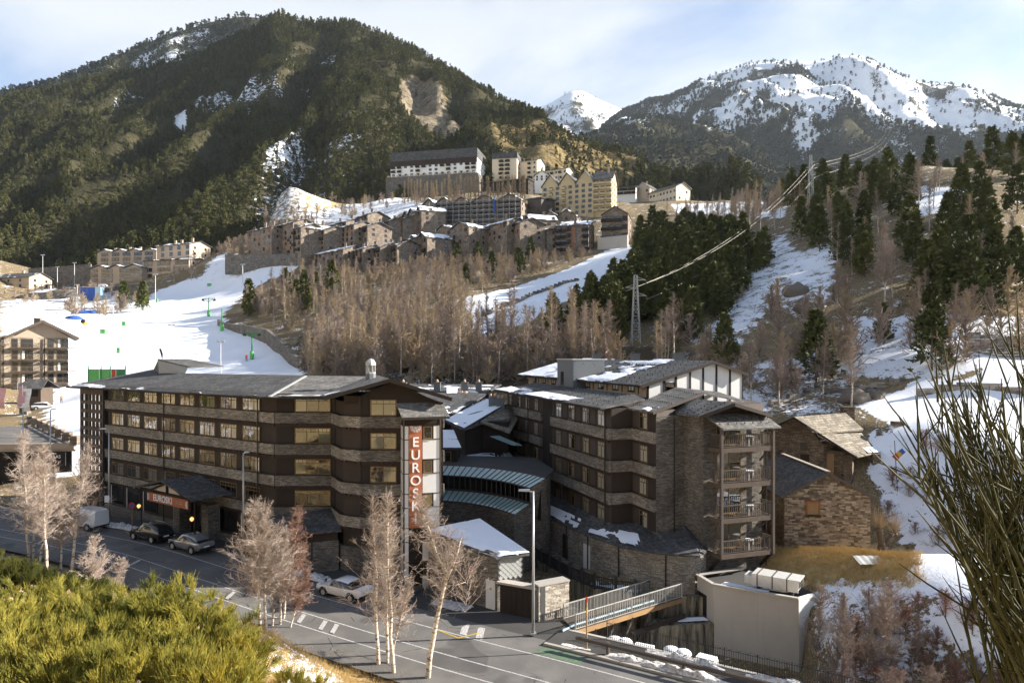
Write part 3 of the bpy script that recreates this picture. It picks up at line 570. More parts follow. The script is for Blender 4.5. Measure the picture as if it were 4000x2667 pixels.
def scatter(name, pts, scale, meshes, label, cat=None, parent=None):
    """one object: geometry-node instances of unlinked tree meshes on the given points"""
    c = bpy.data.collections.new(name + '_kinds')
    for m in meshes: c.objects.link(bpy.data.objects.new(name + '_kind', m))
    me = bpy.data.meshes.new(name); me.from_pydata(pts.tolist(), [], []); n = len(pts)
    attr(me, 'sc', scale); attr(me, 'rz', rng.random(n) * 6.28)
    a = me.attributes.new('pick', 'INT', 'POINT'); a.data.foreach_set('value', rng.integers(0, len(meshes), n).astype(np.int32))
    g = bpy.data.node_groups.new(name, 'GeometryNodeTree')
    g.interface.new_socket('Geometry', in_out='INPUT', socket_type='NodeSocketGeometry'); g.interface.new_socket('Geometry', in_out='OUTPUT', socket_type='NodeSocketGeometry')
    gi = g.nodes.new('NodeGroupInput'); go = g.nodes.new('NodeGroupOutput'); iop = g.nodes.new('GeometryNodeInstanceOnPoints'); ci = g.nodes.new('GeometryNodeCollectionInfo')
    ci.inputs['Collection'].default_value = c; ci.inputs['Separate Children'].default_value = True; ci.inputs['Reset Children'].default_value = True
    def na(nm, ty):
        x = g.nodes.new('GeometryNodeInputNamedAttribute'); x.data_type = ty; x.inputs['Name'].default_value = nm
        return next(o for o in x.outputs if o.enabled and o.name == 'Attribute')
    cx = g.nodes.new('ShaderNodeCombineXYZ'); L = g.links.new
    L(gi.outputs[0], iop.inputs['Points']); L(ci.outputs[0], iop.inputs['Instance']); iop.inputs['Pick Instance'].default_value = True
    L(na('pick', 'INT'), iop.inputs['Instance Index']); L(na('rz', 'FLOAT'), cx.inputs[2]); L(cx.outputs[0], iop.inputs['Rotation']); L(na('sc', 'FLOAT'), iop.inputs['Scale'])
    L(iop.outputs[0], go.inputs[0])
    o = link(name, me, kind='stuff'); tag(o, label, cat); md = o.modifiers.new('instances', 'NODES'); md.node_group = g; return o
(P, xs, py, ss, sn, gr, rk) = forest[0]
dens = np.clip(1.15 - sn * 1.75 - np.maximum(gr - .3, 0) * 1.75 - rk * 1.1, .015, 1) * (xs > -120) * (ss <= 1.02); dens = dens * (.25 + 1.1 * (fbm(P[..., 0] / 30, P[..., 1] / 40, 3, 8) > .38))
pts = pick(P, xs, 23000, dens); scatter('pine_forest', pts, .5 + .5 * rng.random(len(pts)) ** 1.5, FAR_PINES, 'dense dark pine forest covering the big left mountain', 'forest')
(P, xs, py, ss, sn, gr, rk) = forest[1]
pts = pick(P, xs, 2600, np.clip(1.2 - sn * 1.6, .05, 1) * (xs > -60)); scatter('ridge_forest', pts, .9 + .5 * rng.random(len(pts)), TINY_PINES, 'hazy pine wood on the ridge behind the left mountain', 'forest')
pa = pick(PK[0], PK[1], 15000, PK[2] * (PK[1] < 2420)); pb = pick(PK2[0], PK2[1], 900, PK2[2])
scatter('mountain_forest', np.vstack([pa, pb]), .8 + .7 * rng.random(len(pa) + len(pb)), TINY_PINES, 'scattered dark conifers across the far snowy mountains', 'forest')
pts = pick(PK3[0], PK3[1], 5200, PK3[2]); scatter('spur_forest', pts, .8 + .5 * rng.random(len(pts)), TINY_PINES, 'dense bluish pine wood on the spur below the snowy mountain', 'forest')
# ------------------------------------------------------------------ architecture helpers
class Fr:
    """a wall line: s metres along u (left to right seen from outside), t metres outwards, z up"""
    def __init__(s, p, u):
        s.p = Vector((p[0], p[1], 0)); s.u = unit(Vector((u[0], u[1], 0))); s.n = Vector((s.u.y, -s.u.x, 0)); s.rz = math.atan2(s.u.y, s.u.x)
    def __call__(s, a, t, z): return s.p + s.u * a + s.n * t + Vector((0, 0, z))
    def box(s, mb, a0, a1, t0, t1, z0, z1, mi=0): return mb.ob(s(a0, t0, z0), s.u * (a1 - a0), s.n * (t1 - t0), (0, 0, z1 - z0), mi)
    def s_at(s, px, t=0.0):
        k = (px - CX) / F; q = s.p + s.n * t; return (k * q.y - q.x) / (s.u.x - k * s.u.y)
WCACHE = {}
def win_mesh(w, h, cols, top, fm, fw=.07, depth=.05):
    key = ('f', w, h, cols, top, fm)
    if key not in WCACHE:
        m = MB(); d = -depth
        m.box(0, w, d, 0, 0, fw); m.box(0, w, d, 0, h - fw, h); m.box(0, fw, d, 0, fw, h - fw); m.box(w - fw, w, d, 0, fw, h - fw)
        ht = h * .72 if top else h - fw
        for c in range(1, cols): x = w * c / cols; m.box(x - fw * .4, x + fw * .4, d, 0, fw, ht)
        if top:
            m.box(fw, w - fw, d, 0, ht, ht + fw * .8)
            for c in range(1, top): x = w * c / top; m.box(x - fw * .28, x + fw * .28, d * .9, 0, ht + fw * .8, h - fw)
        m.box(fw, w - fw, -.004, 0, fw, h - fw, 1)
        m.box(-.04, w + .04, d - .08, 0, -.06, -.002)
        WCACHE[key] = m.mesh('window', [fm, 'room_dark'])
    return WCACHE[key]
def pane_mesh(w, h, mat='pane', y=-.022):
    key = ('p', w, h, mat, y)
    if key not in WCACHE: WCACHE[key] = MB().poly([(.06, y, .06), (w - .06, y, .06), (w - .06, y, h - .06), (.06, y, h - .06)]).mesh('pane', mat)
    return WCACHE[key]
def curtain_mesh(w, h, a, b):
    key = ('c', w, h, a, b)
    if key not in WCACHE:
        m = MB(); n = 8
        for i in range(n):
            x0 = w * (a + (b - a) * i / n); x1 = w * (a + (b - a) * (i + 1) / n); y0 = -.008 - .006 * (i % 2); y1 = -.008 - .006 * ((i + 1) % 2)
            m.poly([(x0, y0, .08), (x1, y1, .08), (x1, y1, h - .08), (x0, y0, h - .08)])
        WCACHE[key] = m.mesh('curtain', 'curtain')
    return WCACHE[key]
def window(root, fr, s, t, z, w, h, cols=2, top=0, fm='wood_frame', curt=None, pane='pane', name='window'):
    o = link(name, win_mesh(w, h, cols, top, fm), root, fr(s, t, z) - wloc(root), fr.rz)
    pn = link('pane', pane_mesh(w, h, pane), o); pn.rotation_euler = (random.uniform(-.006, .006), 0, random.uniform(-.006, .006))
    if curt: link('curtain', curtain_mesh(w, h, *curt), o)
    return o
def part(root, name, mat, fn, label=None, kind=None, parent=None, smooth=False):
    m = MB(); fn(m); return m.build(name, mat, parent or root, label=label, kind=kind, base=wloc(parent or root), smooth=smooth)
def snow_sheet(root, pts, cover, seed, name='snow_patch', th=.09, cell=.3, bias=None, parent=None, lift=.03, mat='snow'):
    """thin ragged snow lying on a quad (four corners: low-left, low-right, high-right, high-left)"""
    a, b, c, d = map(Vector, pts); nu = max(3, int((b - a).length / cell)); nv = max(3, int((d - a).length / cell))
    I, J = np.meshgrid(np.linspace(0, 1, nu + 1), np.linspace(0, 1, nv + 1), indexing='ij')
    L1, L2 = (b - a).length, (d - a).length
    f = fbm(I * L1 / 2.2 + seed, J * L2 / 1.1, 4, seed) + (bias(I, J) if bias else 0) * 1.0
    keep = f > (1 - cover); g = np.clip((f - (1 - cover)) * 9, 0, 1)
    nrmv = unit((b - a).cross(d - a)); nrmv = nrmv if nrmv.z > 0 else -nrmv
    P = (np.array(a)[None, None] * ((1 - I) * (1 - J))[..., None] + np.array(b) * (I * (1 - J))[..., None] + np.array(c) * (I * J)[..., None] + np.array(d) * ((1 - I) * J)[..., None])
    P = P + np.array(nrmv) * (lift * .2 + (g * th + lift * (g > 0) - .03 * (g <= 0)))[..., None]
    ix = np.arange(P.shape[0] * P.shape[1]).reshape(P.shape[:2])
    q = np.stack([ix[:-1, :-1], ix[1:, :-1], ix[1:, 1:], ix[:-1, 1:]], -1).reshape(-1, 4)
    kk = keep.astype(int); msk = (kk[:-1, :-1] + kk[1:, :-1] + kk[1:, 1:] + kk[:-1, 1:]).ravel() >= 2; q = q[msk]
    if not len(q): return None
    if (b - a).cross(d - a).z < 0: q = q[:, ::-1]
    used, inv = np.unique(q, return_inverse=True); base = wloc(parent or root)
    me = npmesh(name, P.reshape(-1, 3)[used] - np.array(base), inv.reshape(q.shape), mat, True)
    return link(name, me, parent or root)
def text_mesh(txt, size, depth=.02, mat='sign_white', align='CENTER'):
    c = bpy.data.curves.new('lettering', 'FONT'); c.body = txt; c.size = size; c.extrude = depth; c.align_x = align; c.offset = size * .008
    o = bpy.data.objects.new('lettering', c); COL.objects.link(o); dg = bpy.context.evaluated_depsgraph_get(); dg.update()
    me = bpy.data.meshes.new_from_object(o.evaluated_get(dg)); bpy.data.objects.remove(o); me.materials.clear(); me.materials.append(M[mat]); return me
def letter(root, txt, fr, s, t, z, size, mat='sign_white', name='letter', parent=None, depth=.02):
    me = text_mesh(txt, size, depth, mat); p = parent or root
    o = link(name, me, p, fr(s, t, z) - wloc(p)); o.rotation_euler = (R(90), 0, fr.rz); return o
def railing(root, a, b, h, n, mat='metal_dark', r=.022, parent=None, top=.05, lowz=.1):
    """handrail, lower rail and balusters, each baluster its own part"""
    a, b = Vector(a), Vector(b); p = parent or root; bs = wloc(p)
    for nm, zz, ww in (('handrail', h, top), ('lower_rail', lowz, top * .7)):
        MB().bar(a + Vector((0, 0, zz)), b + Vector((0, 0, zz)), ww, ww).build(nm, mat, p, base=bs)
    key = ('bal', h, r, mat, lowz)
    if key not in WCACHE: WCACHE[key] = MB().box(-r, r, -r, r, lowz, h).mesh('baluster', mat)
    for i in range(n):
        q = a.lerp(b, (i + .5) / n); link('baluster', WCACHE[key], p, q - bs, math.atan2(b.y - a.y, b.x - a.x))
def band_dentils(m, fr, s0, s1, t, z, step=.45, mi=0):
    k = int((s1 - s0) / step)
    for i in range(k): fr.box(m, s0 + i * step + .1, s0 + i * step + .3, t, t + .12, z - .16, z, mi)
BTL = [13.55, 10.77, 7.99, 5.21]
# ------------------------------------------------------------------ left hotel
A = Fr((-46.96, 80), (.817, -.577)); LB = (-21.1, 61.8)
H1 = empty('slate_hotel', A(16, -7, .6), 'long brown timber and slate hotel with EUROSKI tower sign by the road', 'hotel')
WD = (-.28, .96)
plan = [(A(-6.3, 0, 0).x, A(-6.3, 0, 0).y), (-21.1, 61.8), (-15.9, 61.8), (-14.26, 58.6), (-12.54, 57.7), (-5.75, 57.6), (-5.75 + WD[0] * 18, 57.6 + WD[1] * 18), (A(30, -14, 0).x, A(30, -14, 0).y), (A(-6.3, -14, 0).x, A(-6.3, -14, 0).y)]
plan_in = [(A(0, 0, 0).x, A(0, 0, 0).y)] + plan[1:-1] + [(A(0, -14, 0).x, A(0, -14, 0).y)]
part(H1, 'wall', 'wood_brown', lambda m: m.prism(plan_in, -.6, 14.75))
segs = [Fr(plan_in[i], (plan_in[i + 1][0] - plan_in[i][0], plan_in[i + 1][1] - plan_in[i][1])) for i in range(5)]
lens = [math.dist(plan_in[i], plan_in[i + 1]) for i in range(5)]
for bi, bt in enumerate(BTL):
    for k, (fr, ln) in enumerate(zip(segs, lens)):
        e0 = .0 if k == 0 else .12; s1 = ln + (.1 if k in (0, 2, 3, 4) else -.02)
        if k == 0:
            for a0, a1 in ((.0, 13.35), (13.45, 29.5), (29.6, s1)): part(H1, 'stone_band', 'slate_stone_warm', lambda m: fr.box(m, a0, a1, .02, .32, bt - .92, bt))
        else: part(H1, 'stone_band', 'slate_stone_warm' if k in (2, 3) else 'slate_stone', lambda m: fr.box(m, -.1 if k > 1 else .0, s1, .02, .32 - .004 * k, bt - .92, bt))
        part(H1, 'timber_beam', 'wood_red', lambda m: (fr.box(m, 0, ln - .01, .02, .2 - .004 * k, bt - 1.22, bt - .925), band_dentils(m, fr, .2, ln - .2, .2, bt - .93)), kind='stuff')
        part(H1, 'sill_rail', 'wood_dark', lambda m: fr.box(m, 0, ln, .02, .36 - .004 * k, bt + .002, bt + .05))
for px in range(13): pass
for bi, bt in enumerate(BTL):           # windows of the long front
    for i in range(8):
        window(H1, A, 1.5 + 3.6 * i, .03, bt + .06, 2.7, 1.34 if bi else 1.12, 3, 6, 'wood_frame', [(.05, .34), None, (.62, .96), None, (.05, .2), (.35, .97), None, (.5, .95)][(i * 3 + bi * 5) % 8])
        part(H1, 'wall_panel', 'wood_brown', lambda m: A.box(m, 1.5 + 3.6 * i - .86, 1.5 + 3.6 * i - .06, .02, .07, bt + .06, bt + 1.38))
for bi, bt in enumerate(BTL):           # bay facing the camera, then the wing front
    window(H1, segs[1], .75 + .95, .03, bt + .06, 3.2, 1.36, 3, 9, 'wood_frame', [(.03, .33), (.66, .97), (.03, .3), None][bi])
    window(H1, segs[4], .72, .03, bt + .06, 2.2, 1.36, 2, 4, 'wood_frame', [(.05, .95), (.04, .5), (.5, .96), None][bi])
    part(H1, 'wall_panel', 'wood_dark', lambda m: segs[1].box(m, .1, 1.55, .02, .07, bt + .05, bt + 1.7))
    part(H1, 'wall_panel', 'wood_brown', lambda m: segs[3].box(m, .08, lens[3] - .05, .02, .07, bt + .05, bt + 1.7))
    part(H1, 'wall_panel', 'wood_dark', lambda m: segs[4].box(m, .02, .6, .02, .06, bt + .05, bt + 1.7))
# ground storey
part(H1, 'plinth', 'slate_stone', lambda m: A.box(m, 0, 31.4, .02, .35, -.6, 1.75))
for i in range(8):
    if 3 <= i <= 5: continue
    window(H1, A, 1.5 + 3.6 * i, .04, 1.9, 2.7, 2.2, 2, 0, 'metal_dark', None, 'pane', 'shop_window')
for i in (0, 1, 2, 6, 7): part(H1, 'pillar', 'door_white', lambda m: A.box(m, 1.5 + 3.6 * i - .1, 1.5 + 3.6 * i - .02, .02, .12, 1.75, 4.2))
for k in (2, 3, 4): part(H1, 'plinth', 'slate_stone', lambda m: segs[k].box(m, -.1, lens[k] + .1, .02, .3 - .004 * k, -1.2, 2.6))
part(H1, 'plinth', 'slate_stone', lambda m: segs[1].box(m, 0, lens[1], .02, .3, -1, 2.6))
window(H1, segs[4], .72, .03, 2.75, 2.2, 1.3, 2, 4, 'wood_frame')
# roof of the long range, its bay and the wing
ez = 15.0
def ap(s, t, z): return A(s, t, z)
E0, E1 = ap(-7.6, 1.1, ez), Vector((-21.3, 60.7, ez)); R0, R1 = ap(-6.5, -7, 16.55), Vector((-20.9, 70.0, 16.55))
V1 = Vector((-15.7, 60.7, ez)); R2 = Vector((-13.5, 70.0, 16.55))
roofA = part(H1, 'roof', 'roof_slate', lambda m: m.slab([E0, E1, R1, R0], .16))
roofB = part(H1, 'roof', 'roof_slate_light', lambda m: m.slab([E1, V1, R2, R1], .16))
part(H1, 'roof', 'roof_slate', lambda m: m.slab([ap(-7.6, -15, ez), R0, R1, R2, ap(36, -15, ez)], .16))
wl, wa, wr = Vector((-15.35, 56.4, 15.25)), Vector((-9.95, 56.3, 16.75)), Vector((-4.9, 56.4, 15.2)); bk = Vector((WD[0], WD[1], 0)) * 15.5
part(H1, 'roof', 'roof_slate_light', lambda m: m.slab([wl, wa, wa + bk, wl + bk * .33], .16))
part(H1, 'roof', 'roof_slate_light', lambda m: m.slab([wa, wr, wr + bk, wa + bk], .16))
part(H1, 'gable_wall', 'wood_dark', lambda m: m.slab([(-13.9, 57.55, 14.6), (-5.8, 57.5, 14.6), (-5.8, 57.5, 15.0), (-9.95, 57.5, 16.45), (-13.9, 57.55, 15.3)], .01) if 0 else m.hexa([(-14.2, 57.9, 14.6), (-5.8, 57.45, 14.6), (-5.8, 57.7, 14.6), (-14.2, 58.2, 14.6), (-10.0, 57.6, 16.5), (-9.9, 57.5, 16.5), (-9.9, 57.7, 16.5), (-10.0, 57.9, 16.5)]))
for a, b in ((wl, wa), (wa, wr)): part(H1, 'barge_board', 'wood_brown', lambda m: m.bar(a + Vector((0, -.05, -.14)), b + Vector((0, -.05, -.14)), .08, .3))
part(H1, 'gutter', 'wood_dark', lambda m: m.bar(E0 + Vector((0, 0, -.12)), E1 + Vector((0, 0, -.12)), .14, .16))
part(H1, 'gutter', 'wood_dark', lambda m: m.bar(E1 + Vector((0, -.03, -.12)), V1 + Vector((0, -.03, -.12)), .14, .16))
for s in (13.4, 29.55): part(H1, 'downpipe', 'metal_dark', lambda m: m.tube([A(s, .42, 14.9), A(s, .42, .6)], .06, 6))
part(H1, 'downpipe', 'metal_dark', lambda m: m.tube([(-15.75, 61.3, 14.8), (-15.75, 61.3, .6)], .06, 6))
part(H1, 'downpipe', 'metal_dark', lambda m: m.tube([A(.2, .42, 14.9), A(.2, .42, .6)], .06, 6))
part(H1, 'hip_flashing', 'metal_galv', lambda m: m.bar(E1 + Vector((0, 0, .05)), R1 + Vector((0, 0, .05)), .3, .05))
part(H1, 'hip_flashing', 'metal_galv', lambda m: m.bar(V1 + Vector((.1, 0, .06)), R2 + Vector((0, 0, .06)), .25, .05))
part(H1, 'snow_rail', 'wood_mid', lambda m: [m.bar(E0.lerp(R0, q) + Vector((0, 0, .12)), E1.lerp(R1, q) + Vector((0, 0, .12)), .03, .03) for q in (.06, .1)], kind='stuff')
snow_sheet(H1, [E0.lerp(E1, .02), E0.lerp(E1, .45), E0.lerp(E1, .45).lerp(R0.lerp(R1, .45), .16), E0.lerp(R0, .16)], .52, 3, bias=lambda I, J: -.18 * J)
snow_sheet(H1, [E0.lerp(E1, .5), E0.lerp(E1, .95), E0.lerp(E1, .95).lerp(R1, .07), E0.lerp(E1, .5).lerp(R0.lerp(R1, .5), .07)], .42, 9, bias=lambda I, J: -.2 * J)
snow_sheet(H1, [E1.lerp(V1, .15), E1.lerp(V1, .95), E1.lerp(V1, .95).lerp(R2, .12), E1.lerp(V1, .2).lerp(R1, .1)], .62, 5, bias=lambda I, J: -.2 * J)
snow_sheet(H1, [wl + Vector((.2, .1, .06)), wl.lerp(wa, .25) + Vector((0, .1, 0)), wl.lerp(wa, .25) + bk * .1, wl + bk * .1], .5, 6)
# raised roof light with scalloped slate cheek behind the ridge
q0, q1, q2, q3 = W(618, 1404, 86), W(735, 1434, 84), W(722, 1462, 84), W(620, 1462, 86)
rl = part(H1, 'roof_monitor', ['roof_slate', 'slate_diamond'], lambda m: (m.slab([E0 + Vector((.6, .8, .25)), q3 + Vector((0, 0, .1)), q0, ap(-6.8, -9, 16.9)], .1), m.poly([q0, q3, q2, q1], 1), m.slab([q0 + Vector((0, -.2, .06)), q1 + Vector((.3, -.2, .06)), q1 + Vector((1, 8, .06)), q0 + Vector((0, 8, .06))], .12)))
# lantern chimney on the wing ridge
chx, chy = XY(1448, 64)
ch = part(H1, 'chimney', 'slate_diamond_dark', lambda m: m.lathe((chx, chy, 16.1), [(.52, 0), (.46, .9)], 8))
part(H1, 'chimney_cap', 'metal_galv', lambda m: [m.lathe((chx, chy, 17.0), [(.46, 0), (.46, .12)], 8), m.lathe((chx, chy, 17.75), [(.48, 0), (.46, .25), (.3, .5), (.08, .62)], 10)] + [m.box(chx + .38 * math.cos(a) - .06, chx + .38 * math.cos(a) + .06, chy + .38 * math.sin(a) - .06, chy + .38 * math.sin(a) + .06, 17.1, 17.76) for a in [k * math.pi / 3 for k in range(6)]], parent=ch)
# open timber lattice screen at the far end
LS = -6.3
part(H1, 'lattice_frame', 'wood_mid', lambda m: [A.box(m, LS, LS + .3, -.15, .15, .8, 14.8), A.box(m, -.55, -.25, -.15, .15, .8, 14.8), A.box(m, LS + .3, -.55, -.15, .15, 14.1, 14.8), A.box(m, LS - .2, .2, -.2, .2, .3, .9)])
for i in range(1, 6): part(H1, 'lattice_post', 'wood_mid', lambda m: A.box(m, LS + .3 + i * .95 - .2, LS + .3 + i * .95 + .2, -.1, .1, .9, 14.1))
for j in range(1, 13): part(H1, 'lattice_rail', 'wood_mid', lambda m: A.box(m, LS + .3, -.55, -.14, .14, .9 + j * 1.02 - .2, .9 + j * 1.02 + .2))
part(H1, 'corner_post', 'metal_dark', lambda m: A.box(m, -.25, .35, -.3, .36, .6, 14.9))
# sign tower
TX0, TX1, TY = -8.75, -5.7, 55.6
T = Fr((TX0, TY), (.966, .26)); tw = TX1 - TX0; TS = Fr(T(0, -1.8, 0), T.n)
part(H1, 'tower_core', 'wood_dark', lambda m: T.box(m, .04, tw - .04, -2.2, -.06, -.6, 13.6))
zr = [13.1]; z = 12.95
rows = []
for k in range(5):
    rows.append((z - 1.07, z, True)); z -= 1.12; rows.append((z - 1.58, z, False)); z -= 1.63
for (z0, z1, hasw) in rows:
    part(H1, 'tower_rail', 'wood_dark', lambda m: T.box(m, -.02, tw + .02, -.1, .06, z1, z1 + .06))
    part(H1, 'white_panel', 'white_render', lambda m: T.box(m, .12, .42, -.06, .03, z0, z1))
    if hasw:
        window(H1, T, 1.62, -.02, z0 + .02, .72, 1.0, 1, 0, 'wood_frame', None)
        part(H1, 'white_panel', 'white_render', lambda m: T.box(m, 2.45, 2.93, -.06, .03, z0, z1))
    else: part(H1, 'white_panel', 'white_render', lambda m: T.box(m, 1.56, 2.93, -.06, .03, z0, z1))
    part(H1, 'white_panel', 'white_render', lambda m: TS.box(m, 1.2, 1.65, -.06, .02, z0, z1))
    part(H1, 'white_panel', 'white_render', lambda m: TS.box(m, .2, 1.05, -.06, .02, z0, z1))
    part(H1, 'tower_rail', 'wood_dark', lambda m: TS.box(m, 0, 1.74, -.05, .04, z1, z1 + .06))
for x in (-.02, 2.95): part(H1, 'tower_post', 'wood_mid', lambda m: T.box(m, x, x + .12, -.1, .07, -.4, 13.5))
part(H1, 'tower_post', 'wood_dark', lambda m: TS.box(m, 1.07, 1.18, -.05, .05, -.4, 13.4))
part(H1, 'tower_head', 'wood_dark', lambda m: T.box(m, .12, 2.93, -.06, .04, 13.06, 13.55))
c = [T(-.45, -1.1, 14.75), T(3.4, -1.5, 14.75), T(3.65, .85, 13.75), T(-.2, .85, 13.72)]
cr = part(H1, 'tower_roof', 'roof_slate_light', lambda m: m.slab(c, .12))
part(H1, 'eaves_board', 'wood_brown', lambda m: m.bar(Vector(c[3]) + Vector((0, -.03, -.1)), Vector(c[2]) + Vector((0, -.03, -.1)), .08, .2))
bd = part(H1, 'sign_board', 'sign_rust', lambda m: T.box(m, .46, 1.5, .04, .14, 4.75, 13.0), 'rust red vertical board lettered EUROSKI under a white snowflake')
for i, chh in enumerate('EUROSKI'): letter(H1, chh, T, .98, .16, 11.3 - i * 1.03, 1.1, parent=bd)
def flake(m):
    c0_ = T(.98, .17, 12.86)
    for k in range(6):
        an = math.pi * (.0 + k / 5.) + math.pi; d_ = T.u * math.cos(an) + Vector((0, 0, math.sin(an) * .95)); p0 = c0_; w2 = T.u * -math.sin(an) + Vector((0, 0, math.cos(an)))
        m.bar(p0, p0 + d_ * .44, .04, .05, up=(0, 1, 0))
        for q in (.22, .32):
            for sg in (-1, 1): m.bar(p0 + d_ * q, p0 + d_ * (q + .1) + w2 * .1 * sg, .03, .03, up=(0, 1, 0))
part(H1, 'snowflake', 'sign_white', flake, parent=bd)
# entrance canopy with its sign
K0, K1, KM, KT = 14.6, 25.3, 20.0, 4.2
cn = part(H1, 'canopy_roof', 'roof_slate', lambda m: (m.slab([A(K0, .3, 5.75), A(K0, KT, 5.75), A(KM, KT, 6.95), A(KM, .3, 6.95)], .18), m.slab([A(KM, .3, 6.95), A(KM, KT, 6.95), A(K1, KT, 5.75), A(K1, .3, 5.75)], .18)))
part(H1, 'canopy_truss', 'wood_dark', lambda m: [m.bar(A(K0 + .5, 3.6, 5.5), A(K1 - .5, 3.6, 5.5), .2, .3), m.bar(A(KM, 3.6, 5.5), A(KM, 3.6, 6.7), .18), m.bar(A(K0 + 2, 3.6, 5.5), A(KM, 3.6, 6.6), .15), m.bar(A(K1 - 2, 3.6, 5.5), A(KM, 3.6, 6.6), .15)], parent=cn)
part(H1, 'canopy_gable', 'cream_render', lambda m: m.poly([A(K0 + 2.2, 3.5, 5.6), A(K1 - 2.2, 3.5, 5.6), A(KM, 3.5, 6.7)]), parent=cn)
sb = part(H1, 'entrance_sign', 'sign_rust', lambda m: A.box(m, 16.9, 24.0, 3.75, 3.85, 4.62, 5.45), 'rust red board over the entrance lettered EUROSKI', parent=cn)
lt = letter(H1, 'EUROSKI', A, 19.7, 3.88, 4.78, .86, name='lettering', parent=cn)
part(H1, 'fine_print', 'wicker', lambda m: [A.box(m, 22.0 + q * .42, 22.3 + q * .42 + .08 * (q % 2), 3.86, 3.87, zz, zz + .07) for zz in (4.95, 5.13) for q in range(3)], parent=cn)
def half_flake(m, s0, sg):
    p0 = A(s0, 3.87, 5.03)
    for k in range(5):
        an = -math.pi / 2 + math.pi * k / 4; d_ = A.u * math.cos(an) * sg + Vector((0, 0, math.sin(an))); w2 = A.u * -math.sin(an) * sg + Vector((0, 0, math.cos(an))); m.bar(p0, p0 + d_ * .34, .04, .03, up=tuple(A.n))
        for s_ in (-1, 1): m.bar(p0 + d_ * .2, p0 + d_ * .29 + w2 * .08 * s_, .03, .02, up=tuple(A.n))
for s0, sg in ((16.93, 1), (23.97, -1)): part(H1, 'snowflake', 'sign_white', lambda m: half_flake(m, s0, sg), parent=cn)
for s in (K0 + .6, K1 - .6):
    part(H1, 'canopy_post', 'metal_dark', lambda m: m.tube([A(s, 3.6, .8), A(s, 3.6, 5.6)], .07, 6))
    lp = part(H1, 'wall_lantern', 'metal_dark', lambda m: m.lathe(A(s, 3.85, 4.05), [(.05, 0), (.14, .04), (.14, .07)], 8))
    part(H1, 'lantern_globe', 'lamp_glow', lambda m: m.lathe(A(s, 3.85, 3.66), [(.05, 0), (.15, .1), (.18, .2), (.15, .31), (.05, .38)], 10), parent=lp, smooth=True)
for s in (17.3, 22.3): part(H1, 'entrance_pier', 'slate_stone', lambda m: A.box(m, s, s + 1.1, .3, 1.5, .5, 4.5))
part(H1, 'entrance_pier', 'tan_render', lambda m: A.box(m, 15.6, 17.0, .3, .6, .6, 4.5))
dr = part(H1, 'entrance_door', 'metal_dark', lambda m: A.box(m, 18.6, 22.1, .25, .4, .8, 4.4)); part(H1, 'pane', 'pane', lambda m: [m.poly([A(a, .42, 1.0), A(a + 1.0, .42, 1.0), A(a + 1.0, .42, 3.9), A(a, .42, 3.9)]) for a in (18.75, 19.85, 20.95)], parent=dr)
for k in range(3): part(H1, 'entrance_step', 'kerb_stone', lambda m: A.box(m, 17, 23.6, .4, 3.4 - k * .7, .55 + k * .16, .71 + k * .16))
# low stone annex beneath the bay, with its slate lean-to
LX = part(H1, 'annex_wall', 'slate_stone', lambda m: m.prism([(-21.4, 61.4), (-22.2, 59.5), (-17.5, 57.2), (-14.6, 58.2), (-15.6, 61.6)], -.8, 3.1))
part(H1, 'annex_timber', 'wood_red', lambda m: m.prism([(-21.35, 61.5), (-22.1, 59.55), (-17.5, 57.3), (-14.7, 58.25), (-15.6, 61.6)], 3.1, 4.0))
part(H1, 'annex_roof', 'roof_slate', lambda m: (m.slab([(-21.8, 61.5, 4.35), (-22.6, 59.2, 4.0), (-17.4, 56.75, 4.0), (-16.3, 61.5, 5.1)], .12), m.slab([(-17.4, 56.75, 4.0), (-14.3, 57.9, 4.0), (-15.4, 61.7, 5.0), (-16.3, 61.5, 5.1)], .12)))
AF = Fr((-22.1, 59.5), (4.6, -2.3)); window(H1, AF, 3.3, .06, 1.75, 1.5, 1.2, 2, 0, 'wood_frame'); part(H1, 'downpipe', 'metal_dark', lambda m: m.tube([(-16.6, 57.35, 4), (-16.6, 57.35, .1)], .06, 6))
# ------------------------------------------------------------------ right hotel
BTR = [12.38, 9.61, 6.84, 4.07]
U = Vector((.325, -.9457, 0)); Vv = Vector((.9457, .325, 0))
H2 = empty('balcony_hotel', (12, 66, .8), 'tall brown slate hotel with timber balconies and snow on its roofs', 'hotel')
pts = [(-.6, 88.5), (3.45, 76.9), (3.95, 74.6), (4.2, 71.9), (8.5, 59.5), (10.5, 60.2), (11.8, 56.4), (14.2, 57.2), (15.1, 54.55), (20.35, 56.35)]
p3 = [Vector((x, y, 0)) for x, y in pts]
S1 = Fr(p3[0], p3[1] - p3[0]); S2 = Fr(p3[3], U); S3 = Fr(p3[4], p3[5] - p3[4]); S4 = Fr(p3[5], p3[6] - p3[5]); S5 = Fr(p3[6], p3[7] - p3[6]); S6 = Fr(p3[7], p3[8] - p3[7]); S7 = Fr(p3[8], p3[9] - p3[8])
end = [(24.5, 70.0), (14, 98)]
part(H2, 'wall', 'panel_grey', lambda m: m.prism([(p.x, p.y) for p in p3[:7]] + [(16, 60), (24.0, 66)] + end + [(2, 97)], -.5, 14.1))
part(H2, 'stair_tower', 'slate_stone', lambda m: m.prism([(11.75, 56.35), (14.2, 57.2), (15.1, 54.55), (20.35, 56.35), (17.5, 65), (12.4, 62.5)], -.5, 13.7))
SL = [(S1, 12.3, 'slate_stone_warm'), (S2, 13.1, 'slate_stone_warm'), (S3, 2.1, 'slate_stone_warm'), (S4, 4.0, 'slate_stone_warm')]
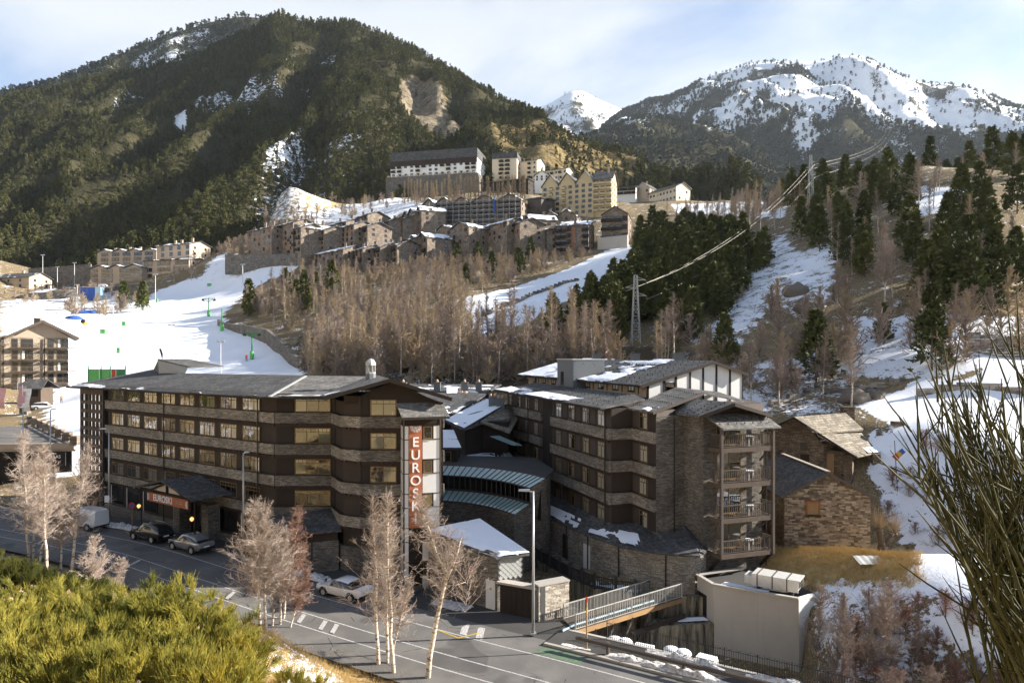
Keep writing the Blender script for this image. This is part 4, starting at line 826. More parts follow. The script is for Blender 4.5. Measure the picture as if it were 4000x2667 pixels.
for bt in BTR:
    for k, (fr, ln, mt) in enumerate(SL):
        part(H2, 'stone_band', mt, lambda m: fr.box(m, .0 if k != 3 else -.02, ln - (.02 if k == 3 else 0) + (.28 if k == 1 else 0), .02, .3 - .004 * k, bt - .96, bt))
        part(H2, 'timber_beam', 'wood_red', lambda m: (fr.box(m, 0, ln - .02, .02, .18, bt - 1.24, bt - .965), band_dentils(m, fr, .2, ln - .2, .18, bt - .97, .5)), kind='stuff')
        part(H2, 'sill_rail', 'wood_dark', lambda m: fr.box(m, 0, ln - .02, .02, .34, bt + .002, bt + .04))
CUR = [(.05, .62), (.4, .95), (.05, .95), (.12, .9), (.05, .48), (.05, .8)]
for bi, bt in enumerate(BTR + [1.3]):
    for i in range(4):
        if bi < 4: window(H2, S1, 1.0 + 2.9 * i, .03, bt + .06, 1.25, 1.42, 2, 3, 'wood_frame', CUR[(i + bi * 2) % 6], 'pane_clear')
        window(H2, S2, 1.1 + 3.22 * i, .03, bt + .06, 1.45, 1.42, 2, 3, 'wood_frame', CUR[(i * 5 + bi * 3 + 2) % 6], 'pane_clear')
        if bi < 4: part(H2, 'wall_panel', 'wood_brown', lambda m: S2.box(m, 1.1 + 3.22 * i - .5, 1.1 + 3.22 * i - .04, .02, .05, bt + .05, bt + 1.5))
    window(H2, S4, 1.3, .03, bt + .06, 1.35, 1.42, 2, 3, 'wood_frame', CUR[(bi * 2 + 1) % 6], 'pane_clear')
    part(H2, 'wall_panel', 'wood_brown', lambda m: S3.box(m, .05, 2.05, .02, .05, bt + .05, bt + 1.75)); part(H2, 'wall_panel', 'wood_brown', lambda m: S4.box(m, 2.75, 3.95, .02, .05, bt + .05, bt + 1.75))
part(H2, 'recess_panel', 'wood_dark', lambda m: Fr(p3[1], p3[3] - p3[1]).box(m, .1, 5.0, .01, .05, .5, 14))
for fr, s in ((S1, 8.6), (S2, .1), (S2, 12.9)): part(H2, 'downpipe', 'wood_brown', lambda m: m.tube([fr(s, .42, 14), fr(s, .42, 1.5)], .06, 6))
part(H2, 'downpipe', 'metal_dark', lambda m: m.tube([S5(1.6, .1, 13.5), S5(1.6, .1, 2)], .06, 6))
# lower roof tier, clerestory and upper roof
e0 = S1(-1.8, 1.1, 14.25); e1 = S2(13.6, 1.15, 14.2); t0_ = S1(-1.2, -4.2, 15.15); t1_ = S2(9.0, -4.6, 15.0)
e1b = S2(12.9, -3.5, 14.85)
part(H2, 'roof', 'roof_slate', lambda m: m.slab([e0, e1, e1b, t1_, t0_], .16))
part(H2, 'gutter', 'wood_dark', lambda m: m.bar(e0 + Vector((0, 0, -.12)), e1 + Vector((0, 0, -.12)), .14, .16))
def guards(root, a, b, c, d, nu, nv, mat='metal_dark'):
    m = MB()
    for j in range(nv):
        for i in range(nu):
            q = Vector(a).lerp(Vector(b), (i + .5 * (j % 2) + .3) / nu).lerp(Vector(d).lerp(Vector(c), (i + .5 * (j % 2) + .3) / nu), (j + .5) / nv)
            m.box(q.x - .03, q.x + .03, q.y - .03, q.y + .03, q.z, q.z + .13)
    m.build('snow_guard', mat, root, kind='stuff', base=wloc(root))
guards(H2, e0, e1, t1_, t0_, 34, 4)
snow_sheet(H2, [e0, e0.lerp(e1, .72), e0.lerp(e1, .72).lerp(t1_, .33), e0.lerp(t0_, .4)], .72, 12, bias=lambda I, J: -.12 * J + .12 * np.cos(I * 9))
Lu = 33.0; E = Vector((12.2, 66.2, 0)); back = -U
UF = Fr(E + back * Lu + Vv * .9, U)       # clerestory wall line
part(H2, 'clerestory', 'tan_render', lambda m: UF.box(m, 0, Lu - .3, -9.8, 0, 14.6, 16.0))
for i in range(9):
    s = 2 + i * 3.4
    window(H2, UF, s, .03, 15.08, 1.25, .8, 2, 0, 'wood_dark', (.05, .95) if i % 3 else (.05, .5), 'pane_clear'); part(H2, 'mullion', 'wood_dark', lambda m: UF.box(m, s + 2.0, s + 2.12, .01, .06, 14.9, 15.95))
uE0, uE1 = UF(-1.5, 1.1, 15.95), UF(Lu + .5, 1.1, 15.85); uR0, uR1 = UF(-1.0, -7.3, 18.25), UF(Lu + .5, -7.2, 18.15); uB0, uB1 = UF(-1, -11.4, 16.9), UF(Lu + .5, -11.2, 16.85)
part(H2, 'roof', 'roof_slate', lambda m: m.slab([uE0, uE1, uR1, uR0], .16)); part(H2, 'roof', 'roof_slate', lambda m: m.slab([uR0, uR1, uB1, uB0], .16))
part(H2, 'gutter', 'wood_dark', lambda m: m.bar(uE0 + Vector((0, 0, -.12)), uE1 + Vector((0, 0, -.12)), .14, .14))
for a, b in ((uE1, uR1), (uR1, uB1)): part(H2, 'barge_board', 'wood_brown', lambda m: m.bar(a + Vector((.03, -.06, -.16)), b + Vector((.03, -.06, -.16)), .08, .28))
guards(H2, uE0, uE1, uR1, uR0, 34, 7)
snow_sheet(H2, [uE0, uE0.lerp(uE1, .80), uR0.lerp(uR1, .8), uR0], .66, 22, bias=lambda I, J: -.26 * J + .16 * np.sin(I * 7.5 + .6) - .1 * (I > .9))
snow_sheet(H2, [uE0, uE0.lerp(uE1, .3), uR0.lerp(uR1, .3), uR0], .6, 25, bias=lambda I, J: -.16 * J, lift=.05)
# white gable end with timber posts
G = Fr(UF(Lu, 0, 0), Vv); gw = 10.9
def gtop(s): return 15.85 + 2.2 * min(1, s / 7.3) if s < 7.3 else 18.05 - 1.2 * (s - 7.3) / 3.9
part(H2, 'gable_wall', 'panel_grey', lambda m: m.poly([G(0, -.1, 13.5), G(gw, -.1, 13.5), G(gw, -.1, gtop(gw)), G(7.3, -.1, 18.0), G(0, -.1, 15.8)]))
sp = [0, 1.75, 3.1, 4.7, 6.2, 7.75, 9.35, 10.9]
for a, b in zip(sp[:-1], sp[1:]):
    if a == 1.75:
        window(H2, G, 1.95, .02, 15.0, 1.0, 1.0, 1, 0, 'wood_dark'); part(H2, 'white_panel', 'white_render', lambda m: m.poly([G(1.95, .03, 16.05), G(2.95, .03, 16.05), G(2.95, .03, gtop(2.95) - .15), G(1.95, .03, gtop(1.95) - .15)])); continue
    a_, b_ = a + .1, b - .1; mid = [G(7.3, .03, 17.85)] if a_ < 7.3 < b_ else []
    part(H2, 'white_panel', 'white_render', lambda m: m.poly([G(a_, .03, 13.6), G(b_, .03, 13.6), G(b_, .03, gtop(b_) - .15)] + mid + [G(a_, .03, gtop(a_) - .15)]))
for s in sp: part(H2, 'timber_post', 'wood_dark', lambda m: G.box(m, max(0, s - .1), min(gw, s + .1), -.02, .09, 13.5, gtop(min(s, gw)) - .12))
# slate clad stack
cb = UF(15.5, .6, 0)
stk = part(H2, 'slate_stack', 'slate_diamond_dark', lambda m: m.ob(UF(14.6, 1.7, 14.3), U * 4.6, -UF.n * 4.0, (0, 0, 3.9)))
part(H2, 'stack_cap', 'metal_galv', lambda m: m.ob(UF(14.5, 1.8, 18.2), U * 4.8, -UF.n * 4.2, (0, 0, .1)), parent=stk); 
stf = Fr(UF(19.2, 1.7, 0), Vv); part(H2, 'vent_opening', 'room_dark', lambda m: [stf.box(m, s, s + .35, 0, .03, 17.5, 17.85) for s in (1.1, 2.5)], parent=stk)
window(H2, Fr(UF(14.6, 1.7, 0), U), 1.2, .02, 15.3, .7, 1.5, 1, 0, 'wood_dark')
def shingles(root, fr, s0, s1, z0, z1, t, size, mat, parent=None, name='slate_shingle'):
    """diamond slates hung on a wall, each one its own part, shared mesh"""
    key = ('dia', size, mat)
    if key not in WCACHE:
        h = size / 2 * .93; WCACHE[key] = MB().hexa([(0, 0, -h), (h, 0, 0), (h, .001, 0), (0, .001, -h), (-h, -.03, 0), (0, -.03, h), (0, 0, h), (-h, 0, 0)]).mesh(name, mat) if 0 else MB().poly([(0, -.035, -h), (h, -.02, 0), (0, -.005, h), (-h, -.02, 0)]).mesh(name, mat)
    p = parent or root; row = 0; z = z0 + size / 2; cnt = 0
    while z < z1 - size * .2:
        s = s0 + size / 2 + (size / 2 if row % 2 else 0)
        while s < s1 - size * .3: link(name, WCACHE[key], p, fr(s, t, z) - wloc(p), fr.rz); s += size; cnt += 1
        z += size / 2; row += 1
    return cnt
shingles(H2, stf, 0, 4.0, 15.9, 18.2, .02, .42, 'slate_diamond_dark', stk)
for px_, d_ in ((2330, 92), (2480, 90), (2650, 82)): 
    x, y = XY(px_, d_); part(H2, 'chimney', 'slate_diamond_dark', lambda m: (m.box(x - .55, x + .55, y - .5, y + .5, 16.5, 18.9), m.box(x - .65, x + .65, y - .6, y + .6, 18.9, 19.0)))
# stepped side roofs towards the balcony gable
a0, a1 = W(2447, 1592, 60.3), W(2548, 1608, 55.9); b1, b0 = W(2744, 1532, 60.0), W(2640, 1512, 66.0)
part(H2, 'roof', 'roof_slate_light', lambda m: m.slab([a0, a1, b1, b0], .15)); part(H2, 'barge_board', 'wood_brown', lambda m: m.bar(a1 + Vector((.03, -.05, -.12)), b1 + Vector((.03, -.05, -.12)), .08, .24))
part(H2, 'roof', 'roof_slate', lambda m: m.slab([b0, b1, b1 + Vector((5, 3, -1.0)), b0 + Vector((5, 3, -.6))], .15)); guards(H2, a0, a1, b1, b0, 12, 4)
snow_sheet(H2, [a0.lerp(a1, .6), a1, a1.lerp(b1, .2), a0.lerp(a1, .6).lerp(b1, .2)], .5, 31)
gl0, ga, gr0 = W(2732, 1624, 53.2), W(2869, 1573, 53.6), W(3016, 1618, 55.3); gb = Vector((-.25, .97, 0)) * 9.5; glb = W(2638, 1612, 57.5)
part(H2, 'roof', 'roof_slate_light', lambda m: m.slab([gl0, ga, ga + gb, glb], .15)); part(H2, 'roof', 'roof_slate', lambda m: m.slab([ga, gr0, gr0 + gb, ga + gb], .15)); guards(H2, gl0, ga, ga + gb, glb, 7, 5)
for a, b in ((gl0, ga), (ga, gr0)): part(H2, 'barge_board', 'wood_brown', lambda m: m.bar(a + Vector((0, -.06, -.13)), b + Vector((0, -.06, -.13)), .08, .26))
part(H2, 'gable_wall', 'wood_red', lambda m: m.poly([S7(.0, -.3, 13.2), S7(5.5, -.3, 13.2), S7(5.5, -.3, 13.9), S7(2.75, -.3, 14.85), S7(0, -.3, 13.9)]))
snow_sheet(H2, [gl0.lerp(glb, .1), gl0.lerp(glb, .75), gl0.lerp(glb, .75).lerp(ga + gb, .35), gl0.lerp(glb, .1).lerp(ga, .35)], .45, 35)
cl = [S7(-.1, 1.0, 13.75 + .35), S7(5.6, 1.0, 13.75 + .35), S7(6.0, 2.5, 13.15), S7(-.05, 2.5, 13.1)]
part(H2, 'canopy_roof', 'roof_slate_light', lambda m: m.slab([S7(.0, .05, 14.0), S7(5.5, .05, 14.0), S7(5.9, 1.9, 13.0), S7(.5, 1.9, 13.0)], .12)); guards(H2, S7(.3, 1.7, 13.15), S7(5.7, 1.7, 13.15), S7(5.5, .6, 13.75), S7(.2, .6, 13.75), 7, 2)
# balconies
BD = [11.45, 8.72, 5.99, 3.26]; b0s, b1s, bt_ = .55, 5.35, 1.55
for k, zd in enumerate(BD):
    dk_ = part(H2, 'balcony_deck', 'wood_mid', lambda m: (S7.box(m, b0s - .1, b1s + .1, .02, bt_, zd - .1, zd), S7.box(m, b0s - .15, b1s + .15, bt_, bt_ + .12, zd - .32, zd + .02), S7.box(m, b0s - .15, b0s - .0, .02, bt_, zd - .32, zd - .1), S7.box(m, b1s, b1s + .15, .02, bt_, zd - .32, zd - .1)))
    railing(H2, S7(b0s + .1, bt_ - .05, zd), S7(b1s - .1, bt_ - .05, zd), 1.02, 24, 'wood_grey', .024, top=.07)
    railing(H2, S7(b0s, .1, zd), S7(b0s, bt_ - .1, zd), 1.02, 7, 'wood_grey', .024, top=.07); railing(H2, S7(b1s, .1, zd), S7(b1s, bt_ - .1, zd), 1.02, 7, 'wood_grey', .024, top=.07)
    d2 = window(H2, S7, 1.15, .04, zd + .05, 2.35, 2.2, 2, 0, 'wood_frame', [None, (.05, .48), None, (.03, .97)][k], name='balcony_door')
    if k < 3:
        for s, sg in ((b0s + .05, 1), (b1s - .05, -1)): part(H2, 'brace', 'wood_grey', lambda m: m.bar(S7(s, .1, zd - 1.3), S7(s, 1.2, zd - .25), .12))
    part(H2, 'stone_sill', 'slate_stone', lambda m: S7.box(m, .03, 5.5, .02, .05, zd - .5, zd - .4))
for s in (b0s, b1s):
    part(H2, 'balcony_post', 'wood_grey', lambda m: S7.box(m, s - .1, s + .1, bt_ - .05, bt_ + .17, 3.0, 13.1))
    part(H2, 'brace', 'wood_dark', lambda m: m.bar(S7(s, .1, 1.7), S7(s, bt_, 3.1), .18))
    part(H2, 'brace', 'wood_grey', lambda m: m.bar(S7(s + (.1 if s < 2 else -.1), bt_ + .05, 12.2), S7(s + (.7 if s < 2 else -.7), bt_ + .05, 12.95), .1))
part(H2, 'downpipe', 'metal_dark', lambda m: m.tube([S7(5.75, .3, 13.4), S7(5.75, .3, 1.5)], .06, 6))
# table and chairs on each balcony
NM = ['top', 'second', 'third', 'lowest']
for k, zd in enumerate(BD):
    c = S7(3.7, .85, zd); t = empty('balcony_table', c, f'small snow topped table on the {NM[k]} timber balcony', 'table', 'balcony tables', S7.rz)
    MB().lathe((0, 0, .7), [(.38, 0), (.4, .04)], 12).build('table_top', 'wicker', t, base=(0, 0, 0)); MB().lathe((0, 0, .745), [(.38, 0), (.33, .06)], 12).build('snow_cap', 'snow', t, base=(0, 0, 0))
    for i in range(4):
        an = .785 + i * 1.571; MB().bar((.28 * math.cos(an), .28 * math.sin(an), 0), (.28 * math.cos(an), .28 * math.sin(an), .7), .04).build('leg', 'plastic_white', t, base=(0, 0, 0))
    for sg, wd in ((-1, 'left'), (1, 'right')):
        if k == 2 and sg < 0: continue
        c = S7(3.7 + sg * .75, .8, zd); h = empty('balcony_chair', c, f'wicker chair {wd} of the table on the {NM[k]} timber balcony', 'chair', 'balcony chairs', S7.rz + sg * 1.4)
        MB().box(-.22, .22, -.22, .22, .42, .47).build('seat', 'wicker', h, base=(0, 0, 0)); MB().box(-.22, .22, -.25, -.21, .47, .88).build('backrest', 'wicker', h, base=(0, 0, 0))
        for x in (-.19, .19):
            for y in (-.19, .19): MB().bar((x, y, 0), (x, y, .42), .035).build('leg', 'plastic_white', h, base=(0, 0, 0))
# ------------------------------------------------------------------ road, pavements, markings
def idx_range(x0, x1): return [i for i in range(len(RL)) if x0 <= RL[i, 0] <= x1]
def strip(name, ii, o0, o1, dz0, dz1, mat, thick=0.0, kind='structure', parent=None, o0f=None):
    m = MB()
    for a, b in zip(ii[:-1], ii[1:]):
        p = [road_at(a, o0, dz0), road_at(b, o0, dz0), road_at(b, o1, dz1), road_at(a, o1, dz1)]
        if thick: m.slab(p, thick)
        else: m.poly(p if (Vector(p[1]) - Vector(p[0])).cross(Vector(p[2]) - Vector(p[0])).z > 0 else p[::-1])
    return m.build(name, mat, parent, kind=kind)
ALL = idx_range(-150, 75)
road = strip('road', ALL, -2.35, 7.2, 0, 0, 'asphalt')
road_marks = [(0, -120, 60, .11), (2.85, -120, 60, .11), (4.55, -120, 60, .11)]
for k, (o, x0, x1, wdt) in enumerate(road_marks): strip('road_line', idx_range(x0, x1), o - wdt / 2, o + wdt / 2, .006, .006, 'road_paint', parent=road, kind=None)
def near_i(px, py):
    d = (CZ - .1) * F / (py - HY); x, y = XY(px, d); return int(np.argmin((RL[:, 0] - x) ** 2 + (RL[:, 1] - y) ** 2))
for px_, py_ in ((1150, 2420), (1217, 2440), (1293, 2455), (515, 2204), (548, 2222), (900, 2345)):
    i = near_i(px_, py_); q = [Vector(road_at(i, 3.05, .008)), Vector(road_at(i, 4.35, .008))]; tt = Vector((RT[i, 0], RT[i, 1], 0))
    MB().poly([q[0], q[1] + tt * .8, q[1] + tt * 1.2, q[0] + tt * .4][::-1]).build('road_bar', 'road_paint', road)
for px_, py_ in ((1855, 2452), (1895, 2462)):
    i = near_i(px_, py_); q = [Vector(road_at(i, -.2, .008)), Vector(road_at(i, -1.9, .008))]; tt = Vector((RT[i, 0], RT[i, 1], 0))
    MB().poly([q[0], q[0] + tt * .55, q[1] - tt * .35, q[1] - tt * .9]).build('road_bar', 'road_paint', road)
i0 = near_i(2140, 2552); i1 = near_i(2290, 2590)
strip('green_patch', list(range(i0 - 1, i1 + 1)), -1.35, -.15, .007, .007, 'road_green', parent=road, kind=None)
for a, b in (((1700, 2437), (1790, 2470)), ((1790, 2470), (1870, 2450)), ((455, 2070), (505, 2110))):
    p, q = [Vector((*XY(u, (CZ - .35) * F / (v - HY)), .0)) for u, v in (a, b)]
    for v_ in (p, q): v_.z = RL[int(np.argmin((RL[:, 0] - v_.x) ** 2 + (RL[:, 1] - v_.y) ** 2)), 2] + .01
    MB().bar(p, q, .12, .006).build('yellow_line', 'road_yellow', road)
L_ = idx_range(-62, -9)
strip('pavement', L_, -2.5, -5.6, .14, .17, 'asphalt_dark', .3); strip('kerb', L_, -2.3, -2.52, .15, .15, 'kerb_stone', .35)
Rr_ = idx_range(1.2, 60)
strip('pavement', Rr_, -1.75, -4.15, .13, .15, 'asphalt_dark', .3); strip('kerb', Rr_, -1.5, -1.76, .14, .14, 'kerb_stone', .35); strip('kerb', Rr_, -4.15, -4.4, .17, .17, 'concrete', 3.6)
Dw = idx_range(-10.5, 1.6); strip('driveway', Dw, -2.3, -8.6, .0, .02, 'asphalt_dark', .2)
def lumps(name, pts, wid, hgt, seed, mat='snow_dirty', label=None, cat=None, group=None, n=7):
    """a lumpy ridge of ploughed snow along a line"""
    P = resample(np.array([(*p[:2], p[2]) for p in pts], float), .25); T_ = np.gradient(P[:, :2], axis=0); T_ /= np.linalg.norm(T_, axis=1)[:, None] + 1e-9; N_ = np.stack([T_[:, 1], -T_[:, 0]], 1)
    V = []; k = len(P)
    for j in range(n):
        f = j / (n - 1) * 2 - 1; nz = fbm(np.arange(k) * .55 + seed * 9, np.full(k, j * .9), 3, seed); wv = wid * (.55 + .9 * fbm(np.arange(k) * .13, np.full(k, 3.), 2, seed + 4))
        h = hgt * (1 - f * f) ** .6 * np.clip(nz * 2.4 - .45, 0, 1.5) * np.clip(fbm(np.arange(k) * .1, np.full(k, 9.), 2, seed + 7) * 3 - .7, 0, 1.3)
        V.append(np.stack([P[:, 0] + N_[:, 0] * f * wv / 2, P[:, 1] + N_[:, 1] * f * wv / 2, P[:, 2] + h - .02], 1))
    V = np.stack(V, 1); ix = np.arange(k * n).reshape(k, n); q = np.stack([ix[:-1, :-1], ix[:-1, 1:], ix[1:, 1:], ix[1:, :-1]], -1).reshape(-1, 4)
    o = link(name, npmesh(name, V.reshape(-1, 3), q, mat, True), kind='stuff'); return tag(o, label, cat, group)
def rl(x0, x1, off, dz): return [road_at(i, off, dz) for i in idx_range(x0, x1)[::3]]
lumps('snow_bank', rl(2, 26, -2.1, .13), .7, .28, 3, label='dirty snow ploughed along the right pavement kerb', cat='snow')
lumps('snow_bank', rl(6, 26, -3.85, .14), .5, .26, 4, label='dirty snow along the foot of the iron fence', cat='snow')
lumps('snow_bank', rl(-22.5, -15.5, -2.6, .12), .9, .28, 5, label='old snow along the kerb behind the silver car', cat='snow')
lumps('snow_bank', rl(-47, -34, -2.7, .12), 1.2, .35, 6, label='old snow on the kerb between the van and the dark car', cat='snow')
lumps('snow_bank', rl(-8, -3.2, -4.2, .02), 1.3, .14, 8, label='thin old snow in front of the garage wall', cat='snow')
# timber guard rail
g = empty('guard_rail', road_at(idx_range(3, 4)[0], -1.95, .1), 'brown timber guard rail along the right pavement', 'guard rail')
ii = idx_range(2.6, 30)
MB().tube([Vector(road_at(i, -1.95, .78)) for i in ii[::4]], .13, 8).build('rail', 'wood_grey', g)
for i in ii[2::5]: MB().tube([road_at(i, -2.1, .0), road_at(i, -2.1, .9)], .11, 8).build('post', 'wood_grey', g)
# iron railing on the yard edge
g = empty('iron_fence', road_at(idx_range(5, 6)[0], -4.27, .17), 'low black iron railing with looped tops on the yard edge', 'fence')
ii = idx_range(3.6, 27); pp = [Vector(road_at(i, -4.27, .17)) for i in ii]; Lg = sum((b - a).length for a, b in zip(pp[:-1], pp[1:]))
def along(pp, s):
    for a, b in zip(pp[:-1], pp[1:]):
        l = (b - a).length
        if s <= l: return a.lerp(b, s / l)
        s -= l
    return pp[-1]
for zz in (.12, .98): MB().tube([p + Vector((0, 0, zz)) for p in pp[::3]], .016, 4).build('rail', 'metal_dark', g)
bm_ = MB().box(-.011, .011, -.011, .011, 0, 1.02).mesh('baluster', 'metal_dark'); pm_ = MB().box(-.025, .025, -.025, .025, -.1, 1.12).mesh('post', 'metal_dark')
lm_ = MB().tube([(.26 * math.cos(a), 0, .98 + .14 * math.sin(a)) for a in np.linspace(0, math.pi, 7)], .011, 4).mesh('loop', 'metal_dark')
s = 0; k = 0
while s < Lg and k < 260:
    q = along(pp, s); r = math.atan2(RT[ii[0], 1], RT[ii[0], 0]); link('baluster' if k % 14 else 'post', bm_ if k % 14 else pm_, g, q - g.location, r)
    if k % 4 == 0: link('loop', lm_, g, q - g.location, r)
    s += .135; k += 1
# ------------------------------------------------------------------ terrace, low curved wing, walls of the yard
FP = [(-.6, 68.3), (2.6, 61.3), (4.75, 56.8), (6.5, 54.4), (8.0, 53.3), (9.4, 52.7), (10.6, 53.2)]
CWp = [(1.6, 69.6), (2.24, 68.6), (4.27, 64), (6.9, 58.3), (9.2, 55.2), (11.15, 53.9), (12.6, 53.2), (14.0, 53.0), (15.2, 54.2)]
ter = MB().prism(FP + [(14.5, 52.4), (15.5, 54.5), (10, 60), (6, 72), (1, 74)], -3.4, .3).build('terrace', 'concrete_stained', kind='structure')
snow_sheet(ter, [(6.2, 55.2, .3), (9.6, 53.1, .3), (10.2, 54.0, .3), (7.0, 56.4, .3)], .8, 51, lift=.02)
WG = empty('curved_wing', (8, 56, .3), 'low curved slate wing wrapped round the foot of the balcony hotel', 'building')
CWr = [tuple(p) for p in resample(np.array([(x, y, 0) for x, y in CWp]), .8)]
inner = [(S2(-1.5, .05, 0)), (S2(2, .05, 0)), (S2(6, .05, 0)), (S2(13, .05, 0)), Vector((10.6, 59.6, 0)), Vector((11.9, 56.2, 0)), Vector((14.0, 56.5, 0)), Vector((14.9, 55.2, 0))]
m = MB(); m2 = MB(); n = len(CWr); ne = 3.36
inr = resample(np.array([(p.x, p.y, 0) for p in inner]), .5)
for i in range(n - 1):
    a, b = Vector(CWr[i]), Vector(CWr[i + 1]); m.poly([(a.x, a.y, .25), (b.x, b.y, .25), (b.x, b.y, ne), (a.x, a.y, ne)])
m.build('wall', 'slate_stone_warm', WG)
for i in range(n - 1):
    a, b = Vector(CWr[i]), Vector(CWr[i + 1]); ia = inr[int(i / n * (len(inr) - 1))]; ib = inr[int((i + 1) / n * (len(inr) - 1))]
    cx0 = Vector((ia[0], ia[1], 4.25)); cx1 = Vector((ib[0], ib[1], 4.25)); out0 = unit(a - cx0) * .35; out1 = unit(b - cx1) * .35
    out0.z = out1.z = -.08
    m2.slab([a + out0 + Vector((0, 0, ne + .06)), b + out1 + Vector((0, 0, ne + .06)), cx1, cx0], .1)
m2.build('roof', 'roof_slate', WG)
part(WG, 'hip_roof', 'roof_slate', lambda m: (m.slab([(11.2, 53.3, 3.44), (14.3, 52.5, 3.44), (14.15, 57.0, 4.75)], .06), m.slab([(14.3, 52.5, 3.44), (15.4, 54.3, 3.44), (14.15, 57.0, 4.75)], .06)))
for (a, b, cv) in ((3, 10, .72), (12, 17, .62)):
    a = int(a / 25 * n) + 1; b = int(b / 25 * n) + 1
    m_ = None
    A0, A1 = Vector(CWr[a]), Vector(CWr[min(b, n - 1)])
    pa, pb = Vector((A0.x, A0.y, ne + .1)), Vector((A1.x, A1.y, ne + .1)); ia = inr[int(a / n * (len(inr) - 1))]; ib = inr[int(min(b, n - 1) / n * (len(inr) - 1))]
    snow_sheet(WG, [pa, pb, pb.lerp(Vector((ib[0], ib[1], 4.25)), .5), pa.lerp(Vector((ia[0], ia[1], 4.25)), .42)], cv, 61 + a, lift=.06, bias=lambda I, J: -.1 * J)
for k in range(2, n - 2, 4):
    p = Vector(CWr[k]); q = Vector(CWr[k + 1]); fr = Fr(p, q - p)
    part(WG, 'downpipe', 'metal_dark', lambda m: m.tube([fr(0, .1, ne), fr(0, .1, .3)], .06, 6))
for k, wd, mt in ((5, .9, 'wood_dark'), (9, .9, 'wood_dark'), (13, 1.0, 'door_white')):
    p = Vector(CWr[k]); q = Vector(CWr[k + 1]); fr = Fr(p, q - p); part(WG, 'door', mt, lambda m: fr.box(m, .1, .1 + wd, -.05, .05, .3, 2.45))
part(WG, 'door', 'door_white', lambda m: Fr((-.2, 66.9), (1, -.1)).box(m, .4, 1.8, 0, .06, .3, 2.5)); 
g = empty('terrace_fence', (6.5, 54.4, .3), 'dark timber fence with square posts round the terrace edge', 'fence')
for (a, b) in zip(FP[:-1], FP[1:]):
    a, b = Vector((*a, .3)), Vector((*b, .3)); l = (b - a).length; nb = int(l / .16)
    railing(g, a, b, 1.0, nb, 'metal_dark', .03, top=.09, lowz=.12)
    k = max(1, round(l / 1.5))
    for i in range(k): q = a.lerp(b, i / k); part(g, 'post', 'metal_dark', lambda m: m.box(q.x - .11, q.x + .11, q.y - .11, q.y + .11, q.z, q.z + 1.28))
# bridge
B0, B1, B2, B3 = Vector((4.27, 46.6, .12)), Vector((12.9, 52.5, .28)), Vector((10.5, 53.2, .28)), Vector((3.6, 48.5, .12))
g = empty('footbridge', (B0 + B3) / 2, 'timber footbridge with grey railings leading to the terrace', 'bridge')
nb = 46
for i in range(nb):
    t0, t1 = i / nb + .001, (i + .92) / nb
    MB().slab([B0.lerp(B1, t0), B0.lerp(B1, t1), B3.lerp(B2, t1), B3.lerp(B2, t0)], .06).build('plank', 'wood_grey', g)
for a, b in ((B0, B1), (B3, B2)):
    MB().bar(a + Vector((0, 0, -.2)), b + Vector((0, 0, -.2)), .16, .32).build('beam', 'wood_orange', g)
    railing(g, a, b, 1.05, 62, 'metal_galv', .012, top=.06, lowz=.08)
    for i in range(7): q = a.lerp(b, i / 6); MB().box(q.x - .035, q.x + .035, q.y - .035, q.y + .035, q.z, q.z + 1.1).build('post', 'metal_galv', g)
for i in range(1, 6):
    q = B0.lerp(B1, i / 6); MB().bar(q + Vector((0, 0, -.3)), q + Vector((0, .2, -3.2)), .2).build('trestle_leg', 'wood_grey', g)
    q2 = B0.lerp(B1, (i - .75) / 6); MB().bar(q + Vector((0, 0, -.5)), q2 + Vector((0, .1, -2.8)), .12).build('trestle_brace', 'wood_grey', g)
MB().tube([B0.lerp(B3, .12) + Vector((-.8, -.6, .1)), B0.lerp(B3, .12) + Vector((0, 0, .25)), B1.lerp(B2, .12) * .75 + B0.lerp(B3, .12) * .25 + Vector((0, 0, .28))], .07, 6).build('pipe', 'pipe_blue', g)
# stained yard walls and red beam
MB().prism([(10.0, 50.0), (14.9, 50.7), (14.6, 52.2), (9.8, 51.6)], -3.3, -1.0).build('yard_wall', 'concrete_stained', kind=None, label='dark stained concrete wall in the sunken yard under the bridge', cat='wall')
snow_sheet(bpy.data.objects['yard_wall'], [(12.2, 50.6, -.98), (14.5, 50.9, -.98), (14.3, 51.6, -.98), (12.0, 51.3, -.98)], .7, 71)
MB().bar((8.5, 49.2, -1.2), (12.8, 51.2, -.6), .25, .3).build('steel_beam', 'wood_red', label='dark red steel beam propped under the footbridge', cat='beam')
for k, (px_, py_, dd) in enumerate(((2622, 2565, 44.6), (2668, 2580, 44.2), (2822, 2618, 43.6))[:2] + ((2400, 2500, 46.2), (2440, 2515, 45.9))):
    x, y = XY(px_, dd); z = -1.35
    b = empty('water_barrel', (x, y, -2.1), ['snow capped barrel behind the iron fence, third from the bridge', 'snow capped barrel behind the iron fence, farthest from the bridge', 'snow capped barrel behind the iron fence, nearest the bridge', 'snow capped barrel behind the iron fence, second from the bridge'][k], 'barrel', 'snow capped barrels')
    MB().lathe((x, y, -2.1), [(.5, 0), (.56, .6), (.56, 1.2), (.5, 1.6)], 14).build('drum', 'plastic_white', b, smooth=False); MB().lathe((x, y, -.5), [(.54, 0), (.55, .12), (.42, .26), (.1, .32)], 14).build('snow_cap', 'snow', b, smooth=True)
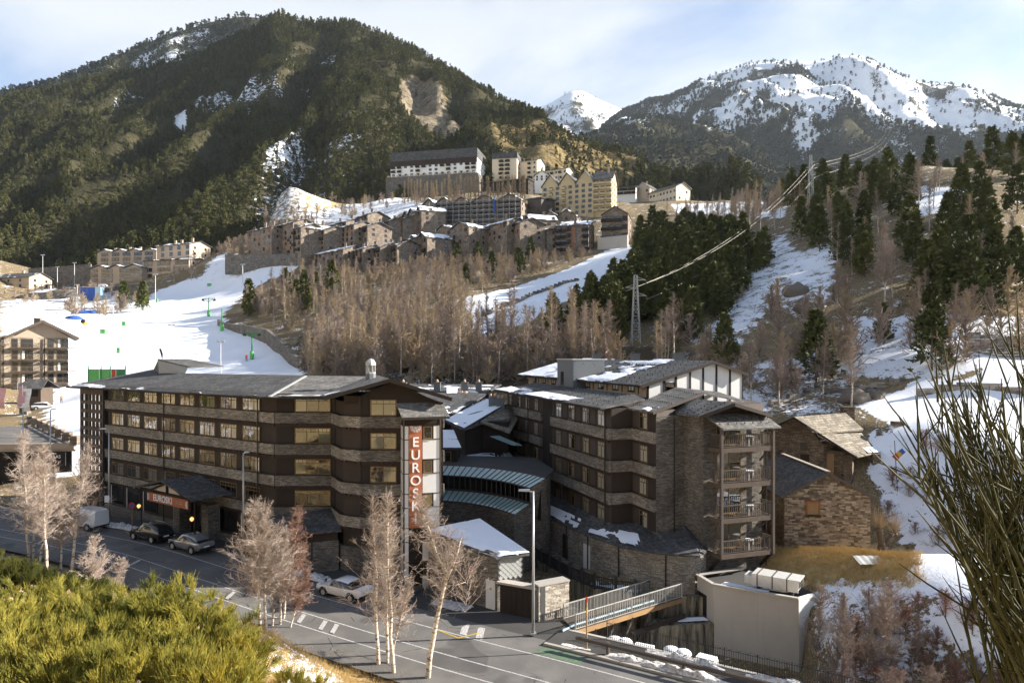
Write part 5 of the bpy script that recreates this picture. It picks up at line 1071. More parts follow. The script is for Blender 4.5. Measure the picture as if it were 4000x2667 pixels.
for k, (p0, p1) in enumerate((((2470, 2523, 45.5), (2545, 2550, 44.9)), ((2715, 2585, 43.9), (2790, 2612, 43.2)))):
    a, b = XY(p0[0], p0[2]), XY(p1[0], p1[2]); o = empty('planter_box', (a[0], a[1], -2.1), ['long white snow filled box just right of the near barrels', 'long white snow filled box at the right end of the iron fence'][k], 'box', 'snow filled boxes')
    fr = Fr(a, (b[0] - a[0], b[1] - a[1])); ln = math.dist(a, b)
    part(o, 'box', 'plastic_white', lambda m: fr.box(m, 0, ln, -.8, 0, -2.1, -.65)); part(o, 'snow_cap', 'snow', lambda m: fr.box(m, .03, ln - .03, -.77, -.03, -.65, -.48))
strip('yard_ledge', idx_range(5.2, 13), -4.5, -6.6, -2.15, -2.15, 'concrete_stained', 1.2)
# concrete plant room with duct
BX = empty('plant_room', (17, 50, -3.2), 'bare concrete flat roofed plant room with a metal duct on top', 'building')
c0, c1, c2, c3 = (14.8, 50.7), (19.8, 47.7), (23.4, 50.6), (18.2, 55.4); c4 = (14.2, 53.0)
part(BX, 'front_wall', 'concrete', lambda m: m.hexa([(c0[0], c0[1], -3.4), (c1[0], c1[1], -3.4), (c1[0] + .1, c1[1] + .3, -3.4), (c0[0] + .15, c0[1] + .3, -3.4), (c0[0], c0[1], 1.8), (c1[0], c1[1], 1.8), (c1[0] + .1, c1[1] + .3, 1.8), (c0[0] + .15, c0[1] + .3, 1.8)]))
part(BX, 'sun_whitened_wall', 'white_render', lambda m: m.hexa([(c1[0], c1[1], -3.4), (c2[0], c2[1], -3.4), (c2[0] - .2, c2[1] + .25, -3.4), (c1[0] - .2, c1[1] + .25, -3.4), (c1[0], c1[1], 1.82), (c2[0], c2[1], 1.5), (c2[0] - .2, c2[1] + .25, 1.5), (c1[0] - .2, c1[1] + .25, 1.82)]))  # concrete side coloured white to stand for the sun falling on it
part(BX, 'left_wall', 'concrete', lambda m: (m.hexa([(c4[0], c4[1], .7), (c0[0], c0[1], .7), (c0[0] + .3, c0[1] + .1, .7), (c4[0] + .3, c4[1] + .1, .7), (c4[0], c4[1], 1.8), (c0[0], c0[1], 1.8), (c0[0] + .3, c0[1] + .1, 1.8), (c4[0] + .3, c4[1] + .1, 1.8)]), m.hexa([(14.55, 51.65, -3.4), (c0[0], c0[1], -3.4), (c0[0] + .3, c0[1] + .1, -3.4), (14.85, 51.75, -3.4), (14.55, 51.65, .7), (c0[0], c0[1], .7), (c0[0] + .3, c0[1] + .1, .7), (14.85, 51.75, .7)])))
part(BX, 'doorway', 'room_dark', lambda m: m.hexa([(14.35, 53, -3.4), (14.6, 51.7, -3.4), (14.9, 51.8, -3.4), (14.65, 53.1, -3.4), (14.35, 53, .7), (14.6, 51.7, .7), (14.9, 51.8, .7), (14.65, 53.1, .7)]))
part(BX, 'roof_deck', 'asphalt_dark', lambda m: m.prism([(c0[0] + .25, c0[1] + .2), (c1[0] - .1, c1[1] + .3), (c2[0] - .3, c2[1] + .2), c3, (c4[0] + .25, c4[1])], 1.2, 1.45))
for a, b in ((c0, c1), (c4, c0), (c4, (18.2, 54.6))): part(BX, 'parapet', 'concrete', lambda m: m.bar((a[0], a[1], 1.86), (b[0], b[1], 1.86), .3, .12))
snow_sheet(BX, [(15.2, 51.0, 1.46), (18.2, 49.3, 1.46), (18.8, 50.2, 1.46), (16.0, 51.9, 1.46)], .85, 81, th=.16)
du = empty('air_duct', (18.6, 50, 1.8), 'galvanised rectangular air duct on the plant room roof', 'duct')
DF = Fr((17.6, 50.6), (2.6, -1.75)); 
part(du, 'trunking', 'metal_duct', lambda m: (DF.box(m, .0, 3.1, -1.5, .2, 1.9, 2.75), DF.box(m, -.6, 0, -1.2, -.1, 1.9, 2.5)))
for s in (.35, 1.4, 2.4): part(du, 'flange', 'wood_mid', lambda m: DF.box(m, s, s + .07, -1.53, .23, 1.87, 2.78))
part(du, 'mouth', 'room_dark', lambda m: DF.box(m, 3.1, 3.12, -1.42, .12, 1.98, 2.67)); part(du, 'lip', 'metal_duct', lambda m: [DF.box(m, 3.1, 3.3, -1.5, .2, 2.69, 2.75), DF.box(m, 3.1, 3.2, -1.5, -1.44, 1.9, 2.69), DF.box(m, 3.1, 3.2, .14, .2, 1.9, 2.69)])
part(du, 'foot', 'metal_dark', lambda m: [DF.box(m, s, s + .2, -1.3, 0, 1.45, 1.9) for s in (.3, 2.6)])
# ------------------------------------------------------------------ garage range
GR = empty('garage_building', (-2, 52, 0), 'long stone garage with snowy lean-to roof and diamond slate gable', 'garage')
f0, f1, b1_, b0_ = Vector((-1.06, 50.4, 0)), Vector((.85, 51.35, 0)), Vector((-3.2, 57.4, 0)), Vector((-6.6, 54.6, 0))
part(GR, 'wall', 'slate_stone', lambda m: m.hexa([b0_ + Vector((0, 0, -.5)), f0 + Vector((0, 0, -.5)), f1 + Vector((0, 0, -.5)), b1_ + Vector((0, 0, -.5)), b0_ + Vector((0, 0, 4.75)), f0 + Vector((0, 0, 3.9)), f1 + Vector((0, 0, 3.9)), b1_ + Vector((0, 0, 4.75))]))
r_ = [b0_ + Vector((-.4, -.3, 4.85)), f0 + Vector((-.1, -.4, 4.0)), f1 + Vector((.45, -.3, 4.0)), b1_ + Vector((.5, .3, 4.95))]
gro = part(GR, 'roof', 'roof_slate', lambda m: m.slab(r_, .14)); snow_sheet(GR, [Vector(r_[3]), Vector(r_[2]), Vector(r_[1]).lerp(Vector(r_[2]), .12), Vector(r_[0]).lerp(Vector(r_[3]), .05)], .74, 91, bias=lambda I, J: -.22 * J + .05)
GF = Fr(f0, f1 - f0); shl = part(GR, 'slate_panel', 'slate_joint', lambda m: GF.box(m, .03, 2.0, .0, .05, 2.2, 3.86)); shingles(GR, GF, .03, 2.0, 2.2, 3.9, .07, .4, 'slate_diamond', shl)
WF = Fr(b0_, f0 - b0_); part(GR, 'door', 'door_white', lambda m: WF.box(m, 5.9, 6.75, 0, .06, .05, 2.15), 'white steel door with a yellow warning sign'); part(GR, 'warning_sign', 'yellow_paint', lambda m: m.poly([WF(6.25, .07, 1.45), WF(6.5, .07, 1.45), WF(6.375, .07, 1.72)]))
part(GR, 'alarm_box', 'red_paint', lambda m: WF.box(m, 4.4, 4.75, 0, .1, 2.6, 2.85))
GD = Fr((-.95, 50.25), (2.62, -1.35)); part(GR, 'garage_door', 'wood_dark', lambda m: GD.box(m, .1, 2.85, -.1, .02, 0, 2.1)); part(GR, 'lintel', 'concrete', lambda m: GD.box(m, -.1, 3.1, -.6, .2, 2.1, 2.25))
for i in range(6): part(GR, 'door_board', 'wood_dark', lambda m: GD.box(m, .12 + i * .455, .12 + i * .455 + .43, .02, .05, .02, 2.08))
PW = empty('stone_pier', (3.1, 49, 0), 'sunlit rough stone pier beside the dark garage door', 'wall')
PF = Fr((1.86, 48.4), (2.25, 1.25)); part(PW, 'core', 'slate_joint', lambda m: PF.box(m, .03, 2.5, -.85, -.03, -.3, 2.45)); part(PW, 'coping', 'kerb_stone', lambda m: PF.box(m, -.05, 2.6, -.9, .08, 2.45, 2.55))
def stones(root, fr, s0, s1, z0, z1, t, mw, mh, mat, seed, name='stone', limit=300, depth=.1, topf=None, inward=0.0):
    """coursed stones, each its own part; past the limit joined as stuff"""
    r = random.Random(seed); z = z0; cnt = 0; extra = MB(); variants = []
    for v in range(6):
        j = [r.uniform(-.1, .1) for _ in range(12)]
        m = MB().hexa([(-.5 + j[0] * .3, 0, -.5 + j[1] * .4), (.5 + j[2] * .3, 0, -.5 + j[3] * .4), (.5, 1, -.5), (-.5, 1, -.5), (-.5 + j[4] * .3, .05 + j[5] * .3, .5 + j[6] * .4), (.5 + j[7] * .3, j[8] * .3, .5 + j[9] * .4), (.5, 1, .5), (-.5, 1, .5)])
        variants.append(m)
    key = [v.mesh(name, mat) for v in variants]; wl_ = wloc(root)
    while z < z1 - .02:
        h = mh * r.uniform(.7, 1.35); h = min(h, z1 - z)
        s = s0 + r.uniform(-.3, 0) * mw
        while s < s1:
            w_ = mw * r.uniform(.55, 1.6); a = max(s, s0); b = min(s + w_, s1)
            if b - a > .05 and (topf is None or z + h * .6 < topf((a + b) / 2)):
                k = r.randrange(6); dd = depth * r.uniform(.75, 1.25)
                if cnt < limit:
                    o = link(name, key[k], root, fr((a + b) / 2, t + dd, z + h / 2) - wl_, fr.rz); o.scale = ((b - a) * .96, dd + inward, h * .93); cnt += 1
                else:
                    for f in variants[k].f:
                        extra.poly([fr((a + b) / 2 + variants[k].v[i][0] * (b - a) * .96, t + dd - variants[k].v[i][1] * (dd + inward), z + h / 2 + variants[k].v[i][2] * h * .93) for i in f])
            s += w_
        z += h
    if extra.f: extra.build('masonry', mat, root, kind='stuff', base=wl_)
    return cnt
def stone_mat(name, lo, mid, hi):
    t = NT(name, .92, .15); rr_ = t.math('FRACT', t.math('ADD', t.rand(), t.n('ShaderNodeNewGeometry').outputs['Random Per Island']))
    t.col(t.ramp(t.math('ADD', t.math('MULTIPLY', rr_, .75), t.math('MULTIPLY', t.noise(7, 4, .7), .3)), [(.15, lo), (.5, mid), (.9, hi)])); t.bump(t.noise(16, 4, .7), .7, .03)
stone_mat('stone_tan', (0.22, 0.19, 0.15), (0.38, 0.33, 0.27), (0.55, 0.49, 0.40)); stone_mat('stone_brown', (0.10, 0.075, 0.052), (0.24, 0.18, 0.125), (0.42, 0.33, 0.23)); stone_mat('stone_grey', (0.10, 0.088, 0.075), (0.23, 0.20, 0.17), (0.38, 0.34, 0.29))
stones(PW, PF, 0, 2.56, -.3, 2.45, -.03, .34, .12, 'stone_tan', 5, depth=.05); PS = Fr((1.62, 49.3), (.24, -.9)); stones(PW, PS, 0, .93, -.3, 2.45, -.2, .34, .12, 'stone_grey', 6, depth=.05)
part(PW, 'side_core', 'slate_joint', lambda m: PS.box(m, 0, .93, -.5, -.16, -.3, 2.44))
# ------------------------------------------------------------------ glazed gallery between the hotels
GL = empty('glass_gallery', (-2.5, 64, .3), 'curved two tier glazed gallery linking the two hotels', 'conservatory')
arc = [tuple(p) for p in resample(np.array([(-8.5, 67.6, 0), (-4, 66.2, 0), (-.6, 63.6, 0), (1.6, 60.6, 0)]), .55)]
def off(i, d):
    a = Vector(arc[max(0, i - 1)]); b = Vector(arc[min(len(arc) - 1, i + 1)]); t = unit(b - a); return Vector(arc[i]) + Vector((t.y, -t.x, 0)) * d
na_ = len(arc)
for (nm, d0, z0, d1, z1, pm) in (('roof_pane', .15, 7.05, -1.7, 7.75, 'glass_teal'), ('wall_pane', 0, 5.75, 0, 7.0, 'pane'), ('skirt_pane', 1.75, 4.95, .05, 5.65, 'glass_teal')):
    for i in range(na_ - 1):
        p = [off(i, d0) + Vector((0, 0, z0)), off(i + 1, d0) + Vector((0, 0, z0)), off(i + 1, d1) + Vector((0, 0, z1)), off(i, d1) + Vector((0, 0, z1))]
        MB().poly(p).build(nm, pm, GL); MB().bar(p[0], p[3], .07, .09).build('glazing_bar', 'metal_dark', GL)
    for dd, zz in ((d0, z0), (d1, z1)): MB().tube([off(i, dd) + Vector((0, 0, zz)) for i in range(na_)], .07, 4).build('rail', 'wood_mid' if zz > 7.5 else 'metal_dark', GL)
m = MB()
for i in range(na_ - 1): m.poly([off(i, -1.2) + Vector((0, 0, 4)), off(i + 1, -1.2) + Vector((0, 0, 4)), off(i + 1, -1.2) + Vector((0, 0, 7.4)), off(i, -1.2) + Vector((0, 0, 7.4))])
m.build('back_wall', 'room_dark', GL); m = MB()
for i in range(na_ - 1): m.poly([off(i, 1.75) + Vector((0, 0, -.3)), off(i + 1, 1.75) + Vector((0, 0, -.3)), off(i + 1, 1.75) + Vector((0, 0, 4.93)), off(i, 1.75) + Vector((0, 0, 4.93))])
m.build('stone_base', 'slate_stone', GL)
e_ = off(na_ - 1, 1.75); part(GL, 'end_wall', 'slate_stone', lambda m: m.poly([e_ + Vector((0, 0, -.3)), Vector((3.6, 64.5, -.3)), Vector((3.6, 64.5, 7.6)), off(na_ - 1, -1.7) + Vector((0, 0, 7.7)), off(na_ - 1, .1) + Vector((0, 0, 7)), off(na_ - 1, 0) + Vector((0, 0, 5.7)), e_ + Vector((0, 0, 4.95))]))
part(GL, 'gallery_roof', 'asphalt_dark', lambda m: m.prism([(off(i, -1.7).x, off(i, -1.7).y) for i in range(na_)] + [(4.0, 66), (2.5, 74), (-8, 76)], 7.6, 7.78))
part(GL, 'downpipe', 'metal_grey', lambda m: m.tube([(2.55, 62.2, 7.6), (2.55, 62.2, 4.5), (2.3, 61.9, 4.3)], .09, 6))
# glass pyramid, huts and chalets behind
GP = empty('glass_skylight', (1, 74, 7.8), 'sloping glass skylight with snow above the gallery', 'skylight')
q = [W(1795, 1780, 77), W(2040, 1828, 71), W(1985, 1760, 79), W(1850, 1762, 82)]
for i in range(6):
    a, b = i / 6, (i + 1) / 6; p = [q[0].lerp(q[1], a), q[0].lerp(q[1], b), q[3].lerp(q[2], b), q[3].lerp(q[2], a)]
    MB().poly(p).build('pane', 'glass_teal', GP); MB().bar(p[0], p[3], .12).build('glazing_bar', 'metal_galv', GP)
snow_sheet(GP, [q[0].lerp(q[1], .1), q[0].lerp(q[1], .6), q[3].lerp(q[2], .6), q[3].lerp(q[2], .1)], .6, 101)
part(GP, 'curb', 'wood_dark', lambda m: m.hexa([(p.x, p.y, 7.0) for p in (q[0], q[1], q[2], q[3])] + [p - Vector((0, 0, .08)) for p in (q[0], q[1], q[2], q[3])]))
def chalet(name, label, base, fr, w_, dp, z0, ez, rz_, wall, roofm, gable=None, overhang=.5, snow=None, seed=1):
    """gable end towards the camera on frame fr"""
    o = empty(name, fr(w_ / 2, -dp / 2, z0), label, 'building')
    part(o, 'wall', wall, lambda m: m.hexa([fr(0, 0, z0), fr(w_, 0, z0), fr(w_, -dp, z0), fr(0, -dp, z0), fr(0, 0, ez), fr(w_, 0, ez), fr(w_, -dp, ez), fr(0, -dp, ez)]))
    part(o, 'gable_wall', gable or wall, lambda m: m.hexa([fr(0, .0, ez), fr(w_, 0, ez), fr(w_, -.2, ez), fr(0, -.2, ez), fr(w_ / 2 - .05, 0, rz_ - .1), fr(w_ / 2 + .05, 0, rz_ - .1), fr(w_ / 2 + .05, -.2, rz_ - .1), fr(w_ / 2 - .05, -.2, rz_ - .1)]))
    sl_ = (rz_ - ez) / (w_ / 2); L0, Rg, R0_ = fr(-overhang, overhang, ez - overhang * sl_), fr(w_ / 2, overhang, rz_), fr(w_ + overhang, overhang, ez - overhang * sl_); bb = -fr.n * (dp + 2 * overhang)
    part(o, 'roof', roofm, lambda m: m.slab([L0, Rg, Rg + bb, L0 + bb], .16)); part(o, 'roof', roofm, lambda m: m.slab([Rg, R0_, R0_ + bb, Rg + bb], .16))
    if snow:
        snow_sheet(o, [L0 + bb, L0, Rg, Rg + bb], snow, seed, bias=lambda I, J: -.12 * J); snow_sheet(o, [R0_, R0_ + bb, Rg + bb, Rg], snow, seed + 1, bias=lambda I, J: -.12 * J)
    return o
def pots(root, c, w_, h, n=1, mat='slate_diamond_dark'):
    p = part(root, 'chimney', mat, lambda m: (m.box(c[0] - w_ / 2, c[0] + w_ / 2, c[1] - .4, c[1] + .4, c[2], c[2] + h), m.box(c[0] - w_ / 2 - .08, c[0] + w_ / 2 + .08, c[1] - .48, c[1] + .48, c[2] + h, c[2] + h + .1)))
    for i in range(n): x = c[0] + (i - (n - 1) / 2) * .5; part(root, 'chimney_pot', 'terracotta', lambda m: m.lathe((x, c[1], c[2] + h + .1), [(.14, 0), (.2, .15), (.12, .35), (.05, .42)], 8), parent=p)
hut = empty('snowy_hut', W(1755, 1830, 72), 'small dark hut with snow covered lean-to roof beside the sign tower', 'hut')
a = W(1717, 1750, 71); part(hut, 'wall', 'wood_dark', lambda m: m.box(a.x - 1.5, a.x + 1.8, a.y, a.y + 4, 7.6, 9.2)); window(hut, Fr((a.x - .2, a.y), (1, 0)), .2, .03, 7.75, 1.2, 1.1, 2, 0, 'wood_frame')
rr = [W(1690, 1752, 70.5), W(1802, 1752, 70.5), W(1772, 1682, 77), W(1690, 1682, 77)]
part(hut, 'roof', 'roof_slate', lambda m: m.slab(rr, .12)); snow_sheet(hut, rr, .72, 111)
# steep roofed chalet with white panels
C1 = empty('panelled_chalet', W(1810, 1700, 86), 'dark chalet with white panelled gable and snow laden roof between the hotels', 'chalet')
pr = [W(1738, 1643, 79), W(1813, 1676, 75), W(1975, 1580, 86), W(1900, 1560, 93)]
part(C1, 'roof', 'roof_slate', lambda m: m.slab(pr, .2)); snow_sheet(C1, [pr[0], pr[1], pr[2], pr[3]], .95, 121, lift=.05, bias=lambda I, J: .3 - .25 * J)
pr2 = [W(1813, 1676, 75), W(1990, 1690, 76), W(2040, 1600, 88), W(1975, 1575, 88)]
part(C1, 'roof', 'roof_slate', lambda m: m.slab([W(1813, 1676, 75), W(1890, 1650, 79), W(1975, 1590, 88), W(1960, 1560, 90)], .2)); part(C1, 'roof', 'roof_stone_tan', lambda m: m.slab([W(1875, 1645, 78.5), W(1992, 1688, 76), W(2030, 1620, 86), W(1985, 1575, 87)], .2))
part(C1, 'wall', 'wood_dark', lambda m: m.prism([(p.x, p.y) for p in (W(1762, 1700, 81), W(1815, 1700, 77), W(1885, 1700, 79), W(1985, 1700, 78), W(2010, 1700, 88), W(1900, 1700, 92))], 6, 11.2))
gp0, gp1 = W(1770, 1600, 84), W(1905, 1560, 95)
C2 = Fr(gp0, (gp1.x - gp0.x, gp1.y - gp0.y)); lw_ = math.dist(gp0[:2], gp1[:2])
part(C1, 'gable_wall', 'wood_dark', lambda m: m.poly([C2(0, 0, 9.8), C2(lw_, 0, 10.5), C2(lw_, 0, 12.4), C2(lw_ * .85, 0, 13.4), C2(0, 0, 11.9)]))
for i in range(5):
    a_, b_ = lw_ * (i * .19 + .02), lw_ * (i * .19 + .17); part(C1, 'white_panel', 'cream_render', lambda m: m.poly([C2(a_, .05, 9.9 + i * .1), C2(b_, .05, 9.9 + i * .1), C2(b_, .05, 11.7 + b_ / lw_ * 1.55), C2(a_, .05, 11.7 + a_ / lw_ * 1.55)]))
tr_ = [C2(-.8, .6, 11.75), C2(lw_ * .87, .6, 13.6), C2(lw_ * .87, -7, 13.6), C2(-.8, -7, 11.75)]
part(C1, 'upper_roof', 'roof_slate', lambda m: (m.slab(tr_, .18), m.slab([C2(lw_ * .87, .6, 13.6), C2(lw_ * 1.2, .6, 12.3), C2(lw_ * 1.2, -7, 12.3), C2(lw_ * .87, -7, 13.6)], .18))); snow_sheet(C1, [tr_[0], tr_[0].lerp(tr_[1], .3), tr_[3].lerp(tr_[2], .3), tr_[3]], .6, 125)
for px_, py_, dd in ((1812, 1560, 96), (1925, 1575, 86), (1955, 1580, 85)):
    p = W(px_, py_, dd); pots(C1, (p.x, p.y, p.z - 1.5), 1.0, 2.2, 2)
C3 = empty('low_slate_roof', W(1700, 1540, 100), 'long low slate roofed building behind the sign tower with snowy rooflights', 'building')
lr = [W(1600, 1560, 92), W(1850, 1560, 92), W(1960, 1500, 104), W(1600, 1497, 104)]
part(C3, 'roof', 'roof_slate', lambda m: m.slab(lr, .2)); part(C3, 'wall', 'wood_dark', lambda m: m.prism([(p.x, p.y) for p in lr], 5, 12.3)); snow_sheet(C3, [lr[0].lerp(lr[3], .3), lr[1].lerp(lr[2], .3), lr[1].lerp(lr[2], .9), lr[0].lerp(lr[3], .9)], .42, 131)
p = W(1765, 1520, 95); part(C3, 'rooflight', 'snow', lambda m: m.slab([W(1745, 1535, 95), W(1785, 1535, 95), W(1787, 1505, 98), W(1745, 1505, 98)], .3))
for px_ in (1575, 1708, 1815, 1870): p = W(px_, 1520, 98); pots(C3, (p.x, p.y, p.z - 1), .9, 1.9, 1)
part(C3, 'glass_canopy', 'glass_teal', lambda m: m.slab([W(1915, 1703, 76), W(2005, 1738, 73.5), W(2040, 1738, 74.5), W(1950, 1700, 77)], .06))
# ------------------------------------------------------------------ stone barn and house on the right
BN = empty('stone_barn', (26, 62, 2), 'rubble stone barn with dark slate roof and small orange window', 'barn')
bl, br_, ap_ = Vector((22.9, 58.1, 0)), Vector((29.7, 57.2, 0)), Vector((26.35, 57.65, 0)); bd_ = Vector((.35, 10, 0))
BFr = Fr(bl, br_ - bl); bw_ = (br_ - bl).length; btop = lambda s: 7.0 + 1.9 * (1 - abs(s - bw_ / 2) / (bw_ / 2))
part(BN, 'wall', 'rubble', lambda m: m.prism([(bl.x, bl.y + .12), (br_.x, br_.y + .12), (br_.x + bd_.x, br_.y + bd_.y), (bl.x + bd_.x, bl.y + bd_.y)], 1.0, 6.95))
part(BN, 'gable_wall', 'rubble', lambda m: m.hexa([BFr(0, -.12, 6.9), BFr(bw_, -.12, 6.9), BFr(bw_, -.4, 6.9), BFr(0, -.4, 6.9), BFr(bw_ / 2 - .05, -.12, 8.75), BFr(bw_ / 2 + .05, -.12, 8.75), BFr(bw_ / 2 + .05, -.4, 8.75), BFr(bw_ / 2 - .05, -.4, 8.75)]))
stones(BN, BFr, .02, bw_ - .02, 1.4, 8.7, -.12, .36, .14, 'stone_brown', 15, depth=.07, topf=lambda s: btop(s) - .1)
rlf, rap, rrt = BFr(-.35, .3, 6.85), BFr(bw_ / 2, .3, 8.98), BFr(bw_ + .35, .3, 6.85); rbk = bd_ + Vector((0, .6, 0))
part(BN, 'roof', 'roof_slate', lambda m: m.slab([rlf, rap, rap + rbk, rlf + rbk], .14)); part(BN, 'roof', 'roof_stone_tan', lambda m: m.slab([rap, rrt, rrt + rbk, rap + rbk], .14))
part(BN, 'ridge_cap', 'stone_tan', lambda m: m.bar(rap + Vector((0, 0, .05)), rap + rbk + Vector((0, 0, .05)), .35, .08))
for a, b in ((rlf, rap), (rap, rrt)): part(BN, 'verge_board', 'wood_grey', lambda m: m.bar(a + Vector((0, -.03, -.1)), b + Vector((0, -.03, -.1)), .06, .18))
wdw = part(BN, 'window', 'wood_orange', lambda m: BFr.box(m, 1.85, 2.75, -.05, .01, 5.35, 6.35)); part(BN, 'window_frame', 'wood_shutter', lambda m: [BFr.box(m, 1.75, 2.85, -.05, .09, 6.35, 6.5), BFr.box(m, 1.75, 1.87, -.05, .06, 5.3, 6.35), BFr.box(m, 2.73, 2.85, -.05, .06, 5.3, 6.35)], parent=wdw); part(BN, 'sill', 'metal_dark', lambda m: BFr.box(m, 1.7, 2.9, -.05, .2, 5.2, 5.32), parent=wdw)
HS = empty('stone_house', (33, 75, 5.5), 'old rubble stone house with tan slab roof, chimney and open porch', 'house')
h0, h1_ = Vector((27.8, 75, 0)), Vector((34.7, 70, 0)); HF = Fr(h0, h1_ - h0); hw = (h1_ - h0).length; rv = Vector((7.6, 4.7, 0))
part(HS, 'wall', 'rubble', lambda m: m.hexa([HF(.1, 0, 3.5), HF(5.6, 0, 3.5), HF(5.6, 0, 3.5) + rv * .95, HF(.1, 0, 3.5) + rv * .95, HF(.1, 0, 10.35), HF(5.6, 0, 9.5), HF(5.6, 0, 9.5) + rv * .95, HF(.1, 0, 10.35) + rv * .95]))
part(HS, 'gable_wall', 'rubble', lambda m: m.poly([HF(.1, .01, 10.2), HF(5.6, .01, 9.3), HF(4.7, .01, 10.5), HF(2.6, .01, 12.05)]))
la, aa, mf, me_, re_ = Vector((27.3, 75.2, 10.5)), Vector((29.9, 73, 12.25)), Vector((31.7, 71.6, 10.75)), Vector((39, 76.5, 10.5)), Vector((37.5, 77.7, 12.25))
lf_, le_ = Vector((34.9, 69.7, 8.55)), Vector((38.4, 72.6, 8.55))
part(HS, 'roof', 'roof_stone_tan', lambda m: m.slab([la + HF.n * .4, aa + HF.n * .4, re_, la + rv], .16)); part(HS, 'roof', 'roof_stone_tan', lambda m: m.slab([aa + HF.n * .4, mf + HF.n * .4, me_, re_], .16)); part(HS, 'roof', 'roof_stone_tan', lambda m: m.slab([mf + HF.n * .4 - Vector((0, 0, .2)), lf_ + HF.n * .3, le_, me_ - Vector((.3, .3, .3))], .16))
part(HS, 'verge_board', 'wood_dark', lambda m: [m.bar(la + HF.n * .45 - Vector((0, 0, .12)), aa + HF.n * .45 - Vector((0, 0, .12)), .1, .2), m.bar(aa + HF.n * .45 - Vector((0, 0, .12)), lf_ + HF.n * .45 - Vector((0, 0, .2)), .1, .2)])
p = W(3310, 1650, 78.5); pots(HS, (p.x, p.y, 10.8), 1.3, 2.0, 0, 'rubble')
part(HS, 'porch_pier', 'rubble', lambda m: [HF.box(m, 7.5, 8.3, -.8, 0, 3.5, 8.6), m.box(37.3, 38.1, 71.4, 72.3, 4.5, 8.5)])
for s, z0, z1, w_, mt in ((1.0, 8.0, 8.6, .6, 'wood_mid'), (3.3, 6.6, 8.3, .9, 'wood_red'), (3.3, 8.7, 9.5, .7, 'wood_mid')): part(HS, 'shutter', mt, lambda m: HF.box(m, s, s + w_, 0, .06, z0, z1))
part(HS, 'door', 'wood_orange', lambda m: HF.box(m, 5.75, 6.5, -.6, -.5, 6.3, 8.5)); part(HS, 'porch_wall', 'rubble', lambda m: HF.box(m, 5.6, 7.6, -3.5, -.65, 3.5, 8.8)); part(HS, 'steps', 'rubble_grey', lambda m: [HF.box(m, 5.7, 8.2, -.6 + k * .4, -.2 + k * .4, 3.5, 6.2 - k * .35) for k in range(7)])
snow_sheet(HS, [lf_.lerp(le_, .5), le_ + Vector((3.5, 2, -.2)), me_ + Vector((1.5, 0, -1.3)), mf.lerp(me_, .7) - Vector((0, 0, .9))], .8, 141, lift=.05); part(HS, 'lean_to_roof', 'wood_dark', lambda m: m.slab([le_ + Vector((-.6, -.4, -.25)), le_ + Vector((4.5, 2.6, -.5)), le_ + Vector((4.5, 6, .2)), le_ + Vector((-.5, 3.4, .4))], .12)); part(HS, 'lean_to_post', 'wood_dark', lambda m: [m.bar(le_ + Vector((k, k * .57 - .1, -.3)), le_ + Vector((k, k * .57 - .1, -4)), .14) for k in (1.5, 4.2)])
part(HS, 'store_clutter', ['red_paint', 'wood_orange', 'wood_dark'], lambda m: (m.box(39.3, 39.9, 73.6, 74.2, 4.6, 6.3, 0), m.box(41, 42.4, 75, 75.6, 5.0, 6.0, 1), m.box(39, 43, 77, 78, 4.5, 7, 2)))
FL = empty('small_flag', (38.2, 67.5, 6), 'small blue yellow and red flag on a pole by the porch', 'flag')
p = W(3508, 1800, 67.5); part(FL, 'pole', 'wood_grey', lambda m: m.bar((p.x, p.y, 4.5), p + Vector((-.35, 0, 2.0)), .05)); 
for i, mt in enumerate(('blue_paint', 'yellow_paint', 'red_paint')): part(FL, 'stripe', mt, lambda m: m.poly([p + Vector((.75 - i * .3, 0, .85 - i * .28)), p + Vector((.45 - i * .3, .05, .57 - i * .28)), p + Vector((.05 - i * .3, .1, .95 - i * .25)), p + Vector((.4 - i * .3, 0, 1.25 - i * .25))]))
OW = empty('ruined_pillar', W(3513, 1740, 75), 'lone rough stone pillar standing in the snow behind the house', 'pillar'); p = W(3513, 1740, 75); stones(OW, Fr((p.x - .55, p.y), (1, 0)), 0, 1.1, p.z - .5, p.z + 2.6, 0, .4, .2, 'stone_brown', 21, inward=.8)
# dry stone walls on the right hill
def field_wall(label, pts, h, mat, seed, mw=.7, mh=.28, thick=.5):
    P = resample(np.array([(p.x, p.y, p.z) for p in pts]), 2.2); o = empty('dry_stone_wall', tuple(P[0]), label, 'wall'); c = 0
    for a, b in zip(P[:-1], P[1:]):
        fr = Fr(a, b - a); za = (gz(a[0], a[1]) + gz(b[0], b[1])) / 2; ln = float(np.linalg.norm((b - a)[:2])); c += stones(o, fr, 0, ln, za - .3, za + h, 0, mw, mh, mat, seed + c, limit=max(0, 280 - c), inward=thick)
    return o
RW = field_wall('tall mortared stone retaining wall under the railing at far right', [D(2222, 800, 92), D(2290, 805, 90), D(2420, 790, 88)], 2.7, 'stone_grey', 31, 1.0, .45)
f = empty('slope_railing', D(2222, 760, 92), 'thin metal railing on top of the retaining wall', 'railing')
rp = [Vector((*(D(x_, 790, d_)[:2]), 0)) for x_, d_ in ((2222, 92.4), (2290, 90.4), (2420, 88.4))]
for a, b in zip(rp[:-1], rp[1:]):
    za, zb = gz(a.x, a.y) + 2.6, gz(b.x, b.y) + 2.6; railing(f, (a.x, a.y, za), (b.x, b.y, zb), 1.1, 24, 'metal_galv', .02)
field_wall('low dark field wall crossing the snow above the stone house', [D(1890, 905, 89), D(2000, 895, 87), D(2080, 885, 86)], .7, 'stone_grey', 41)
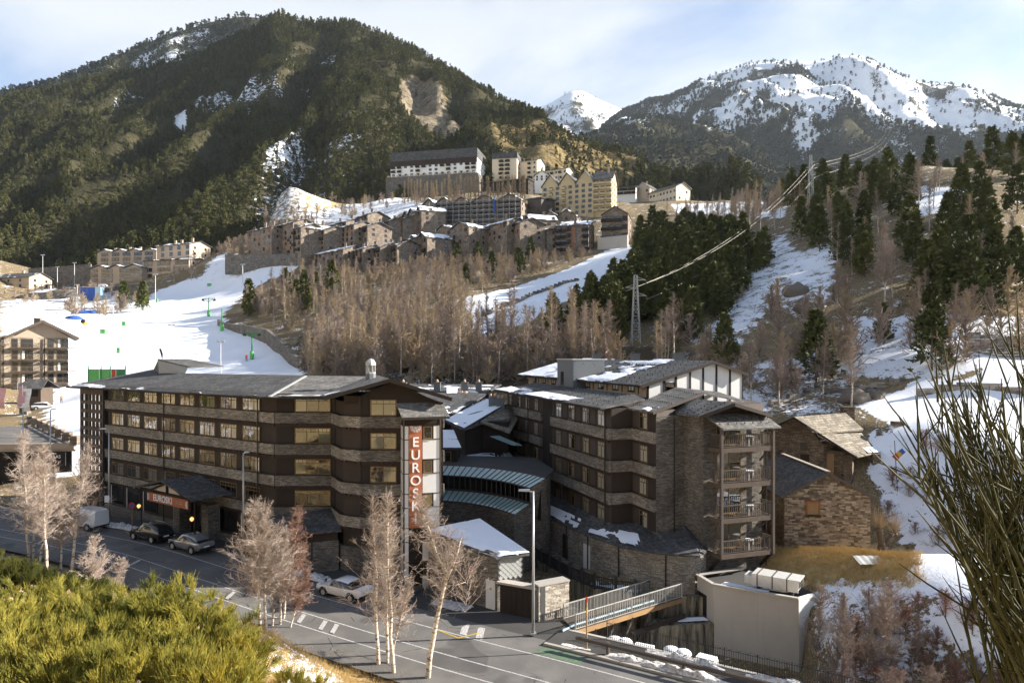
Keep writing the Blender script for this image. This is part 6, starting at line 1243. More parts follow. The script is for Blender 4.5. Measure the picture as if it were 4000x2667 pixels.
field_wall('low dark field wall at the right edge of the snow field', [D(2110, 905, 82), D(2200, 880, 82), D(2360, 855, 80)], .8, 'stone_grey', 51)
field_wall('tumbled field wall beside the birches under the snowy bank', [D(1770, 955, 88), D(1850, 915, 90), D(1900, 900, 92)], .7, 'stone_grey', 61)
field_wall('dark terrace wall across the snowy track below the village', [D(1110, 745, 175), D(1200, 715, 190), D(1330, 665, 215)], .9, 'stone_grey', 71, 1.6, .5)
def boulder(label, c, r, seed, sq=(1, 1, .7), mat='rock'):
    n_, m_ = 18, 12; th = np.linspace(0, 2 * math.pi, n_, endpoint=False); ph = np.linspace(-1.3, 1.45, m_); T1, P1 = np.meshgrid(th, ph, indexing='ij')
    d_ = np.stack([np.cos(T1) * np.cos(P1), np.sin(T1) * np.cos(P1), np.sin(P1)], -1); k = .55 + .9 * fbm(d_[..., 0] * 2.2 + seed, d_[..., 1] * 2.2 + d_[..., 2] * 2.6, 5, seed)
    V = d_ * k[..., None] * r * np.array(sq); ix = np.arange(n_ * m_).reshape(n_, m_); nx2 = np.roll(ix, -1, 0); q = np.stack([ix[:, :-1], nx2[:, :-1], nx2[:, 1:], ix[:, 1:]], -1).reshape(-1, 4)
    o = link('boulder', npmesh('boulder', V.reshape(-1, 3), q, mat, True), None, c); return tag(o, label, 'rock', 'boulders')
for lb, x_, y_, d_, r in (('large rounded boulder above the stone house chimney', 1960, 930, 84, 1.7), ('dark crag in the snow below the hillside pines', 1860, 790, 118, 2.6), ('dark crag at the foot of the snowy bank', 1830, 730, 128, 2.2), ('small rock at the edge of the snow field', 2010, 905, 84, 1.2)):
    p = D(x_, y_, d_); boulder(lb, (p.x, p.y, gz(p.x, p.y) + r * .2), r, int(x_))
# ------------------------------------------------------------------ parking deck and balcony hotel on the left
DK = empty('parking_deck', (-85, 110, 0), 'sunlit parking deck with tan stone parapet left of the lattice', 'parking deck')
dp_ = [(-60, 95), (-92, 131), (-135, 131), (-112, 92)]
part(DK, 'slab', ['concrete', 'asphalt'], lambda m: m.prism(dp_, 5.6, 6.5, 0, 1)); part(DK, 'wall', 'room_dark', lambda m: m.prism([(-60.8, 95.5), (-92, 130.5), (-130, 130), (-110, 93)], -1, 5.6))
part(DK, 'edge_beam', 'tan_render', lambda m: m.bar((-60, 94.9, 6.3), (-112, 91.9, 6.3), .5, .8))
for k in range(9):
    a = Vector((-60, 95, 6.5)).lerp(Vector((-92, 131, 6.5)), k / 8); part(DK, 'parapet_post', 'town_stone', lambda m: m.box(a.x - .5, a.x + .5, a.y - .5, a.y + .5, 6.5, 7.7))
    if k < 8: b = Vector((-60, 95, 6.5)).lerp(Vector((-92, 131, 6.5)), (k + 1) / 8); part(DK, 'parapet_rail', 'wood_mid', lambda m: (m.bar(a + Vector((0, 0, .9)), b + Vector((0, 0, .9)), .2, .25), m.bar(a + Vector((0, 0, .4)), b + Vector((0, 0, .4)), .12, .18)))
for k in range(6):
    a = Vector((-92, 130.8, 6.5)).lerp(Vector((-135, 130.8, 6.5)), k / 5); part(DK, 'parapet_post', 'town_stone', lambda m: m.box(a.x - .6, a.x + .6, a.y - .6, a.y + .6, 6.5, 8.3))
part(DK, 'parapet_wall', 'tan_render', lambda m: m.box(-135, -92, 130.6, 131, 6.5, 7.7))
SF = Fr((-66.6, 94.5), (6, .35)); sg_ = part(DK, 'sign_board', 'sign_black', lambda m: SF.box(m, .0, 5.6, .3, .5, 3.7, 5.5)); letter(DK, 'SERRAS', SF, 4.0, .52, 4.75, .62, name='lettering', parent=sg_)
BH = empty('ski_hotel', (-122, 168, 5), 'tan stone ski hotel with balconies at the foot of the piste', 'hotel')
HF2 = Fr((-135, 151), (26.2, 18.2)); 
part(BH, 'wall', 'tan_stone', lambda m: m.prism([tuple(HF2(0, 0, 0)[:2]), tuple(HF2(32, 0, 0)[:2]), tuple(HF2(32, -16, 0)[:2]), tuple(HF2(0, -16, 0)[:2])], 3, 23.6))
for (s0, s1, zr_, ze_) in ((19.5, 34.2, 27.3, 23.2), (6, 19.6, 25, 21.4)):
    sm = (s0 + s1) / 2; part(BH, 'roof', 'roof_slate', lambda m: (m.slab([HF2(s0, 1.6, ze_), HF2(sm, 1.6, zr_), HF2(sm, -17, zr_), HF2(s0, -17, ze_)], .4), m.slab([HF2(sm, 1.6, zr_), HF2(s1, 1.6, ze_), HF2(s1, -17, ze_), HF2(sm, -17, zr_)], .4)))
    part(BH, 'gable_wall', 'tan_render', lambda m: m.poly([HF2(s0 + 1.4, .05, ze_), HF2(s1 - 1.6, .05, ze_), HF2(sm, .05, zr_ - .4)])); part(BH, 'barge_board', 'wood_grey', lambda m: (m.bar(HF2(s0, 1.65, ze_ - .2), HF2(sm, 1.65, zr_ - .2), .2, .6), m.bar(HF2(sm, 1.65, zr_ - .2), HF2(s1, 1.65, ze_ - .2), .2, .6)))
p = HF2(26, -8, 25.5); pots(BH, p, 1.6, 2.6, 0, 'town_stone')
bal_ = MB().box(0, 6, -1.5, 0, -.18, 0).box(0, 6, -1.5, -1.44, .95, 1.05).box(0, .06, -1.5, 0, .95, 1.05).box(5.94, 6, -1.5, 0, .95, 1.05)
for i in range(22): bal_.box(.1 + i * .27, .14 + i * .27, -1.49, -1.45, 0, .95)
bal_m = bal_.mesh('balcony', 'wood_mid'); tw_m = MB().box(0, 1.1, -.06, 0, 0, 2.1, 1).box(.06, 1.04, -.07, -.05, .06, 2.04, 0).mesh('window', ['glass_dark', 'wood_mid'])
for fl in range(5):
    zf = 9.6 + fl * 2.8 - (.4 if fl == 0 else 0)
    for s in (9.2, 20.5, 27.6):
        if s < 12 and fl == 4: continue
        link('balcony', bal_m, BH, HF2(s, 0, zf) - BH.location, HF2.rz)
        for ds in (.4, 2.2, 3.4): link('window', tw_m, BH, HF2(s + ds, .05, zf) - BH.location, HF2.rz)
        if (fl + int(s)) % 2: link('curtain', MB().poly([(0.1, -.08, .1), (.6, -.08, .1), (.6, -.08, 2), (.1, -.08, 2)]).mesh('curtain', 'curtain'), BH, HF2(s + 2.2, .05, zf) - BH.location, HF2.rz)
for s in (19.2, 27.2): part(BH, 'downpipe', 'wood_dark', lambda m: m.tube([HF2(s, .3, 23), HF2(s, .3, 5)], .15, 6))
part(BH, 'terrace_wall', 'tan_render', lambda m: HF2.box(m, 8, 34, 0, 6, 3, 6.6)); part(BH, 'terrace_canopy', 'wood_dark', lambda m: HF2.box(m, 8, 40, .5, 8, 8.0, 8.3)); part(BH, 'shop_front', 'room_dark', lambda m: HF2.box(m, 10, 36, .1, 7.5, 6.2, 8.0))
KS = empty('kiosk', W(130, 1550, 148), 'small slate roofed kiosk in front of the ski hotel', 'kiosk'); p = W(130, 1548, 148)
part(KS, 'wall', 'wood_mid', lambda m: m.box(p.x - 3.0, p.x + 1.6, p.y, p.y + 4, 5, p.z + 1.8)); part(KS, 'serving_hatch', 'room_dark', lambda m: m.box(p.x - 2.4, p.x + 1.0, p.y - .05, p.y, p.z, p.z + 1.4)); part(KS, 'roof', 'roof_slate', lambda m: (m.slab([(p.x - 4, p.y - 1, p.z + 1.7), (p.x + 2.6, p.y - 1, p.z + 1.7), (p.x + 1.8, p.y + 2, p.z + 3.6), (p.x - 2.6, p.y + 2, p.z + 3.6)], .2), m.slab([(p.x - 4, p.y + 5, p.z + 1.7), (p.x + 2.6, p.y + 5, p.z + 1.7), (p.x + 1.8, p.y + 2, p.z + 3.6), (p.x - 2.6, p.y + 2, p.z + 3.6)], .2)))
for k, (x_, y0, y1, mt, lb) in enumerate(((8, 1515, 1595, 'cloth_pink', 'faded pink banner at the left edge of the picture'), (88, 1508, 1595, 'cloth_pink', 'faded pink banner beside the kiosk'), (107, 1518, 1605, 'plastic_white', 'white printed banner right of the pink one'))):
    a, b = W(x_, y0, 140), W(x_, y1, 140); o = empty('banner', (b.x, b.y, 5.5), lb, 'banner', 'banners by the kiosk'); part(o, 'pole', 'metal_grey', lambda m: m.bar((a.x - 1.0, a.y, 5), (a.x - 1.0, a.y, a.z + .8), .09))
    m = MB(); n = 6
    for i in range(n): t0, t1 = i / n, (i + 1) / n; m.poly([(a.x - .9, a.y + .2 * math.sin(i), a.z + (b.z - a.z) * t0), (a.x + .7 - .2 * t0, a.y + .25 * math.sin(i + 1), a.z + (b.z - a.z) * t0), (a.x + .7 - .2 * t1, a.y + .25 * math.sin(i + 2), a.z + (b.z - a.z) * t1), (a.x - .9, a.y + .2 * math.sin(i + 1), a.z + (b.z - a.z) * t1)])
    m.build('cloth', mt, o)
# ------------------------------------------------------------------ village
TWM = {}
def town_win(w_, h_, kind):
    k = (w_, h_, kind)
    if k not in TWM:
        m = MB().box(0, w_, -.12, 0, 0, h_, 1); m.box(.1, w_ - .1, -.14, -.1, .1, h_ - .1, 0)
        if kind == 'shut': m.box(-.02, w_ * .52, -.2, -.12, 0, h_, 2)
        elif kind == 'red': m.box(w_ * .1, w_ * .9, -.2, -.12, .05, h_, 2)
        elif kind == 'bal': m.box(-.5, w_ + .5, -1.3, 0, -.2, 0, 3); m.box(-.5, w_ + .5, -1.3, -1.2, 0, 1.0, 2)
        elif kind == 'loggia': m.box(-.3, w_ + .3, -1.2, 0, -.25, .75, 3)
        TWM[k] = m.mesh('window', ['glass_dark', {'bal': 'wood_dark', 'loggia': 'wood_dark'}.get(kind, 'wood_mid'), 'wood_shutter' if kind == 'shut' else ('wood_red' if kind == 'red' else 'wood_dark'), 'yellow_render' if kind == 'loggia' else 'wood_dark'])
    return TWM[k]
def block(name, label, px0, d0, px1, d1, pyb, pye, dp, wall, roof, floors, cols, kinds, rise=2.0, ridge='along', snow=.5, chim=1, seed=0, ww=1.2, wh=1.3, mansard=None, side=None, group='village buildings', extend=8, winf=None):
    r = random.Random(seed); a, b = XY(px0, d0), XY(px1, d1); fr = Fr(a, (b[0] - a[0], b[1] - a[1])); L = math.dist(a, b); dm = (d0 + d1) / 2
    z0 = CZ - (pyb - HY) / F * dm; ez = CZ - (pye - HY) / F * dm; o = empty(name, fr(L / 2, -dp / 2, z0), label, 'building', group)
    part(o, 'wall', wall, lambda m: m.prism([tuple(fr(0, 0, 0)[:2]), tuple(fr(L, 0, 0)[:2]), tuple(fr(L, -dp, 0)[:2]), tuple(fr(0, -dp, 0)[:2])], z0 - extend, ez))
    ov = .8
    if ridge == 'along':
        A_, B_, C_, D_ = fr(-ov, ov, ez), fr(L + ov, ov, ez), fr(L + ov, -dp / 2, ez + rise), fr(-ov, -dp / 2, ez + rise)
        part(o, 'roof', roof, lambda m: (m.slab([A_, B_, C_, D_], .3), m.slab([D_, C_, fr(L + ov, -dp - ov, ez), fr(-ov, -dp - ov, ez)], .3)))
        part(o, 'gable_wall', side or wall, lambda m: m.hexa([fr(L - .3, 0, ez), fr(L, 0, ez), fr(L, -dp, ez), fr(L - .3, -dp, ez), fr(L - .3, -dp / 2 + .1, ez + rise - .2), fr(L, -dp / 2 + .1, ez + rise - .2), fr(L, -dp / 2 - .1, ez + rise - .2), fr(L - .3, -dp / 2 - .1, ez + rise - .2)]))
        if snow: snow_sheet(o, [A_, B_, C_, D_], snow, seed + 5, cell=.9, lift=.1, th=.2)
    elif ridge == 'front':
        n_ = max(1, round(L / 9)); wd = L / n_
        for i in range(n_):
            s0, s1 = i * wd, (i + 1) * wd; sm = (s0 + s1) / 2; A_, B_, C_ = fr(s0 - .3, ov, ez), fr(sm, ov, ez + rise), fr(s1 + .3, ov, ez); bb = -fr.n * (dp + 2 * ov)
            part(o, 'roof', roof, lambda m: (m.slab([A_, B_, B_ + bb, A_ + bb], .3), m.slab([B_, C_, C_ + bb, B_ + bb], .3))); part(o, 'gable_wall', wall, lambda m: m.poly([fr(s0, .02, ez), fr(s1, .02, ez), fr(sm, .02, ez + rise - .2)]))
            if snow: snow_sheet(o, [A_ + bb, A_, B_, B_ + bb], snow, seed + i, cell=.9, lift=.1, th=.2); snow_sheet(o, [C_, C_ + bb, B_ + bb, B_], snow, seed + i + 7, cell=.9, lift=.1, th=.2)
    elif ridge == 'shed':
        A_, B_, C_, D_ = fr(-ov, ov, ez), fr(L + ov, ov, ez), fr(L + ov, -dp - ov, ez + rise), fr(-ov, -dp - ov, ez + rise); part(o, 'roof', roof, lambda m: m.slab([A_, B_, C_, D_], .3)); part(o, 'upper_wall', wall, lambda m: m.prism([tuple(fr(0, -dp * .5, 0)[:2]), tuple(fr(L, -dp * .5, 0)[:2]), tuple(fr(L, -dp, 0)[:2]), tuple(fr(0, -dp, 0)[:2])], ez, ez + rise * .45))
        if snow: snow_sheet(o, [A_, B_, C_, D_], snow, seed + 5, cell=.9, lift=.1, th=.2)
    if mansard:
        part(o, 'mansard', mansard, lambda m: m.hexa([fr(-.4, .5, ez - .1), fr(L + .4, .5, ez - .1), fr(L + .4, -dp - .4, ez - .1), fr(-.4, -dp - .4, ez - .1), fr(0, -.6, ez + rise), fr(L, -.6, ez + rise), fr(L, -dp, ez + rise), fr(0, -dp, ez + rise)]))
        for i in range(cols): link('window', town_win(1.2, 1.0, 'plain'), o, fr((i + .4) * L / cols, .35, ez + .5) - o.location, fr.rz)
    fh = (ez - z0) / floors; cw = L / cols
    for f_ in range(floors):
        for c_ in range(cols):
            kd = kinds[(c_ + (f_ if winf else 0)) % len(kinds)] if not callable(kinds) else kinds(c_, f_, r)
            if kd is None: continue
            link('window', town_win(ww, wh, kd), o, fr((c_ + .5) * cw - ww / 2 + r.uniform(-.15, .15) * (1 if roof != 'flat' else 0), .02, z0 + f_ * fh + (fh - wh) * .42) - o.location, fr.rz)
    sf = Fr(fr(L, 0, 0), -fr.n); ns = max(1, int(dp / 4.5))
    for f_ in range(floors):
        for c_ in range(ns):
            if r.random() < .75: link('window', town_win(1.0, 1.2, 'plain'), o, sf((c_ + .5) * dp / ns - .5, .02, z0 + f_ * fh + (fh - 1.2) * .42) - o.location, sf.rz)
    for i in range(chim):
        s = L * (i + .6) / (chim + .2); zc = ez + (rise * .3 if ridge else 0); p = fr(s, -dp * r.uniform(.3, .7), zc); hh = r.uniform(1.6, 2.8) + (rise * .5); part(o, 'chimney', wall if 'stone' in wall else 'tan_render', lambda m: (m.box(p.x - .5, p.x + .5, p.y - .5, p.y + .5, p.z - .5, p.z + hh), m.box(p.x - .6, p.x + .6, p.y - .6, p.y + .6, p.z + hh, p.z + hh + .15)))
    return o, fr, L, z0, ez
def z3(x, y): return 1400 + x / 1.809, 500 + y / 1.809
def z4(x, y): return x / 1.809, 850 + y / 1.809
def z5(x, y): return 900 + x / 2.613, 750 + y / 2.613
def B(zf, name, label, x0, x1, yb, ye, d0, d1, dp, *a, **k):
    p0 = zf(x0, ye); p1 = zf(x1, yb); return block(name, label, p0[0], d0, p1[0], d1, p1[1], p0[1], dp, *a, **k)
# upper hotels
o, fr, L, z0, ez = B(z3, 'white_hotel', 'white and brown hotel with slate mansard on a tall grey stone base', 228, 838, 335, 222, 452, 440, 22, 'white_render', 'roof_slate', 4, 14, lambda c, f, r: 'red' if f == 3 else (None if c % 3 == 2 and f == 1 else ('bal' if c % 4 in (0, 1) and f in (1, 2) else 'plain')), rise=6.0, ridge=None, mansard='roof_slate', chim=5, seed=1, ww=1.9, wh=1.5)
part(o, 'timber_storey', 'wood_red', lambda m: fr.box(m, -.1, L + .1, .0, .3, ez - 3.4, ez - .1)); part(o, 'stone_base', 'slate_stone', lambda m: fr.box(m, -3, L + 1, -20, .8, z0 - 32, z0)); part(o, 'parapet', 'tan_render', lambda m: [fr.box(m, s, s + 1.6, .2, .9, z0, z0 + 1.0) for s in np.arange(-2, L, 3.2)], kind='stuff')
B(z3, 'cream_hotel', 'tall cream hotel with balcony column below the rocky hillside', 945, 1120, 362, 215, 455, 452, 16, 'cream_render', 'roof_slate', 5, 4, lambda c, f, r: ('bal' if c in (1, 2) else None), rise=4, ridge=None, mansard='roof_slate', chim=3, seed=2, ww=2.2, wh=1.6)
B(z3, 'cream_annex', 'lower sunlit cream range stepping down right of the cream hotel', 1120, 1262, 362, 235, 462, 456, 14, 'cream_render', 'roof_slate_light', 4, 4, ['plain', None, 'bal'], rise=2.5, chim=3, seed=3, snow=0)
B(z3, 'cream_terrace', 'long low cream terrace behind the yellow flats', 1245, 1470, 372, 300, 455, 445, 12, 'cream_render', 'roof_slate', 2, 8, ['bal', 'plain'], rise=2, chim=4, seed=4, snow=.2)
B(z3, 'white_cottage', 'small white gabled house in front of the cream hotel', 1245, 1345, 372, 335, 430, 428, 9, 'white_render', 'roof_slate', 2, 3, ['plain'], rise=3, ridge='front', chim=1, seed=5, snow=.3)
B(z3, 'low_garage_range', 'long dark garage range with snow on its flat roof', 865, 1200, 470, 375, 415, 405, 10, 'wood_dark', 'roof_slate', 2, 10, ['plain', None], rise=1.0, ridge='shed', chim=0, seed=6, snow=.85)
# yellow flats
o, fr, L, z0, ez = B(z3, 'yellow_flats', 'tall yellow block of flats with dark slate gables and loggias', 1296, 1660, 620, 400, 352, 340, 16, 'yellow_render', 'roof_slate', 6, 8, lambda c, f, r: 'loggia' if c in (1, 3) else ('plain' if c != 5 or f % 2 else 'plain'), rise=6, ridge='front', chim=3, seed=7, ww=1.7, wh=1.5, snow=0)
B(z3, 'yellow_tower', 'yellow flats end tower with balconies and tall slate roof', 1660, 1790, 590, 362, 341, 338, 14, 'yellow_render', 'roof_slate', 6, 3, lambda c, f, r: 'loggia', rise=5.5, ridge='along', chim=2, seed=8, ww=2.2, wh=1.6, snow=0)
B(z3, 'brown_gable_block', 'windowless purple brown block beside the yellow flats', 1195, 1292, 670, 500, 338, 334, 14, 'panel_grey', 'roof_slate', 3, 1, [None], rise=1.5, ridge='shed', chim=0, seed=9, snow=.85)
# unfinished flats behind scaffolding
for k, (x0, x1, yt) in enumerate(((455, 545, 545), (545, 790, 535), (800, 975, 520), (985, 1150, 510))):
    o, fr, L, z0, ez = B(z3, 'scaffolded_flats', ['grey stone end block left of the scaffolded flats', 'widest scaffolded flats with snowy twin gables', 'middle scaffolded flats with a blue rubbish chute', 'right hand scaffolded flats with steel frames and gable'][k], x0, x1, 700, yt, 340 - k * 4, 337 - k * 4, 15, 'town_stone' if k else 'slate_stone_warm', 'roof_slate', 5, [2, 6, 4, 4][k], ['plain'] if k else [None, 'plain'], rise=3.2, ridge='front', chim=2, seed=20 + k, ww=2.2 if k else 1.0, wh=1.7, snow=.6)
    if k:
        sc = empty('scaffolding', fr(L / 2, 1.5, z0), ['', 'pale steel scaffolding on the widest stone flats', 'pale steel scaffolding on the middle stone flats', 'dense steel scaffolding on the right hand stone flats'][k], 'scaffolding', 'scaffolding on the flats')
        for i in range(int(L / 3) + 1): part(sc, 'upright', 'scaffold', lambda m: fr.box(m, i * 3, i * 3 + .22, 1.4, 1.6, z0, ez + 1.5))
        for j in range(6): part(sc, 'deck', 'wood_grey', lambda m: fr.box(m, 0, L, .6, 1.7, z0 + j * (ez - z0) / 5.4, z0 + j * (ez - z0) / 5.4 + .25)); part(sc, 'guard_bar', 'scaffold', lambda m: fr.box(m, 0, L, 1.62, 1.72, z0 + j * (ez - z0) / 5.4 + 1.1, z0 + j * (ez - z0) / 5.4 + 1.25))
        if k == 2: part(sc, 'rubbish_chute', 'tarp_blue', lambda m: m.tube([fr(L - .6, 2, ez + .5), fr(L - .6, 2, z0 + 6)], .45, 8))
# right hand village blocks
B(z3, 'tan_long_house', 'long tan house with small windows at the right end of the village', 2055, 2245, 535, 440, 392, 375, 11, 'cream_render', 'roof_slate_light', 2, 8, ['plain'], rise=3, chim=0, seed=30, snow=0); B(z3, 'tan_gable_house', 'shaded tan gable house joined to the long tan house', 1950, 2058, 520, 430, 398, 392, 12, 'tan_render', 'roof_slate', 3, 3, ['plain', None], rise=4, ridge='front', chim=1, seed=31, snow=.2)
B(z3, 'white_low_range', 'low white range with long balcony beyond the yellow flats', 1792, 1960, 470, 420, 392, 388, 10, 'white_render', 'roof_slate_light', 2, 6, ['bal'], rise=1.2, ridge='shed', chim=0, seed=32, snow=.7)
B(z3, 'timber_balcony_flats', 'stone flats with red timber balconies above the snowy track', 1720, 1905, 790, 610, 292, 289, 13, 'town_stone', 'roof_slate', 3, 4, lambda c, f, r: 'bal' if c < 3 else 'red', rise=3.5, ridge='front', chim=1, seed=33, ww=2.4, wh=2.1, snow=.2)
B(z3, 'timber_front_flats', 'dark stone and red timber flats under a long stepped roof', 1395, 1625, 870, 690, 290, 286, 14, 'town_stone', 'roof_slate', 4, 6, lambda c, f, r: ['bal', 'bal', 'red', 'shut', None, 'bal'][c], rise=4.5, ridge='shed', chim=1, seed=34, ww=1.9, wh=2.0, snow=.45); B(z3, 'stepped_roof_house', 'stone house with stepped snowy roofs left of the timber flats', 1245, 1400, 860, 720, 300, 296, 13, 'town_stone', 'roof_slate', 3, 4, ['plain', 'red'], rise=4.5, ridge='shed', chim=2, seed=35, snow=.55); B(z3, 'green_roof_house', 'stone house with twin chimneys below the yellow flats', 1290, 1530, 700, 625, 318, 312, 10, 'town_stone', 'roof_slate', 2, 6, ['plain', 'red', None], rise=3, ridge='front', chim=3, seed=36, snow=.55)
# stone cluster
rows_ = [(z3, 540, 780, 830, 715, 305, 302, 3, 6, ['shut', 'red', 'plain'], 'front', 'stone house with orange shutters and four pots below the scaffolding'), (z3, 845, 1050, 800, 690, 306, 300, 3, 6, ['shut', 'red', None], 'along', 'stone house with snowy stepped roofs right of the shuttered house'),
         (z3, 1045, 1140, 800, 690, 299, 297, 3, 3, [None, 'shut'], 'along', 'sunlit stone gable with small orange windows beside the birches'), (z3, 1140, 1215, 790, 665, 303, 301, 3, 2, ['red', None], 'front', 'tall narrow stone house with red oriel and snowy gable'),
         (z5, 175, 420, 620, 385, 328, 324, 4, 5, ['red', 'shut', 'plain'], 'shed', 'stone block with dark red timber bays at the left of the village'), (z5, 400, 640, 620, 345, 326, 321, 5, 5, ['shut', 'red', 'plain', None], 'along', 'tall stone block with orange shutters and big chimney'), (z5, 560, 720, 625, 390, 319, 316, 4, 4, ['red', 'bal'], 'along', 'stone block with stacked red balconies'), (z5, 690, 800, 620, 400, 321, 318, 4, 2, ['bal', None], 'front', 'narrow sunlit stone gable right of the red balconies'),
         (z5, 800, 960, 610, 420, 322, 318, 4, 4, ['red', 'plain', 'bal'], 'along', 'shaded stone house with timber bays in mid village'), (z5, 940, 1180, 470, 335, 334, 330, 3, 6, ['plain', 'red', 'shut'], 'along', 'upper stone house row under the poplars, left part'), (z5, 1005, 1260, 575, 370, 322, 317, 4, 6, ['plain', 'shut', 'red'], 'along', 'stone house with lit right gable and snow ledges'), (z5, 1240, 1400, 530, 380, 320, 316, 3, 4, ['red', None, 'bal'], 'along', 'stone house with dark balconies in the centre of the village'),
         (z5, 1150, 1400, 400, 270, 340, 334, 3, 6, ['plain', 'red'], 'along', 'uppermost stone row with tall chimneys'), (z5, 1470, 1620, 500, 330, 332, 328, 4, 4, ['shut', 'plain'], 'along', 'stone house below the uppermost row'), (z5, 1610, 1760, 480, 310, 334, 330, 4, 4, ['plain', 'red', None], 'along', 'stone house with snowy porch roof by the scaffolding'), (z5, 1760, 1880, 420, 235, 335, 332, 4, 3, ['bal', None], 'front', 'tall stone gable tower in shade near the scaffolding'), (z5, 1860, 1950, 400, 215, 331, 329, 4, 2, ['plain', None], 'front', 'tall sunlit stone gable tower next to the scaffolding'),
         (z5, 855, 1150, 730, 620, 306, 301, 3, 7, ['red', 'plain', 'shut'], 'along', 'low front row house with red timber at the left end'), (z5, 1150, 1350, 760, 610, 303, 299, 4, 5, ['shut', 'red', 'bal'], 'along', 'low front row house with long snow ledge'), (z5, 1345, 1530, 790, 590, 301, 297, 4, 5, ['red', 'bal', 'shut'], 'along', 'front row house with orange windows behind the birches'), (z5, 1520, 1700, 790, 570, 300, 296, 4, 4, ['bal', 'red'], 'along', 'front row house with dark red bays above the birches'), (z5, 1640, 1820, 720, 520, 303, 299, 4, 4, ['plain', 'shut', 'red'], 'along', 'front row house under a broad snowy eave'), (z5, 1815, 2010, 680, 490, 301, 298, 4, 4, ['plain', 'bal', None], 'front', 'bright sunlit stone house at the end of the front row')]
for k, (zf, x0, x1, yb, ye, d0, d1, fl, cl_, kd, rg, lb) in enumerate(rows_): B(zf, 'stone_house', lb, x0, x1, yb, ye, d0 + 6, d1 - 5, 12, 'town_stone', 'roof_slate', fl, cl_, kd, rise=2.6, ridge=rg, chim=2, seed=40 + k, ww=1.5, wh=1.5, snow=.55, winf=True)
# apartment blocks left of the piste
o, fr, L, z0, ez = B(z4, 'tan_apartments', 'back row of tan apartments with snowy zigzag roof under the forest', 688, 1105, 345, 240, 385, 378, 12, 'tan_render', 'roof_slate', 3, 16, lambda c, f, r: 'plain' if c % 3 else None, rise=1.6, ridge='front', chim=4, seed=70, ww=2.3, wh=2.0, snow=.55); B(z4, 'tan_apartments', 'tall tan apartments with bright sunlit right gable', 1108, 1340, 400, 195, 362, 352, 13, 'tan_render', 'roof_slate', 5, 8, lambda c, f, r: 'plain' if c % 2 else None, rise=2.2, ridge='along', chim=3, seed=71, ww=2.2, wh=2.0, snow=.4, side='cream_render')  # right gable in paler cream, putting sunlight into its colour
B(z4, 'tan_apartments', 'front row of tan apartments with many dark windows, left part', 640, 1005, 490, 355, 350, 344, 12, 'tan_render', 'roof_slate', 4, 14, lambda c, f, r: None if c in (2, 6, 7) else 'plain', rise=1.6, ridge='front', chim=0, seed=72, ww=2.4, wh=1.9, snow=.6); B(z4, 'tan_apartments', 'front row of tan apartments, right part next to the snowy mound', 1015, 1335, 470, 300, 348, 340, 12, 'tan_render', 'roof_slate', 4, 10, lambda c, f, r: None if c % 4 == 2 else 'plain', rise=1.6, ridge='shed', chim=0, seed=73, ww=2.3, wh=2.0, snow=.6)
B(z4, 'tan_house', 'tan house with shallow roof at the left edge below the forest', -40, 205, 535, 425, 345, 338, 12, 'tan_render', 'roof_slate', 3, 6, ['plain', None], rise=3, ridge='along', chim=1, seed=74, snow=.3); B(z4, 'small_shed', 'small tan shed with snowy roof beside the road', 225, 340, 565, 535, 318, 315, 8, 'tan_render', 'roof_slate', 1, 3, ['plain', None], rise=2, chim=1, seed=75, snow=.8)
def far_wall(label, zf, pts, h, d, mat='rubble_grey', nm='retaining_wall'):
    P = [W(*zf(x, y), d + dd) for x, y, dd in pts]; m = MB()
    for a, b in zip(P[:-1], P[1:]):
        fr = Fr(a, b - a); ln = (b - a).length; m.hexa([fr(0, 0, a.z - 3), fr(ln, 0, b.z - 3), fr(ln, -1, b.z - 3), fr(0, -1, a.z - 3), fr(0, 0, a.z + h), fr(ln, 0, b.z + h), fr(ln, -1, b.z + h), fr(0, -1, a.z + h)])
    return m.build(nm, mat, label=label, cat='wall')
far_wall('long dark retaining wall beside the left apartments', z4, [(200, 470, 0), (420, 455, 0), (640, 440, 0)], 8, 352); far_wall('stone wall below the parked cars at far left', z4, [(60, 610, 0), (330, 570, 0), (640, 540, 8), (1000, 510, 16)], 3.0, 312); far_wall('tall stone retaining wall at the top of the piste', z4, [(1590, 355, 0), (1850, 360, -4), (2100, 345, -8)], 6.2, 322)
far_wall('curved dark retaining wall along the right edge of the piste', z4, [(1535, 770, 0), (1570, 800, -6), (1740, 820, -18), (1880, 850, -30), (2000, 960, -45), (2100, 1075, -60)], 2.4, 226)
vil_road = far_wall('grey parapet of the village road above the track', z3, [(1690, 810, 0), (1800, 800, -4), (1900, 790, -8)], 2.0, 286, 'concrete')
